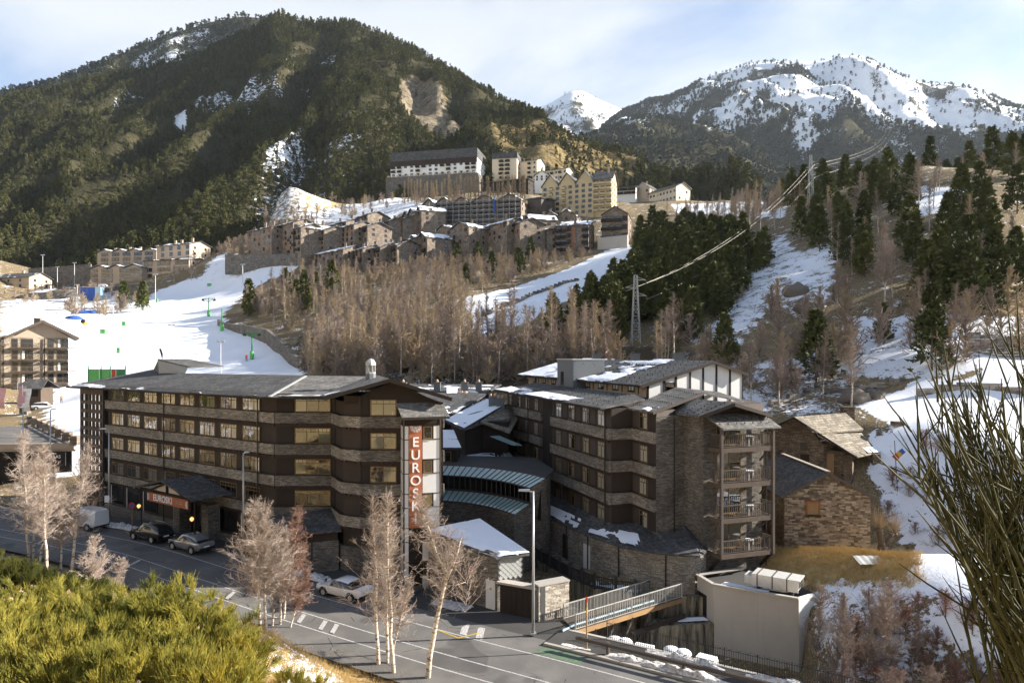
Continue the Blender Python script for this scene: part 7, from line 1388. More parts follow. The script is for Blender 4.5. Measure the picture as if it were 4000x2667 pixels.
# ------------------------------------------------------------------ trees and shrubs
def ribbons(P0, P1, w0, w1, r):
    """thin tapering blades between points (two crossed triangles each)"""
    P0, P1 = np.asarray(P0), np.asarray(P1); n = len(P0); d = nrm(P1 - P0); s = nrm(np.cross(d, r.normal(0, 1, (n, 3)))); s2 = np.cross(d, s)
    w0 = np.broadcast_to(w0, n)[:, None] * .5; w1 = np.broadcast_to(w1, n)[:, None] * .5
    V = np.concatenate([np.stack([P0 - q * w0, P0 + q * w0, P1 + q * w1, P1 - q * w1], 1) for q in (s, s2)], 0).reshape(-1, 3)
    return V, np.arange(len(V)).reshape(-1, 4)
def birch_parts(seed, H, spread=.2, nbr=34, sub=7, twig=6, tw=.02, lean=(0, 0), low=.22, up=.75, curve=.03, droop=.25, base_r=None, path=None):
    r = np.random.default_rng(seed); rr = random.Random(seed)
    if path is None:
        pts = []; x = y = 0.; k = 9
        for i in range(k + 1):
            t = i / k; pts.append(Vector((lean[0] * t + x, lean[1] * t + y, t * H - (.5 if i == 0 else 0)))); x += rr.uniform(-1, 1) * curve * H / 3; y += rr.uniform(-1, 1) * curve * H / 3
    else: pts = [Vector(p) for p in path]; k = len(pts) - 1; H = pts[-1].z
    r0 = base_r or H * .0105 + .02; tb = MB().tube(pts, [r0 * (1 - .88 * i / k) for i in range(k + 1)], 7)
    PT = np.array([tuple(p) for p in pts])
    def at(t): f_ = np.clip(t, 0, .999) * k; i = f_.astype(int); u = (f_ - i)[:, None]; return PT[i] * (1 - u) + PT[i + 1] * u
    t = low + (1 - low) * r.random(nbr) ** .9; az = r.random(nbr) * 6.283; L = H * spread * (1.05 - t) ** .85 * (.6 + .7 * r.random(nbr)) + .2
    B0 = at(t); dirs = nrm(np.stack([np.cos(az), np.sin(az), np.full(nbr, up) + .35 * r.normal(0, 1, nbr)], 1)); B1 = B0 + dirs * L[:, None] * .55; B2 = B1 + nrm(dirs + np.array([0, 0, .25]) + r.normal(0, .25, (nbr, 3))) * L[:, None] * .55
    VV = []; FF = []; n0 = 0
    def add(a, b, w0, w1):
        nonlocal n0
        V, Fq = ribbons(a, b, w0, w1, r); VV.append(V); FF.append(Fq + n0); n0 += len(V)
    bw = tw * 2.2; add(B0, B1, bw * 1.5, bw); add(B1, B2, bw, bw * .6)
    for rep in range(sub):
        f_ = r.random(nbr); S0 = np.where((f_ < .5)[:, None], B0 + (B1 - B0) * (f_ * 2)[:, None], B1 + (B2 - B1) * (f_ * 2 - 1)[:, None]); sd_ = nrm(dirs * .8 + r.normal(0, .6, (nbr, 3)) + np.array([0, 0, .3])); S1 = S0 + sd_ * (L * (.25 + .25 * r.random(nbr)))[:, None]
        add(S0, S1, bw * .6, bw * .4)
        for q in range(twig):
            f2 = r.random(nbr)[:, None]; T0 = S0 + (S1 - S0) * f2; td = nrm(sd_ + r.normal(0, .75, (nbr, 3)) + np.array([0, 0, .15 - droop])); add(T0, T0 + td * (L * .16 * (.5 + r.random(nbr)))[:, None] , tw, tw * .5)
    for q in range(twig * 2):                 # leader twigs
        tq = .3 + .7 * r.random(nbr); T0 = at(tq); td = nrm(r.normal(0, .6, (nbr, 3)) + np.array([0, 0, .8])); add(T0, T0 + td * (H * .07 * (.4 + r.random(nbr)))[:, None], tw, tw * .5)
    return tb, np.vstack(VV), np.vstack(FF)
def tree(name, label, cat, loc, trunk_me, crown_me, group=None, rz=0, sc=1.0):
    o = empty(name, loc, label, cat, group, rz); o.scale = (sc, sc, sc); link('trunk', trunk_me, o); link('crown', crown_me, o); return o
def on_ground(px, py, d):               # base pixel -> point on the terrain along that ray, searching round depth d
    best = None
    for q in np.linspace(d - 8, d + 8, 65):
        x, y = XY(px, q); z = gz(x, y); e = abs(HY + F * (CZ - z) / q - py)
        if best is None or e < best[0]: best = (e, x, y, z)
    return Vector(best[1:])
NEAR = [  # base px, base py, depth, top px, top py, group label
 (114, 2206, 48, 85, 1713, 1, 'leftmost tall leaning birch by the shaded road'), (128, 2202, 49, 134, 1790, 1, 'slim birch just right of the leftmost one'), (178, 2264, 46, 186, 1760, 1, 'tall straight birch in the middle of the left clump'), (152, 2228, 47, 200, 1850, 1, 'thin birch crossing behind the straight left one'),
 (241, 2237, 46.5, 222, 1900, 1, 'forked birch right of the middle of the left clump'), (279, 2255, 45.5, 330, 1745, 1, 'rightmost tall birch of the left clump leaning right'), (366, 2322, 42, 372, 2110, 0, 'small sapling with white stem below the left clump'), (450, 2300, 43, 470, 2170, 0, 'round bare shrubby birch beside the road, left'),
 (1018, 2458, 40, 1010, 1972, 2, 'leftmost birch of the clump by the snow patch'), (1043, 2471, 39.5, 1054, 1985, 2, 'tallest birch of the clump by the snow patch'), (1061, 2458, 40, 1100, 2130, 2, 'short birch in the middle of the snow patch clump'), (1092, 2453, 40, 1112, 2090, 2, 'slim birch in the snow patch clump, fourth from left'), (1103, 2427, 40.5, 1165, 2005, 2, 'russet topped birch of the snow patch clump'), (1128, 2462, 39.5, 1195, 2250, 2, 'low leaning birch at the right of the snow patch clump'),
 (1480, 2610, 38.2, 1490, 1960, 3, 'tall birch left of the white sign tower foot'), (1512, 2605, 38.6, 1538, 2060, 3, 'thin birch between the two tall roadside ones'), (1541, 2641, 37.8, 1522, 1955, 3, 'tall birch in front of the sign tower'), (1527, 2570, 38.8, 1608, 2270, 3, 'low leaning birch in front of the sign tower')]
for k, (bx, by, d_, tx, ty, g_, lb) in enumerate(NEAR):
    b = on_ground(bx, by, d_); H = (by - ty) * b.y / F + .2; lx = (tx - bx) * b.y / F
    wide = {0: .36, 1: .26, 2: .31, 3: .26}[g_]; tb, V, Fq = birch_parts(300 + k, H, wide, (54 if g_ != 3 else 44) if g_ else 44, 9 if g_ != 3 else 7, 9 if g_ != 3 else 7, .0115, (lx, random.uniform(-.6, .6)), .3 if g_ == 1 else .22)
    tree('birch_tree', lb, 'birch tree', b, tb.mesh('trunk', 'birch_bark', smooth=True), npmesh('crown', V, Fq, 'twig_red' if k in (12, 13) else 'twig_pale'), 'bare roadside birches')
b = on_ground(1668, 2663, 38.0); pth = [(0, 0, -.4), (.15, 0, 1.4), (.5, .1, 3.3), (.78, .1, 4.6), (1.15, .1, 6.2), (.55, 0, 7.3), (.2, 0, 8.6), (-.2, 0, 9.6), (-.6, 0, 10.6)]
tb, V, Fq = birch_parts(399, 10.4, .26, 52, 7, 7, .0115, path=pth, low=.35, base_r=.17); tb.tube([(1.0, .1, 5.6), (1.35, 0, 6.4), (1.75, 0, 7.4), (2.0, 0, 8.4)], [.09, .07, .05, .02], 6); tb.tube([(.9, .1, 5.2), (.2, 0, 5.9), (-.4, 0, 6.1)], [.07, .05, .02], 6)
V2 = V.copy(); V2[:, 0] = V2[:, 0] * .85 + 1.5; V2[:, 2] = V2[:, 2] * .86
tree('birch_tree', 'crooked forked birch standing right of the sign tower', 'birch tree', b, tb.mesh('trunk', 'birch_bark', smooth=True), npmesh('crown', np.vstack([V, V2[: len(V2) // 8 * 4]]), np.vstack([Fq, Fq[: len(V2) // 8] + len(V)]), 'twig_pale'), 'bare roadside birches')
# ---- instanced kinds for the middle distance
BK = []
for i in range(6):
    H = 11 + i * .5; tb, V, Fq = birch_parts(500 + i, H, .19 + .025 * (i % 3), 34, 5, 5, .034, (random.uniform(-.7, .7), random.uniform(-.5, .5)), .3, .8); BK.append((tb.mesh('trunk', 'birch_bark', smooth=True), npmesh('crown', V, Fq, ['twig', 'twig', 'twig_tan'][i % 3])))
WB = []
for i in range(3):
    tb, V, Fq = birch_parts(530 + i, 14, .27, 48, 7, 6, .034, (0, 0), .25, .8); WB.append((tb.mesh('trunk', 'birch_bark', smooth=True), npmesh('crown', V, Fq, 'twig')))
PKD = []
for i in range(6):
    H = 13.; pts_, tbm = trunk_mb(H, .2, 40 + i); V, Fc = conifer_crown(560 + i, H, H * (.21 + .025 * (i % 4)), 1500, .62, .8, .08 + .03 * (i % 2), .72, .22, .5); PKD.append((tbm.mesh('trunk', 'bark', smooth=True), npmesh('crown', V, Fc, 'pine_needles')))
PP = []
for i in range(3):
    tb, V, Fq = birch_parts(590 + i, 13, .085, 46, 5, 5, .08, (0, 0), .08, 2.2); PP.append((tb.mesh('trunk', 'bark', smooth=True), npmesh('crown', V, Fq, 'twig_tan')))
OPEN1 = [(1050, 690), (1180, 655), (1300, 615), (1440, 552), (1475, 635), (1340, 725), (1215, 800), (1085, 800)]; OPEN2 = [(1600, 800), (1690, 690), (1760, 570), (1800, 530), (1830, 585), (1912, 560), (1930, 650), (1890, 745), (1760, 760), (1700, 830)]   # open snow
def sample_base(poly, n, dmin, dmax, seed, mind=0):
    """random ground points whose place in the photo lies in a polygon"""
    r = np.random.default_rng(seed); out = []
    xs_ = [p[0] for p in poly]; lo, hi = min(xs_), max(xs_); tries = 0
    while len(out) < n and tries < 60:
        tries += 1; d = np.sqrt(r.uniform(dmin ** 2, dmax ** 2, 900)); x = (r.uniform(lo, hi, 900) * 1.70068 - CX) / F * d; z = gz(x, d); px, py = proj(x, d, z); ok = inpoly(px, py, poly) & ~((np.abs(px - 1462) < 42) & (d < 138) & (py < 900) & (py > 640)) & ~inpoly(px, py, OPEN1) & ~(inpoly(px, py, OPEN2) & (r.random(900) < .8))
        for a, b_, c in zip(x[ok], d[ok], z[ok]):
            if all((a - o[0]) ** 2 + (b_ - o[1]) ** 2 > mind ** 2 for o in out): out.append((a, b_, c))
            if len(out) >= n: break
    return out
LMK = [(260, 'near the left picture edge'), (420, 'left of the piste'), (560, 'beside the piste'), (660, 'right of the piste'), (760, 'above the long hotel roof bay'), (850, 'left of the lantern chimney'), (940, 'right of the lantern chimney'), (1010, 'above the wing gable'), (1100, 'above the chalet roofs'), (1190, 'left of the balcony hotel roof'), (1280, 'above the slate stack'), (1370, 'above the balcony hotel ridge'), (1460, 'left of the near pylon'), (1540, 'right of the near pylon'), (1640, 'above the white gable'), (1760, 'above the balcony gable'), (1880, 'above the stone house'), (1990, 'left of the tallest hillside birch'), (2090, 'right of the tallest hillside birch'), (2200, 'above the lone pine'), (2290, 'above the retaining wall'), (9999, 'at the right picture edge')]
ORD = ['leftmost', 'second', 'third', 'fourth', 'fifth', 'sixth', 'seventh', 'eighth', 'ninth', 'tenth', 'eleventh', 'twelfth', 'thirteenth', 'fourteenth', 'fifteenth', 'sixteenth', 'seventeenth', 'eighteenth', 'nineteenth', 'twentieth'] + ['twenty ' + q for q in ('first', 'second', 'third', 'fourth', 'fifth', 'sixth', 'seventh', 'eighth', 'ninth')] + ['thirtieth'] + ['thirty ' + q for q in ('first', 'second', 'third', 'fourth', 'fifth', 'sixth', 'seventh', 'eighth', 'ninth')]
def autolabels(lab, spots):
    """one label for each: row, order from the left, nearest landmark"""
    P = np.array(spots); px, py = proj(P[:, 0], P[:, 1], P[:, 2]); out = [None] * len(P); cells = {}
    q = np.quantile(py, [.34, .67]); short = lab; LM = LMK if py.mean() < 1000 and 'poplar' not in lab else ([(9999, 'below the white hotel')] if 'poplar' in lab else [(2000, 'beside the plant room'), (2060, 'left of the willow'), (2130, 'right of the willow'), (2210, 'on the middle of the bank'), (2290, 'behind the dark broom'), (9999, 'at the lower right edge')])
    if 'poplar' in lab: q = np.array([-1, -1])
    for i in range(len(P)): cells.setdefault((next(k for k, (lim, _) in enumerate(LM) if px[i] < lim), int(py[i] > q[0]) + int(py[i] > q[1])), []).append(i)
    for (k, rw), ids in cells.items():
        ids.sort(key=lambda i: px[i])
        for n_, i in enumerate(ids): out[i] = f"{'only' if len(ids) == 1 else ORD[n_]} {['upper', 'middle', 'lower'][rw]} {short}{'' if len(ids) == 1 or n_ == 0 else ' from the left'} {LM[k][1]}"
    return out
def place(name, kinds, spots, cat, group, s0, s1, lab, seed):
    r = random.Random(seed); labs = autolabels(lab, spots)
    for i, p in enumerate(spots):
        k = r.randrange(len(kinds)); tree(name, labs[i], cat, (p[0], p[1], p[2] - .1), *kinds[k], group, r.uniform(0, 6.28), r.uniform(s0, s1))
nC = 0
PINE_AREAS = [([(1090, 745), (1250, 700), (1480, 590), (1560, 545), (1700, 560), (1790, 600), (1700, 720), (1560, 800), (1400, 800), (1250, 790), (1120, 780)], 150, 122, 260, .5, .85, 'dark shaded pine', 2.0),
              ([(1800, 700), (1810, 580), (1870, 490), (1990, 440), (2100, 420), (2100, 560), (2000, 640), (1930, 650)], 24, 105, 230, .5, .85, 'slope pine', 3.2),
              ([(2080, 560), (2200, 500), (2370, 420), (2370, 720), (2250, 730), (2130, 720), (2060, 640)], 24, 95, 200, .55, .88, 'edge pine', 3.2),
              ([(1960, 440), (2100, 395), (2370, 390), (2370, 430), (2200, 440), (2000, 470)], 22, 150, 260, .6, .95, 'crest pine', 3), ([(1790, 480), (1870, 440), (1960, 430), (1960, 470), (1850, 500)], 10, 170, 270, .7, 1.0, 'pylon side pine', 3),
              ([(545, 700), (620, 660), (770, 640), (800, 720), (700, 760), (560, 750)], 13, 190, 270, .6, .9, 'piste pine', 4), ([(1000, 620), (1250, 600), (1300, 640), (1050, 680)], 7, 210, 290, .6, .9, 'small pine among birches', 6), ([(1450, 590), (1540, 540), (1560, 570), (1480, 620)], 5, 220, 290, .8, 1.1, 'pine near the flats', 5), ([(280, 700), (330, 690), (330, 720), (290, 730)], 3, 230, 290, .8, 1.0, 'building site pine', 2)]
for j, (poly, n, d0, d1, s0, s1, lb, mind) in enumerate(PINE_AREAS): place('pine_tree', PKD, sample_base(poly, n, d0, d1, 700 + j, mind), 'pine tree', 'pines: ' + lb, s0, s1, lb, j)
for lb, x_, y_, d_, s in (('lone pine standing in the snow near the retaining wall', 2140, 850, 88, .82), ('dark pine above the boulders', 1875, 880, 95, .75), ('young pine at the foot of the snowy bank', 1665, 840, 112, .6), ('bushy low pine on the snow left of the lone pine', 2030, 790, 100, .45)):
    p = on_ground(x_ * 1.70068, y_ * 1.70068, d_); tree('pine_tree', lb, 'pine tree', p, *PKD[int(x_) % 6], None, 1.0, s)
BIRCH_AREAS = [([(690, 790), (760, 740), (900, 740), (1060, 780), (1190, 830), (1200, 885), (700, 885)], 92, 100, 215, .6, 1.12, 'dense wood birch', 1.8), ([(560, 720), (700, 650), (900, 650), (1060, 690), (1060, 760), (900, 740), (740, 740), (640, 770)], 62, 160, 290, .6, .95, 'slope birch', 2), ([(640, 640), (740, 600), (1000, 605), (1250, 605), (1450, 590), (1300, 640), (1050, 690), (800, 680)], 62, 200, 310, .42, .68, 'village edge birch', 2),
               ([(1200, 830), (1480, 790), (1600, 840), (1500, 880), (1200, 885)], 30, 95, 170, .7, 1.0, 'hotel back birch', 2), ([(1500, 520), (1700, 480), (1850, 470), (1800, 560), (1600, 560)], 30, 200, 330, .7, 1.0, 'bare rise birch', 3), ([(1800, 700), (1870, 500), (2100, 440), (2370, 430), (2370, 720), (2130, 730), (1930, 660)], 30, 95, 210, .5, .85, 'hillside birch', 5)]
for j, (poly, n, d0, d1, s0, s1, lb, mind) in enumerate(BIRCH_AREAS): place('birch_tree', BK, sample_base(poly, n, d0, d1, 800 + j, mind), 'birch tree', 'birches: ' + lb, s0, s1, lb, 20 + j)
for k, (x_, y_, d_, s, lb) in enumerate(((2030, 722, 118, 1.0, 'tallest bare birch on the right hillside'), (1790, 935, 86, .62, 'bare birch right of the white gable'), (1955, 935, 85, .68, 'slender bare birch behind the stone house chimney'), (2195, 800, 96, .62, 'bare birch beside the retaining wall'), (2110, 780, 104, .62, 'bare birch left of the lone pine'), (1925, 720, 122, .6, 'bare birch below the hillside pines'), (2260, 470, 150, .8, 'bare birch near the top right crest'), (2330, 640, 118, .8, 'bare birch at the right picture edge'), (2110, 500, 160, .8, 'bare birch above the snow pocket'), (1975, 480, 170, .75, 'bare birch left of the snow pocket'), (1890, 915, 92, .6, 'small bare birch above the barn'), (1725, 920, 98, .55, 'thin bare birch behind the white gable'), (1350, 560, 285, 1.0, 'big bare tree before the timber balcony flats'), (440, 655, 335, .7, 'bare tree by the left apartments'), (400, 660, 335, .6, 'smaller bare tree by the left apartments'), (610, 470, 410, .9, 'bare tree on the snowy gully'))):
    p = on_ground(x_ * 1.70068, y_ * 1.70068, d_); tree('birch_tree', lb, 'birch tree', p, *WB[k % 3], 'single bare hillside trees', k * 1.3, s)
pp_ = [tuple(on_ground((930 + i * 7.5 + random.uniform(-3, 3)) * 1.70068, (462 + random.uniform(-6, 6)) * 1.70068, 395)) for i in range(38)]
place('poplar_tree', PP, pp_, 'poplar tree', 'poplar row below the white hotel', .75, 1.1, 'slender tan poplar', 40)
# thickets: more of the same as one mass
SK = []
for i in range(4):
    tb, V, Fq = birch_parts(620 + i, 5, .42, 30, 4, 5, .05, (0, 0), .02, .8); SK.append(npmesh('scrub', V, Fq, ['twig', 'twig_tan', 'twig', 'twig_tan'][i]))
sp_ = []
for poly, n, d0, d1 in (([(690, 830), (1200, 830), (1450, 830), (1450, 890), (690, 890)], 170, 92, 122), ([(560, 720), (700, 640), (1000, 600), (1450, 580), (1300, 660), (1060, 700), (1190, 830), (1200, 885), (700, 885), (690, 790)], 420, 100, 300), ([(1100, 760), (1500, 590), (1790, 580), (1700, 740), (1500, 860), (1200, 880)], 60, 100, 260), ([(1600, 850), (1800, 680), (2000, 690), (2370, 720), (2370, 830), (2000, 880), (1800, 960)], 60, 85, 150), ([(1560, 470), (1900, 450), (1850, 530), (1540, 540)], 120, 210, 340), ([(480, 600), (560, 530), (700, 480), (890, 400), (900, 480), (720, 520), (600, 600)], 150, 320, 440), ([(0, 690), (240, 740), (350, 690), (300, 660), (0, 660)], 60, 180, 330), ([(890, 460), (1200, 440), (1240, 480), (950, 480)], 60, 370, 420)): sp_ += sample_base(poly, n, d0, d1, 900 + n)
hl_ = np.stack([rng.uniform(-190, -88, 260), rng.uniform(55, 110, 260)], 1); hl_ = hl_[hl_[:, 0] < -.85 * hl_[:, 1]]; sp_ += [(a, b_, gz(a, b_)) for a, b_ in hl_]  # unseen scrub on the left hill, added to vary the hotel window reflections
sp_ = np.array(sp_); scatter('bare_thicket', sp_, .5 + .9 * rng.random(len(sp_)), SK, 'bare brown undergrowth between the birches on the slopes, with unseen scrub added for window reflections', 'thicket')
bp = []
for poly, n, d0, d1 in (([(700, 790), (900, 740), (1190, 830), (1200, 885), (700, 885)], 150, 100, 215), ([(560, 720), (900, 650), (1250, 605), (1300, 640), (1060, 760), (640, 770)], 160, 160, 300), ([(1540, 480), (1860, 460), (1830, 560), (1560, 550)], 60, 200, 330)): bp += sample_base(poly, n, d0, d1, 950 + n)
bp = np.array(bp); scatter('birch_wood', bp, np.where(bp[:, 1] > 220, .38, .55) + .3 * rng.random(len(bp)), [c for t, c in BK], 'hazy mass of bare birch crowns filling the slope', 'thicket')
cw = np.array(sample_base([(1150, 760), (1300, 700), (1480, 600), (1580, 550), (1780, 590), (1700, 720), (1560, 790), (1400, 790)], 190, 140, 265, 977)); hl2 = np.stack([rng.uniform(-200, -95, 150), rng.uniform(60, 120, 150)], 1); hl2 = hl2[hl2[:, 0] < -.85 * hl2[:, 1]]; cw = np.vstack([cw, np.column_stack([hl2, gz(hl2[:, 0], hl2[:, 1])])]); scatter('conifer_wood', cw, .4 + .4 * rng.random(len(cw)), [c for t, c in PKD], 'near black mass of conifers in the shaded hollow, plus unseen ones added for window reflections', 'forest')  # out-of-view hill pines added so the hotel panes reflect darker trees
# saplings, berry shrubs and the pollard on the right bank
for k, (bx, by, d_, ty, lb) in enumerate(((3203, 2660, 40, 2306, 'thin birch sapling by the corner of the plant room'), (3297, 2650, 40.5, 2330, 'birch sapling second from the plant room'), (3471, 2650, 40, 2350, 'white stemmed birch sapling in the red thicket'), (3380, 2655, 39.5, 2400, 'bare sapling between the two taller ones'), (3263, 2655, 39, 2420, 'low bare sapling in front of the plant room wall'), (3560, 2620, 40, 2420, 'leaning sapling at the right of the thicket'), (3480, 2560, 43, 2330, 'bare sapling on the snowy bank behind the thicket'))):
    b = on_ground(bx, by, d_); H = (by - ty) * b.y / F + .3; tb, V, Fq = birch_parts(660 + k, H, .3, 42, 7, 6, .016, (random.uniform(-.4, .4), 0), .12, .9); tree('birch_sapling', lb, 'birch tree', b, tb.mesh('trunk', 'birch_bark', smooth=True), npmesh('crown', V, Fq, 'twig'), 'birch saplings on the right bank')
SHK = []
for i in range(4):
    tb, V, Fq = birch_parts(680 + i, 2.3, .62, 40, 6, 6, .016, (0, 0), .02, .7)
    r = np.random.default_rng(i); kx = r.integers(0, len(V), 260); Vb = V[kx]; Vb = np.concatenate([Vb, Vb + [.035, 0, .02], Vb + [0, .03, .045]], 1).reshape(-1, 3); Fb = np.arange(len(Vb)).reshape(-1, 3)
    Ft = np.concatenate([Fq[:, [0, 1, 2]], Fq[:, [0, 2, 3]]]); SHK.append((tb.mesh('trunk', 'bark'), npmesh('crown', np.vstack([V, Vb]), np.vstack([Ft, Fb + len(V)]), ['twig_red' if i % 2 else 'twig', 'berry'], False, [0] * len(Ft) + [1] * (len(Fb) if i < 3 else 0) + ([0] * len(Fb) if i == 3 else []))))
spots = sample_base([(1960, 1400), (2080, 1370), (2200, 1400), (2360, 1480), (2360, 1620), (1880, 1620), (1900, 1480)], 30, 34, 47, 990, 1.0)
place('berry_shrub', SHK, spots, 'shrub', 'berry shrubs on the right bank', .45, .9, 'red berried bare shrub', 50)
spots = sample_base([(1960, 1050), (2250, 1000), (2360, 1100), (2300, 1300), (2060, 1240)], 18, 46, 72, 991, 1.5); place('field_shrub', SHK, spots, 'shrub', 'shrubs in the snow by the barn', .4, .8, 'low reddish snow shrub', 51)
b = on_ground(3444, 2235, 52); PW_ = empty('pollard_willow', b, 'old pollarded willow with thick forked trunk beside the barn', 'willow tree')
m = MB().tube([(0, 0, -.4), (.02, 0, .4), (.0, 0, 1.4), (.12, 0, 2.2)], [.62, .5, .46, .4], 10); m.tube([(.05, 0, 1.9), (-.05, 0, 2.7), (-.18, 0, 3.5)], [.34, .26, .22], 8); m.tube([(.1, 0, 1.9), (.7, .1, 2.7), (1.15, .1, 3.1)], [.3, .2, .17], 8); m.lathe((-.18, 0, 3.35), [(.2, 0), (.33, .15), (.2, .35)], 8); m.lathe((1.15, .1, 2.95), [(.17, 0), (.3, .15), (.18, .35)], 8)
link('trunk', m.mesh('trunk', 'bark', smooth=True), PW_); r = np.random.default_rng(5); n = 240; c0_ = np.where((np.arange(n) % 2)[:, None] == 0, np.array([[-.18, 0, 3.55]]), np.array([[1.15, .1, 3.2]])); dr_ = nrm(r.normal(0, .45, (n, 3)) + np.array([0, 0, 1.0])); V, Fq = ribbons(c0_, c0_ + dr_ * (1.0 + 1.3 * r.random(n))[:, None], .022, .008, r); link('crown', npmesh('crown', V, Fq, 'twig_tan'), PW_)
p = on_ground(3400, 2200, 53); part(empty('tin_sheet', p, 'pale corrugated sheet lying on the dry grass by the willow', 'sheet'), 'sheet', 'metal_galv', lambda m: [m.hexa([(p.x - 1 + i * .25, p.y - .5, p.z + .08 + .03 * (i % 2)), (p.x - .75 + i * .25, p.y - .5, p.z + .08 + .03 * ((i + 1) % 2)), (p.x - .75 + i * .25, p.y + .6, p.z + .4 + .03 * ((i + 1) % 2)), (p.x - 1 + i * .25, p.y + .6, p.z + .4 + .03 * (i % 2)), (p.x - 1 + i * .25, p.y - .5, p.z + .1 + .03 * (i % 2)), (p.x - .75 + i * .25, p.y - .5, p.z + .1 + .03 * ((i + 1) % 2)), (p.x - .75 + i * .25, p.y + .6, p.z + .42 + .03 * ((i + 1) % 2)), (p.x - 1 + i * .25, p.y + .6, p.z + .42 + .03 * (i % 2))]) for i in range(8)])
# ------------------------------------------------------------------ broom in the foreground
def broom(label, domes, seed, dens=5600, mat='broom', name='broom_shrub', stem=.17, wd=.0115):
    r = np.random.default_rng(seed); VV = []; FF = []; n0 = 0; base = None
    for (x_, y_, d_, rx, rz_) in domes:
        top = D(x_, y_, d_); c = np.array([top.x, top.y, top.z - rz_])
        if base is None: base = Vector((top.x, top.y, gz(top.x, top.y)))
        nt_ = int(dens * rx * rx / 38 * 1.1); ph = np.arccos(r.uniform(-.1, 1, nt_)); az = r.random(nt_) * 6.283; lump = .62 + .75 * fbm(az * 3.4 + seed, ph * 5, 3, seed + int(x_)); rad = lump * (1 - .32 * r.random(nt_) ** 2)
        dirn = np.stack([np.sin(ph) * np.cos(az), np.sin(ph) * np.sin(az), np.cos(ph)], 1); T0 = c + dirn * rad[:, None] * np.array([rx, rx, rz_]) - dirn * stem * .9; k = 30; j = np.repeat(np.arange(nt_), k); n = len(j)
        td = nrm(dirn * .55 + np.array([0, 0, .8]) + r.normal(0, .25, (nt_, 3))); P = T0[j] + r.normal(0, stem * .16, (n, 3)); up = nrm(td[j] + r.normal(0, .26, (n, 3))); L = stem * (.7 + 1.0 * r.random(n)); V, Fq = ribbons(P, P + up * L[:, None], wd, wd * .4, r); VV.append(V); FF.append(Fq + n0); n0 += len(V)
    o = empty(name, base, label, 'shrub', 'foreground shrubs'); link('foliage', npmesh('foliage', np.vstack(VV) - np.array(base), np.vstack(FF), mat), o)
    m = MB()
    for (x_, y_, d_, rx, rz_) in domes:
        top = D(x_, y_, d_); g0 = Vector((top.x, top.y, gz(top.x, top.y) - .2))
        for q in range(5): an = q * 1.26; m.tube([g0, (g0 + top) / 2 + Vector((math.cos(an) * rx * .3, math.sin(an) * rx * .3, 0)), top + Vector((math.cos(an) * rx * .5, math.sin(an) * rx * .5, -rz_ * .6))], [.05, .03, .015], 5)
    m.build('stem', 'bark', o); return o
broom('big yellow green broom bush filling the lower left corner', [(40, 1350, 16.5, 2.0, 1.9), (150, 1352, 16, 1.7, 1.7), (250, 1365, 15.5, 1.5, 1.7), (60, 1450, 13, 1.7, 1.5), (190, 1445, 13, 1.6, 1.5), (-80, 1400, 14, 2.2, 2)], 11)
broom('sunlit yellow broom bush at the bottom left of centre', [(330, 1350, 15, 1.5, 1.7), (400, 1338, 14.8, 1.3, 1.9), (470, 1385, 14.3, 1.3, 1.7), (520, 1440, 13.8, .8, 1.4), (330, 1460, 12.4, 1.6, 1.4), (450, 1495, 12.2, 1.1, 1.2), (545, 1510, 13.2, .5, 1.0)], 12)
broom('small broom bush beside the foreground snow patch', [(665, 1530, 19, .6, .7), (720, 1552, 20, .5, .5)], 13, 4200)
broom('round green bush left of the roadside birches', [(25, 1292, 33, 1.5, 1.3), (75, 1300, 34, 1.2, 1.0)], 14, 1500, 'bush_green', 'round_bush', .28, .03); broom('low green bush under the roadside birches', [(140, 1322, 36, 1.2, .8), (225, 1330, 37, .8, .6)], 15, 1500, 'bush_green', 'round_bush', .28, .03); broom('low bush in front of the small sapling', [(385, 1345, 34, .7, .5)], 16, 1500, 'bush_green', 'round_bush', .22, .025); broom('dark bush in the shade at the left picture edge', [(0, 1262, 42, 1.3, 1.6)], 17, 1500, 'bush_green', 'round_bush', .28, .03)
# dark broom branches close to the camera on the right
r = np.random.default_rng(77); SB = empty('broom_branches', (2.35, 3.0, gz(2.35, 3.0)), 'tall dark broom stems close to the camera at the right edge', 'shrub', 'foreground shrubs'); m = MB(); mt_ = MB()
for i in range(150):
    bx = 2475 + r.normal(0, 50); by_ = 1720 + r.normal(0, 50); d0_ = 3.1 + r.normal(0, .25); an = R(r.uniform(93, 117) if i > 9 else r.uniform(113, 124)); ln = r.uniform(330, 930) * (1.0 if an < R(112) else .9); tx_, ty_ = bx + math.cos(an) * ln, by_ - math.sin(an) * ln; d1_ = d0_ + r.normal(0, .25); bend = r.normal(0, 30)
    P = [D(bx + (tx_ - bx) * t + bend * math.sin(t * 3.1), by_ + (ty_ - by_) * t - 40 * math.sin(t * 3.1), d0_ + (d1_ - d0_) * t) for t in (0, .3, .6, .85, 1)]
    if P[-1].z < 16.6: continue
    m.tube(P, [.009, .0075, .006, .0045, .0016], 5, cap=False)
    for q in range(11):
        t = r.uniform(.2, .95); k = min(3, int(t / .27)); a = P[k].lerp(P[k + 1], r.random()); dv = unit(unit(P[min(4, k + 1)] - P[k]) + Vector(r.normal(0, .33, 3)) + Vector((-.05, 0, .18))); l2 = r.uniform(.10, .34); mt_.tube([a, a + dv * l2 * .6, a + dv * l2 + Vector((0, 0, .01))], [.0046, .0036, .0014], 4, cap=False)
m.build('stem', 'broom_backlit', SB, smooth=True); mt_.build('shoot', 'broom_backlit', SB, kind='stuff', smooth=True)
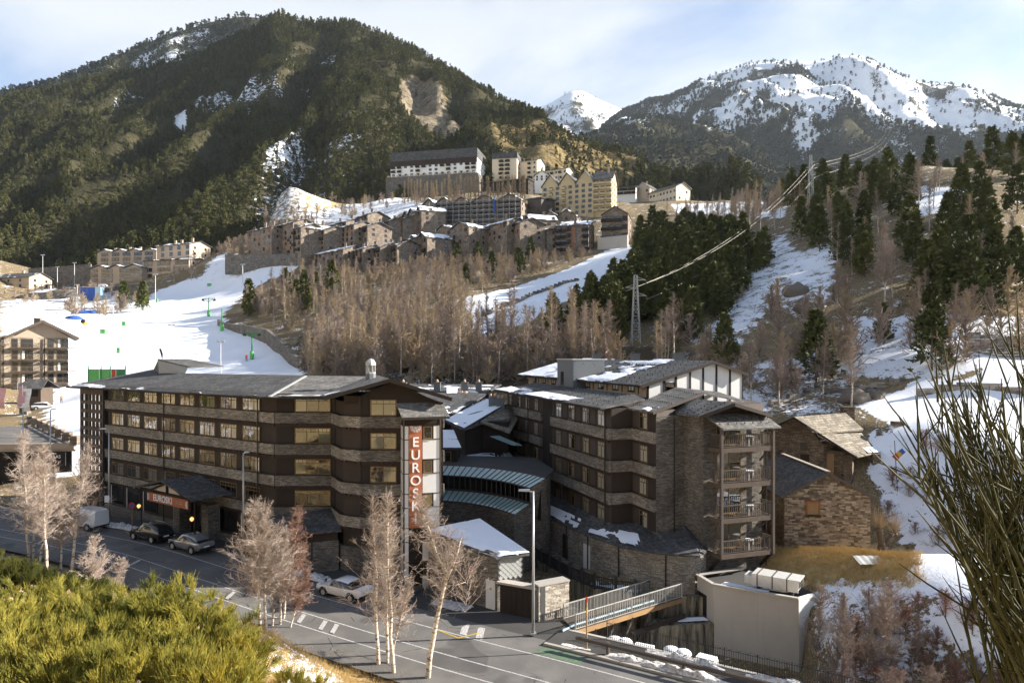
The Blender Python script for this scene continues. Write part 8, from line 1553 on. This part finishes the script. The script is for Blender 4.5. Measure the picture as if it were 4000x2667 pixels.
# dry grass
def grass(name, label, poly, n, d0, d1, h, seed, kinds=None):
    pts = np.array(sample_base(poly, n, d0, d1, seed)); r = np.random.default_rng(seed); k = 9; P = np.repeat(pts, k, 0) + np.concatenate([r.normal(0, .16, (len(pts) * k, 2)), np.zeros((len(pts) * k, 1)) - .03], 1)
    up = nrm(r.normal(0, .5, P.shape) + np.array([0, 0, 1.0])); V, Fq = ribbons(P, P + up * (h * (.5 + r.random(len(P))))[:, None], .03, .006, r); o = link(name, npmesh(name, V, Fq, 'grass_blade'), kind='stuff'); return tag(o, label, 'grass')
grass('dry_grass', 'dry golden grass on the bank above the road', [(560, 1420), (700, 1455), (960, 1568), (960, 1640), (560, 1640)], 1500, 24, 44, .3, 1001); grass('dry_grass', 'dry golden grass in front of the barn', [(1740, 1255), (2110, 1265), (2130, 1350), (1900, 1345), (1750, 1325)], 2600, 46, 60, .28, 1002); grass('dry_grass', 'dry grass tufts on the shaded left bank', [(100, 1310), (420, 1340), (480, 1400), (100, 1400)], 500, 28, 46, .3, 1003)
# ------------------------------------------------------------------ vehicles
def car(label, x, y, z, rz, paint, kind='suv', L=4.7, Wd=1.88, Hh=1.66, group='parked cars', cat='car'):
    """x forward; lofted body, separate glass, wheels, lamps"""
    o = empty('parked_van' if kind == 'van' else 'parked_car', (x, y, z), label, cat, group, rz); hl = L / 2; hw = Wd / 2
    prof = {'suv': [(-1, .62, .95, .95), (-.97, .42, 1.02, 1.05), (-.8, .34, 1.06, 1.5), (-.55, .3, 1.04, 1.62), (-.1, .3, 1.0, 1.66), (.18, .3, .98, 1.6), (.42, .3, .98, 1.12), (.5, .3, .97, .98), (.8, .32, .9, .9), (.95, .38, .76, .76), (1, .5, .66, .66)],
            'coupe': [(-1, .6, .98, .98), (-.96, .42, 1.05, 1.06), (-.78, .34, 1.04, 1.2), (-.5, .3, 1.02, 1.46), (-.1, .3, 1.0, 1.6), (.15, .3, .98, 1.55), (.42, .3, .98, 1.1), (.5, .3, .97, .98), (.8, .32, .9, .9), (.95, .38, .76, .76), (1, .5, .66, .66)],
            'sedan': [(-1, .55, .9, .9), (-.96, .4, .95, .96), (-.72, .32, .94, 1.0), (-.45, .28, .92, 1.34), (-.1, .28, .9, 1.44), (.15, .28, .9, 1.4), (.45, .28, .9, .98), (.52, .28, .88, .89), (.8, .3, .8, .8), (.95, .36, .68, .68), (1, .46, .6, .6)],
            'van': [(-1, .5, 1.1, 1.95), (-.98, .36, 1.15, 2.02), (-.6, .34, 1.15, 2.1), (0, .34, 1.12, 2.1), (.35, .34, 1.1, 2.05), (.5, .34, 1.08, 1.9), (.72, .34, 1.04, 1.2), (.76, .34, 1.02, 1.05), (.9, .36, .95, .95), (1, .5, .8, .8), (1.0, .52, .78, .78)]}[kind]
    st = []
    for t, lo, belt, roof in prof:
        e = 1 - .16 * abs(t) ** 5; w_ = hw * e; has = roof - belt > .08; rw = w_ * (.74 if kind != 'van' else .9) if has else w_ * .9; f_ = t * hl
        rf = roof if has else belt + .02
        half = [(w_ * .86, lo), (w_ * .99, lo + (belt - lo) * .35), (w_, lo + (belt - lo) * .7), (w_ * .95, belt), (rw + (w_ * .95 - rw) * .1, belt + (rf - belt) * .85 if has else belt + .012), (rw * .86, rf), (0, rf + .02)]
        st.append([(f_, a, b) for a, b in half] + [(f_, -a, b) for a, b in reversed(half[:-1])])
    V = np.array(st); n, k = V.shape[:2]; Fq, mi = [], []
    for i in range(n - 1):
        g1 = prof[i][3] - prof[i][2] > .08; g2 = prof[i + 1][3] - prof[i + 1][2] > .08
        for j in range(k - 1):
            Fq.append([i * k + j, (i + 1) * k + j, (i + 1) * k + j + 1, i * k + j + 1]); side = j in (3, k - 5); topf = j in (4, 5, 6, 7)
            gl = (side and g1 and g2 and not (kind == 'van' and prof[i][0] < .3)) or ((side or topf) and (g1 != g2) and not (kind == 'van' and prof[i][0] < 0)); mi.append(1 if gl else 0)
    b_ = o.location; ends = [list(range(k))[::-1], [(n - 1) * k + j for j in range(k)]]
    me = bpy.data.meshes.new('body'); me.from_pydata(V.reshape(-1, 3).tolist(), [], Fq + ends + [[j * k for j in range(n)] + [j * k + k - 1 for j in reversed(range(n))]]); me.materials.append(M[paint]); me.materials.append(M['glass_dark']); me.polygons.foreach_set('material_index', mi + [0, 0, 0]); me.polygons.foreach_set('use_smooth', [True] * len(me.polygons)); me.update()
    body = link('body', me, o); md = body.modifiers.new('bevel', 'EDGE_SPLIT'); md.split_angle = R(38)
    rr = .36 if kind in ('suv', 'coupe') else .32
    tyre = MB().tube([(0, -.11, 0), (0, .11, 0)], rr, 18).mesh('tyre', 'black_rubber'); rim = MB().tube([(0, -.118, 0), (0, .118, 0)], rr * .64, 10).mesh('rim', 'metal_galv')
    for fx in (-.6, .62):
        for sy in (-1, 1):
            w_ = link('wheel', tyre, o, (fx * hl, sy * (hw - .12), rr)); link('rim', rim, w_); part_arch = MB().tube([(fx * hl + (rr + .07) * math.cos(a), sy * (hw * .985), rr + (rr + .07) * math.sin(a)) for a in np.linspace(-.2, 3.34, 9)], .05, 5).mesh('wheel_arch', 'black_rubber'); link('wheel_arch', part_arch, o)
    for sy in (-1, 1):
        link('tail_lamp', MB().box(-hl * .985 - .02, -hl * .93, sy * hw * .55 - .16, sy * hw * .55 + .16, prof[1][2] - .2, prof[1][2] - .06).mesh('tail_lamp', 'tail_lamp'), o); link('headlight', MB().box(hl * .93, hl * .985 + .01, sy * hw * .6 - .17, sy * hw * .6 + .17, .66, .8).mesh('headlight', 'plastic_white'), o); link('mirror', MB().box(hl * .3, hl * .34, sy * (hw + .02) - .08, sy * (hw + .02) + .1, 1.0, 1.14).mesh('mirror', paint), o)
    link('number_plate', MB().box(-hl - .015, -hl + .03, -.26, .26, .62, .74).mesh('number_plate', 'plastic_white'), o); link('rear_bumper', MB().box(-hl - .01, -hl + .12, -hw * .82, hw * .82, .38, .52).mesh('rear_bumper', 'black_rubber'), o)
    if kind == 'suv': 
        for sy in (-1, 1): link('roof_rail', MB().bar((-hl * .5, sy * hw * .66, 1.7), (hl * .15, sy * hw * .66, 1.69), .05).mesh('roof_rail', 'metal_galv'), o)
    return o
def at_road(X_, off_, dz=0.01):
    i = int(np.argmin(np.abs(RL[:, 0] - X_))); p = road_at(i, off_, dz); return (*p, math.atan2(-RT[i, 1], -RT[i, 0]))
x, y, z, a = at_road(-35.2, -1.2); car('dark grey estate car with silver roof rails parked by the hotel', x, y, z, a, 'car_dark', 'suv')
x, y, z, a = at_road(-30.0, -1.2); car('silver coupe style off-roader parked behind the dark car', x, y, z, a, 'car_silver', 'coupe', 4.75)
x, y, z, a = at_road(-13.4, -1.15); car('white saloon car parked below the hotel wing', x, y, z, a, 'car_white', 'sedan', 4.55, 1.8, 1.45)
x, y, z, a = at_road(-44.5, -1.3); car('white van with snow dusted sides parked by the left birches', x, y, z, a, 'car_white', 'van', 4.8, 1.9, 2.1, cat='van')
p = on_ground(175, 1612, 142); car('white off-roader parked before the ski hotel', p.x, p.y, 7.2 if p.z < 7.2 else p.z, .4, 'car_white', 'suv')
for px_, py_, d_, pt, kd, lb in ((406, 1128, 322, 'car_white', 'van', 'white van parked before the left apartments'), (172, 1132, 330, 'car_dark', 'suv', 'dark car parked along the wall at far left'), (272, 1130, 327, 'car_silver', 'sedan', 'silver car parked between the dark car and white van')):
    p = W(px_, py_, d_); car(lb, p.x, p.y, p.z, .1, pt, kd, group='cars before the left apartments')
# ------------------------------------------------------------------ lamps, poles, signs
def street_lamp(label, px_, d_, zb, ytop, arm=(-.9, 0), mat='metal_grey', r0=.11):
    x, y = XY(px_, d_); zt = CZ - (ytop - HY) / F * d_; o = empty('street_lamp', (x, y, zb), label, 'street lamp', 'street lamps')
    part(o, 'post', mat, lambda m: m.tube([(x, y, zb - .3), (x, y, zb + (zt - zb) * .5), (x, y, zt)], [r0, r0 * .8, r0 * .55], 10), smooth=True); part(o, 'arm', mat, lambda m: m.bar((x, y, zt - .05), (x + arm[0] * .5, y + arm[1] * .5, zt + .05), .07)); part(o, 'lamp_head', mat, lambda m: m.hexa([(x + arm[0] * 1.1, y - .13, zt + .02), (x + arm[0] * .25, y - .16, zt), (x + arm[0] * .25, y + .16, zt), (x + arm[0] * 1.1, y + .13, zt + .02), (x + arm[0] * 1.05, y - .1, zt + .12), (x + arm[0] * .25, y - .12, zt + .14), (x + arm[0] * .25, y + .12, zt + .14), (x + arm[0] * 1.05, y + .1, zt + .12)])); part(o, 'base_plate', mat, lambda m: m.box(x - .2, x + .2, y - .2, y + .2, zb - .05, zb + .06)); return o
street_lamp('tall pale street lamp on the pavement corner by the garage', 2083, 46.0, .14, 1918); street_lamp('thin street lamp in front of the lattice corner', 426, 72.5, 1.15, 1676); street_lamp('street lamp in front of the long hotel front', 951, 61.5, 1.0, 1768, (.5, 0)); street_lamp('pale street lamp before the parking deck at far left', 90, 84, 1.4, 1592, (-.6, 0)); street_lamp('pale street lamp left of the lattice screen', 197, 88, 1.4, 1600, (.6, 0))
for k, (px_, py_, d_, h, lb) in enumerate(((442, 1375, 195, 13.5, 'tall thin floodlight pole at the left edge of the piste'), (607, 1182, 295, 12, 'floodlight pole below the left apartments'), (948, 1118, 305, 9.5, 'floodlight pole at the top of the piste'), (167, 1082, 350, 11, 'pole on the retaining wall at far left'), (224, 1078, 350, 4.5, 'short lamp on the left retaining wall'), (291, 1066, 350, 5, 'round lamp on the wall left of the apartments'), (302, 1156, 312, 5, 'lamp by the road below the apartments'), (671, 1408, 176, 9, 'thin floodlight pole above the hotel roof light'), (862, 1455, 158, 7, 'thin floodlight pole near the lower piste'))):
    p = W(px_, py_, d_); g0 = gz(p.x, p.y); o = empty('floodlight_pole', (p.x, p.y, min(g0, p.z)), lb, 'lamp', 'piste lights'); part(o, 'pole', 'metal_grey', lambda m: m.tube([(p.x, p.y, min(g0, p.z) - .5), (p.x, p.y, p.z + h)], [.13, .08], 6)); part(o, 'lamp_head', 'metal_grey', lambda m: (m.box(p.x - .9, p.x - .2, p.y - .2, p.y + .2, p.z + h, p.z + h + .3), m.box(p.x + .2, p.x + .9, p.y - .2, p.y + .2, p.z + h, p.z + h + .3), m.box(p.x - .9, p.x + .9, p.y - .04, p.y + .04, p.z + h - .08, p.z + h)))
x, y = XY(2292, 43.6); o = empty('snow_pole', (x, y, .14), 'red and yellow banded snow marker pole by the footbridge', 'pole'); 
for z0, z1, mt, rr in ((.0, 2.2, 'wood_orange', .05), (2.2, 2.6, 'yellow_paint', .052), (2.6, 2.95, 'wood_orange', .05), (2.95, 3.25, 'red_paint', .075)): part(o, 'band', mt, lambda m: m.tube([(x, y, .14 + z0), (x, y, .14 + z1)], rr, 8))
x, y = XY(516, 69.6); o = empty('road_sign', (x, y, 1.1), 'round red no parking sign on a post by the entrance', 'sign'); part(o, 'post', 'wood_orange', lambda m: m.tube([(x, y, .9), (x, y, 3.9)], .045, 6)); part(o, 'disc', 'red_paint', lambda m: m.tube([(x, y - .03, 3.6), (x, y - .06, 3.6)], .33, 16)); part(o, 'disc_face', 'blue_paint', lambda m: m.tube([(x, y - .06, 3.6), (x, y - .07, 3.6)], .22, 16)); part(o, 'slash', 'red_paint', lambda m: m.bar((x - .17, y - .08, 3.77), (x + .17, y - .08, 3.43), .06, .02))
x, y = XY(422, 72.2); o = empty('small_notice', (x, y, 3.2), 'small white notice fixed to the lamp post by the lattice', 'sign'); part(o, 'plate', 'plastic_white', lambda m: m.box(x - .25, x + .25, y - .2, y - .17, 3.4, 4.1)); part(o, 'bracket', 'metal_grey', lambda m: m.box(x - .03, x + .1, y - .17, y + .3, 3.7, 3.8))
x, y, z, a = at_road(-22.6, -4.4); o = empty('litter_bin', (x, y, z + .15), 'small dark litter bin on the pavement by the entrance', 'bin'); part(o, 'body', 'metal_dark', lambda m: m.lathe((x, y, z + .15), [(.2, 0), (.24, .8), (.25, .85)], 10)); part(o, 'lid', 'metal_dark', lambda m: m.lathe((x, y, z + 1.0), [(.26, 0), (.2, .1), (.05, .14)], 10))
# ------------------------------------------------------------------ ski lift, mats and works on the piste
for k, (zx, zy, d_, h, lb) in enumerate(((1475, 715, 250, 6.5, 'upper green footed drag lift tower on the piste'), (1780, 1000, 186, 7.2, 'lower green drag lift tower near the skier'), (1568, 800, 218, 7, 'slim green lift post at the piste wall'))):
    px_, py_ = z4(zx, zy); p = on_ground(px_, py_, d_); o = empty('lift_tower', p, lb, 'lift tower', 'drag lift towers')
    part(o, 'post', 'lift_green', lambda m: m.tube([(p.x, p.y, p.z - .5), (p.x, p.y, p.z + h)], [.22, .15], 8)); part(o, 'padding', 'lift_green_bright', lambda m: m.lathe((p.x, p.y, p.z), [(.55, 0), (.55, 2), (.4, 2.1)], 10))
    if k < 2:
        part(o, 'cross_arm', 'lift_green', lambda m: (m.bar((p.x - 2.2, p.y, p.z + h - .4), (p.x + 2.2, p.y, p.z + h - .2), .2), m.bar((p.x, p.y, p.z + h - 1.6), (p.x + 1.4, p.y, p.z + h - .3), .12), m.bar((p.x, p.y, p.z + h - 1.6), (p.x - 1.4, p.y, p.z + h - .4), .12)))
        for sg in (-1, 1): part(o, 'sheave', 'metal_dark', lambda m: (m.tube([(p.x + sg * 2.1, p.y - .15, p.z + h - .75), (p.x + sg * 2.1, p.y + .15, p.z + h - .75)], .35, 10), m.tube([(p.x + sg * 1.7, p.y - .15, p.z + h - .9), (p.x + sg * 1.7, p.y + .15, p.z + h - .9)], .25, 10)))
for k, (zx, zy, d_, w_, h, lb) in enumerate(((728, 820, 215, 1.5, 1.4, 'bright green crash mat at the left piste edge'), (876, 765, 235, 1.1, 1.5, 'green crash mat up the left piste edge'), (838, 955, 190, .9, 1.5, 'green mat standing alone on the lower piste'), (1105, 600, 300, 1.0, 1.8, 'small green mat at a pole under the apartments'), (1478, 485, 320, 1.6, 1.3, 'green mats at the top of the piste'))):
    px_, py_ = z4(zx, zy); p = on_ground(px_, py_, d_); o = empty('crash_mat', p, lb, 'mat', 'green crash mats'); part(o, 'pad', 'lift_green_bright', lambda m: m.box(p.x - w_ / 2, p.x + w_ / 2, p.y - .3, p.y + .3, p.z - .1, p.z + h)); part(o, 'strap', 'metal_dark', lambda m: m.box(p.x - w_ / 2 - .01, p.x + w_ / 2 + .01, p.y - .32, p.y + .32, p.z + h * .6, p.z + h * .66))
p = W(345, 1478, 102); o = empty('start_gate', (p.x, p.y, gz(p.x, p.y)), 'green and red fabric start gate behind the hotel roof', 'gate'); g0 = gz(p.x, p.y); q = W(490, 1470, 100)
for t in (0, .35, .6, 1): a = p.lerp(q, t); part(o, 'post', 'lift_green', lambda m: m.bar((a.x, a.y, g0 - .3), (a.x, a.y, p.z + 1.9), .12))
for t0, t1, mt in ((0, .3, 'lift_green_bright'), (.3, .6, 'lift_green_bright'), (.62, .75, 'red_paint'), (.75, 1, 'lift_green')): a, b = p.lerp(q, t0), p.lerp(q, t1); part(o, 'banner', mt, lambda m: m.hexa([(a.x, a.y, p.z - .6), (b.x - .05, b.y, p.z - .6), (b.x - .05, b.y + .06, p.z - .6), (a.x, a.y + .06, p.z - .6), (a.x, a.y, p.z + 1.4), (b.x - .05, b.y, p.z + 1.4), (b.x - .05, b.y + .06, p.z + 1.4), (a.x, a.y + .06, p.z + 1.4)]))
p = on_ground(329, 1309, 225); o = empty('snow_gun', p, 'yellow snow cannon at the left edge of the piste', 'snow cannon'); part(o, 'frame', 'yellow_paint', lambda m: [m.bar((p.x + dx, p.y, p.z), (p.x, p.y, p.z + 1.4), .14) for dx in (-.8, .8)] + [m.bar((p.x, p.y + .9, p.z), (p.x, p.y, p.z + 1.4), .14)]); part(o, 'barrel', 'yellow_paint', lambda m: m.tube([(p.x - .2, p.y + .8, p.z + 1.6), (p.x + .1, p.y - .8, p.z + 2.2)], [.6, .75], 12)); part(o, 'nozzle_ring', 'metal_dark', lambda m: m.tube([(p.x + .1, p.y - .8, p.z + 2.2), (p.x + .12, p.y - .9, p.z + 2.24)], [.7, .6], 12))
for k, (zx, zy, d_, r_, lb) in enumerate(((580, 660, 262, 4.2, 'large blue tarpaulin heap on the snowy building site'), (655, 672, 262, 2.6, 'small blue tarpaulin heap right of the large one'), (520, 715, 245, 3.0, 'low blue tarpaulin sheet in front of the site'))):
    px_, py_ = z4(zx, zy); p = on_ground(px_, py_, d_); o = boulder(lb, p, r_, 70 + k, (1, .8, .38), 'tarp_blue'); o.name = 'tarpaulin'; o['category'] = 'tarpaulin'; o['group'] = 'blue tarpaulins'
p = W(*z4(632, 530), 308); o = empty('site_container', p, 'blue and white site container beside the apartments road', 'container'); part(o, 'box', 'tarp_blue', lambda m: m.box(p.x - 4, p.x + 2.5, p.y, p.y + 2.6, p.z - 3, p.z + 2.4)); part(o, 'end_panel', 'pipe_blue', lambda m: m.box(p.x + 2.5, p.x + 5, p.y, p.y + 2.6, p.z - 3, p.z + 2.4)); part(o, 'door', 'blue_paint', lambda m: m.box(p.x - 1.5, p.x - .5, p.y - .05, p.y, p.z - .2, p.z + 2)); part(o, 'roof_edge', 'metal_grey', lambda m: m.box(p.x - 4.05, p.x + 5.05, p.y - .05, p.y + 2.65, p.z + 2.4, p.z + 2.55))
# flag-like sail above the roof light
p = W(628, 1392, 112); o = empty('sail_flag', (p.x, p.y, gz(p.x, p.y)), 'dark feather flag standing on the piste behind the roof', 'flag'); part(o, 'pole', 'metal_grey', lambda m: m.bar((p.x - .3, p.y, gz(p.x, p.y)), (p.x - .3, p.y, p.z + 3.2), .07)); part(o, 'sail', 'sign_black', lambda m: m.poly([(p.x - .25, p.y, p.z + 1.2), (p.x + .25, p.y, p.z - .6), (p.x + .3, p.y + .1, p.z + .4), (p.x, p.y + .1, p.z + 1.3)]))
# ------------------------------------------------------------------ people
def person(label, p, rz, coat, trousers, stride=.15, arms=.25, extras=None):
    vs = [(0, 0, .95), (0, 0, 1.15), (0, 0, 1.38), (0, 0, 1.5), (0, .02, 1.6), (0, .02, 1.74), (-.19, 0, 1.4), (-.27, .05, 1.14), (-.24, arms, 1.0), (.19, 0, 1.4), (.27, .05, 1.14), (.24, arms, 1.0), (-.1, 0, .88), (-.12, stride, .5), (-.12, 0, .08), (-.12, .14, .03), (.1, 0, .88), (.12, stride * .4, .5), (.12, -.08, .08), (.12, .06, .03)]
    es = [(0, 1), (1, 2), (2, 3), (3, 4), (4, 5), (2, 6), (6, 7), (7, 8), (2, 9), (9, 10), (10, 11), (0, 12), (12, 13), (13, 14), (14, 15), (0, 16), (16, 17), (17, 18), (18, 19)]
    ra = [.16, .17, .17, .06, .1, .09, .08, .06, .045, .08, .06, .045, .1, .075, .05, .04, .1, .075, .05, .04]
    me = bpy.data.meshes.new('body'); me.from_pydata(vs, es, []); t = bpy.data.objects.new('body', me); COL.objects.link(t); t.modifiers.new('skin', 'SKIN'); me.skin_vertices[0].data.foreach_set('radius', [v for q in ra for v in (q, q)]); me.skin_vertices[0].data[0].use_root = True; t.modifiers.new('sub', 'SUBSURF').render_levels = 1; t.modifiers['sub'].levels = 1
    dg = bpy.context.evaluated_depsgraph_get(); dg.update(); m2 = bpy.data.meshes.new_from_object(t.evaluated_get(dg)); bpy.data.objects.remove(t)
    m2.materials.clear()
    for q in ('skin', coat, trousers, 'cloth_dark'): m2.materials.append(M[q])
    for f_ in m2.polygons: z = f_.center.z; f_.material_index = 3 if z < .12 or z > 1.66 else (2 if z < .92 else (1 if z < 1.52 else 0)); f_.use_smooth = True
    o = empty('person', p, label, 'person', 'people on the snow', rz); link('body', m2, o)
    if extras == 'ski':
        for sx in (-.13, .13): link('ski', MB().box(sx - .05, sx + .05, -.8, .85, -.02, .02).mesh('ski', 'cloth_dark'), o)
        for sx in (-.3, .3): link('ski_pole', MB().bar((sx * .85, .25, 1.0), (sx, .1, 0), .025).mesh('ski_pole', 'metal_dark'), o)
    return o
p = on_ground(963, 1409, 184); person('skier in dark red standing on skis near the lower lift tower', p, .6, 'cloth_red', 'cloth_dark', extras='ski')
for px_, rz_, c, lb in ((188, .3, 'cloth_red', 'person in a red jacket left of the pair by the ski hotel'), (196, 2.2, 'cloth_red', 'person in a red jacket right of the pair by the ski hotel'), (240, 1.0, 'wood_orange', 'person in orange walking at the foot of the piste')): p = on_ground(px_, 1545, 150); person(lb, p, rz_, c, 'cloth_dark')
# ------------------------------------------------------------------ power line
def pylon(label, px_, py_base, d_, py_top, arms):
    x, y = XY(px_, d_); zb = gz(x, y); zt = CZ - (py_top - HY) / F * d_; H = zt - zb; o = empty('pylon', (x, y, zb), label, 'pylon', 'lattice pylons'); h0, h1 = .8, .26
    def c(k, t): s = h0 + (h1 - h0) * t; sx, sy = ((-1, -1), (1, -1), (1, 1), (-1, 1))[k % 4]; return Vector((x + sx * s, y + sy * s, zb + t * H))
    for k in range(4): part(o, 'leg', 'metal_galv', lambda m: m.bar(c(k, -.02), c(k, 1), .13))
    m = MB(); n = 10
    for i in range(n):
        for k in range(4): a, b = (i / n, (i + 1) / n) if (i + k) % 2 else ((i + 1) / n, i / n); m.bar(c(k, a), c(k + 1, b), .07); m.bar(c(k, (i + 1) / n), c(k + 1, (i + 1) / n), .06)
    m.build('lattice', 'metal_galv', o, kind='stuff'); tips = []
    for (dx, dt) in arms:
        z = zb + H * dt; tip = Vector((x + dx, y, z)); part(o, 'cross_arm', 'metal_galv', lambda m: (m.bar((x, y - .25, z), tip, .1), m.bar((x, y + .25, z), tip, .1), m.bar((x, y, z + .7), tip, .08))); part(o, 'insulator', 'metal_dark', lambda m: m.lathe((tip.x, tip.y, tip.z - .7), [(.06, 0), (.12, .1), (.06, .2), (.12, .3), (.06, .4), (.1, .5), (.04, .7)], 8)); tips.append(tip - Vector((0, 0, .7)))
    return tips
t1 = pylon('near lattice pylon behind the balcony hotel', 2483, 1390, 130, 1075, ((1.9, .93), (-1.9, .82), (2.0, .70))); t2 = pylon('far lattice pylon on the right hillside', 3167, 790, 205, 606, ((1.2, .88), (-1.4, .78), (1.3, .66)))
for k in range(3):
    o = empty('power_cable', t1[k], ['top power cable sagging between the pylons', 'middle power cable sagging between the pylons', 'lowest power cable sagging between the pylons'][k], 'cable', 'power cables'); a, b = t1[k], t2[k]; part(o, 'wire', 'wire', lambda m: m.tube([a.lerp(b, i / 24) - Vector((0, 0, 9 * 4 * (i / 24) * (1 - i / 24) * .45)) for i in range(25)], .024, 5), smooth=True)
    far_ = W(3470 + k * 12, 490 + k * 8, 1750); o = empty('power_cable', t2[k], ['top power cable leaving the far pylon to the right', 'middle power cable leaving the far pylon to the right', 'lowest power cable leaving the far pylon to the right'][k], 'cable', 'power cables'); part(o, 'wire', 'wire', lambda m: m.tube([t2[k].lerp(far_, i / 24) - Vector((0, 0, 60 * (i / 24) * (1 - i / 24))) for i in range(25)], .035, 5), smooth=True)
# ------------------------------------------------------------------ mountain air
hm = bpy.data.materials.new('haze'); hm.use_nodes = True; hm.node_tree.nodes.clear(); ho = hm.node_tree.nodes.new('ShaderNodeOutputMaterial'); hv = hm.node_tree.nodes.new('ShaderNodeVolumePrincipled')
hv.inputs['Color'].default_value = (0.80, 0.88, 1.0, 1); hv.inputs['Density'].default_value = 0.000028; hv.inputs['Anisotropy'].default_value = 0.2
hm.node_tree.links.new(hv.outputs[0], ho.inputs['Volume'])
M['haze'] = hm; MB().box(-2600, 4600, -120, 4700, -30, 1900).build('haze', 'haze', kind='stuff')
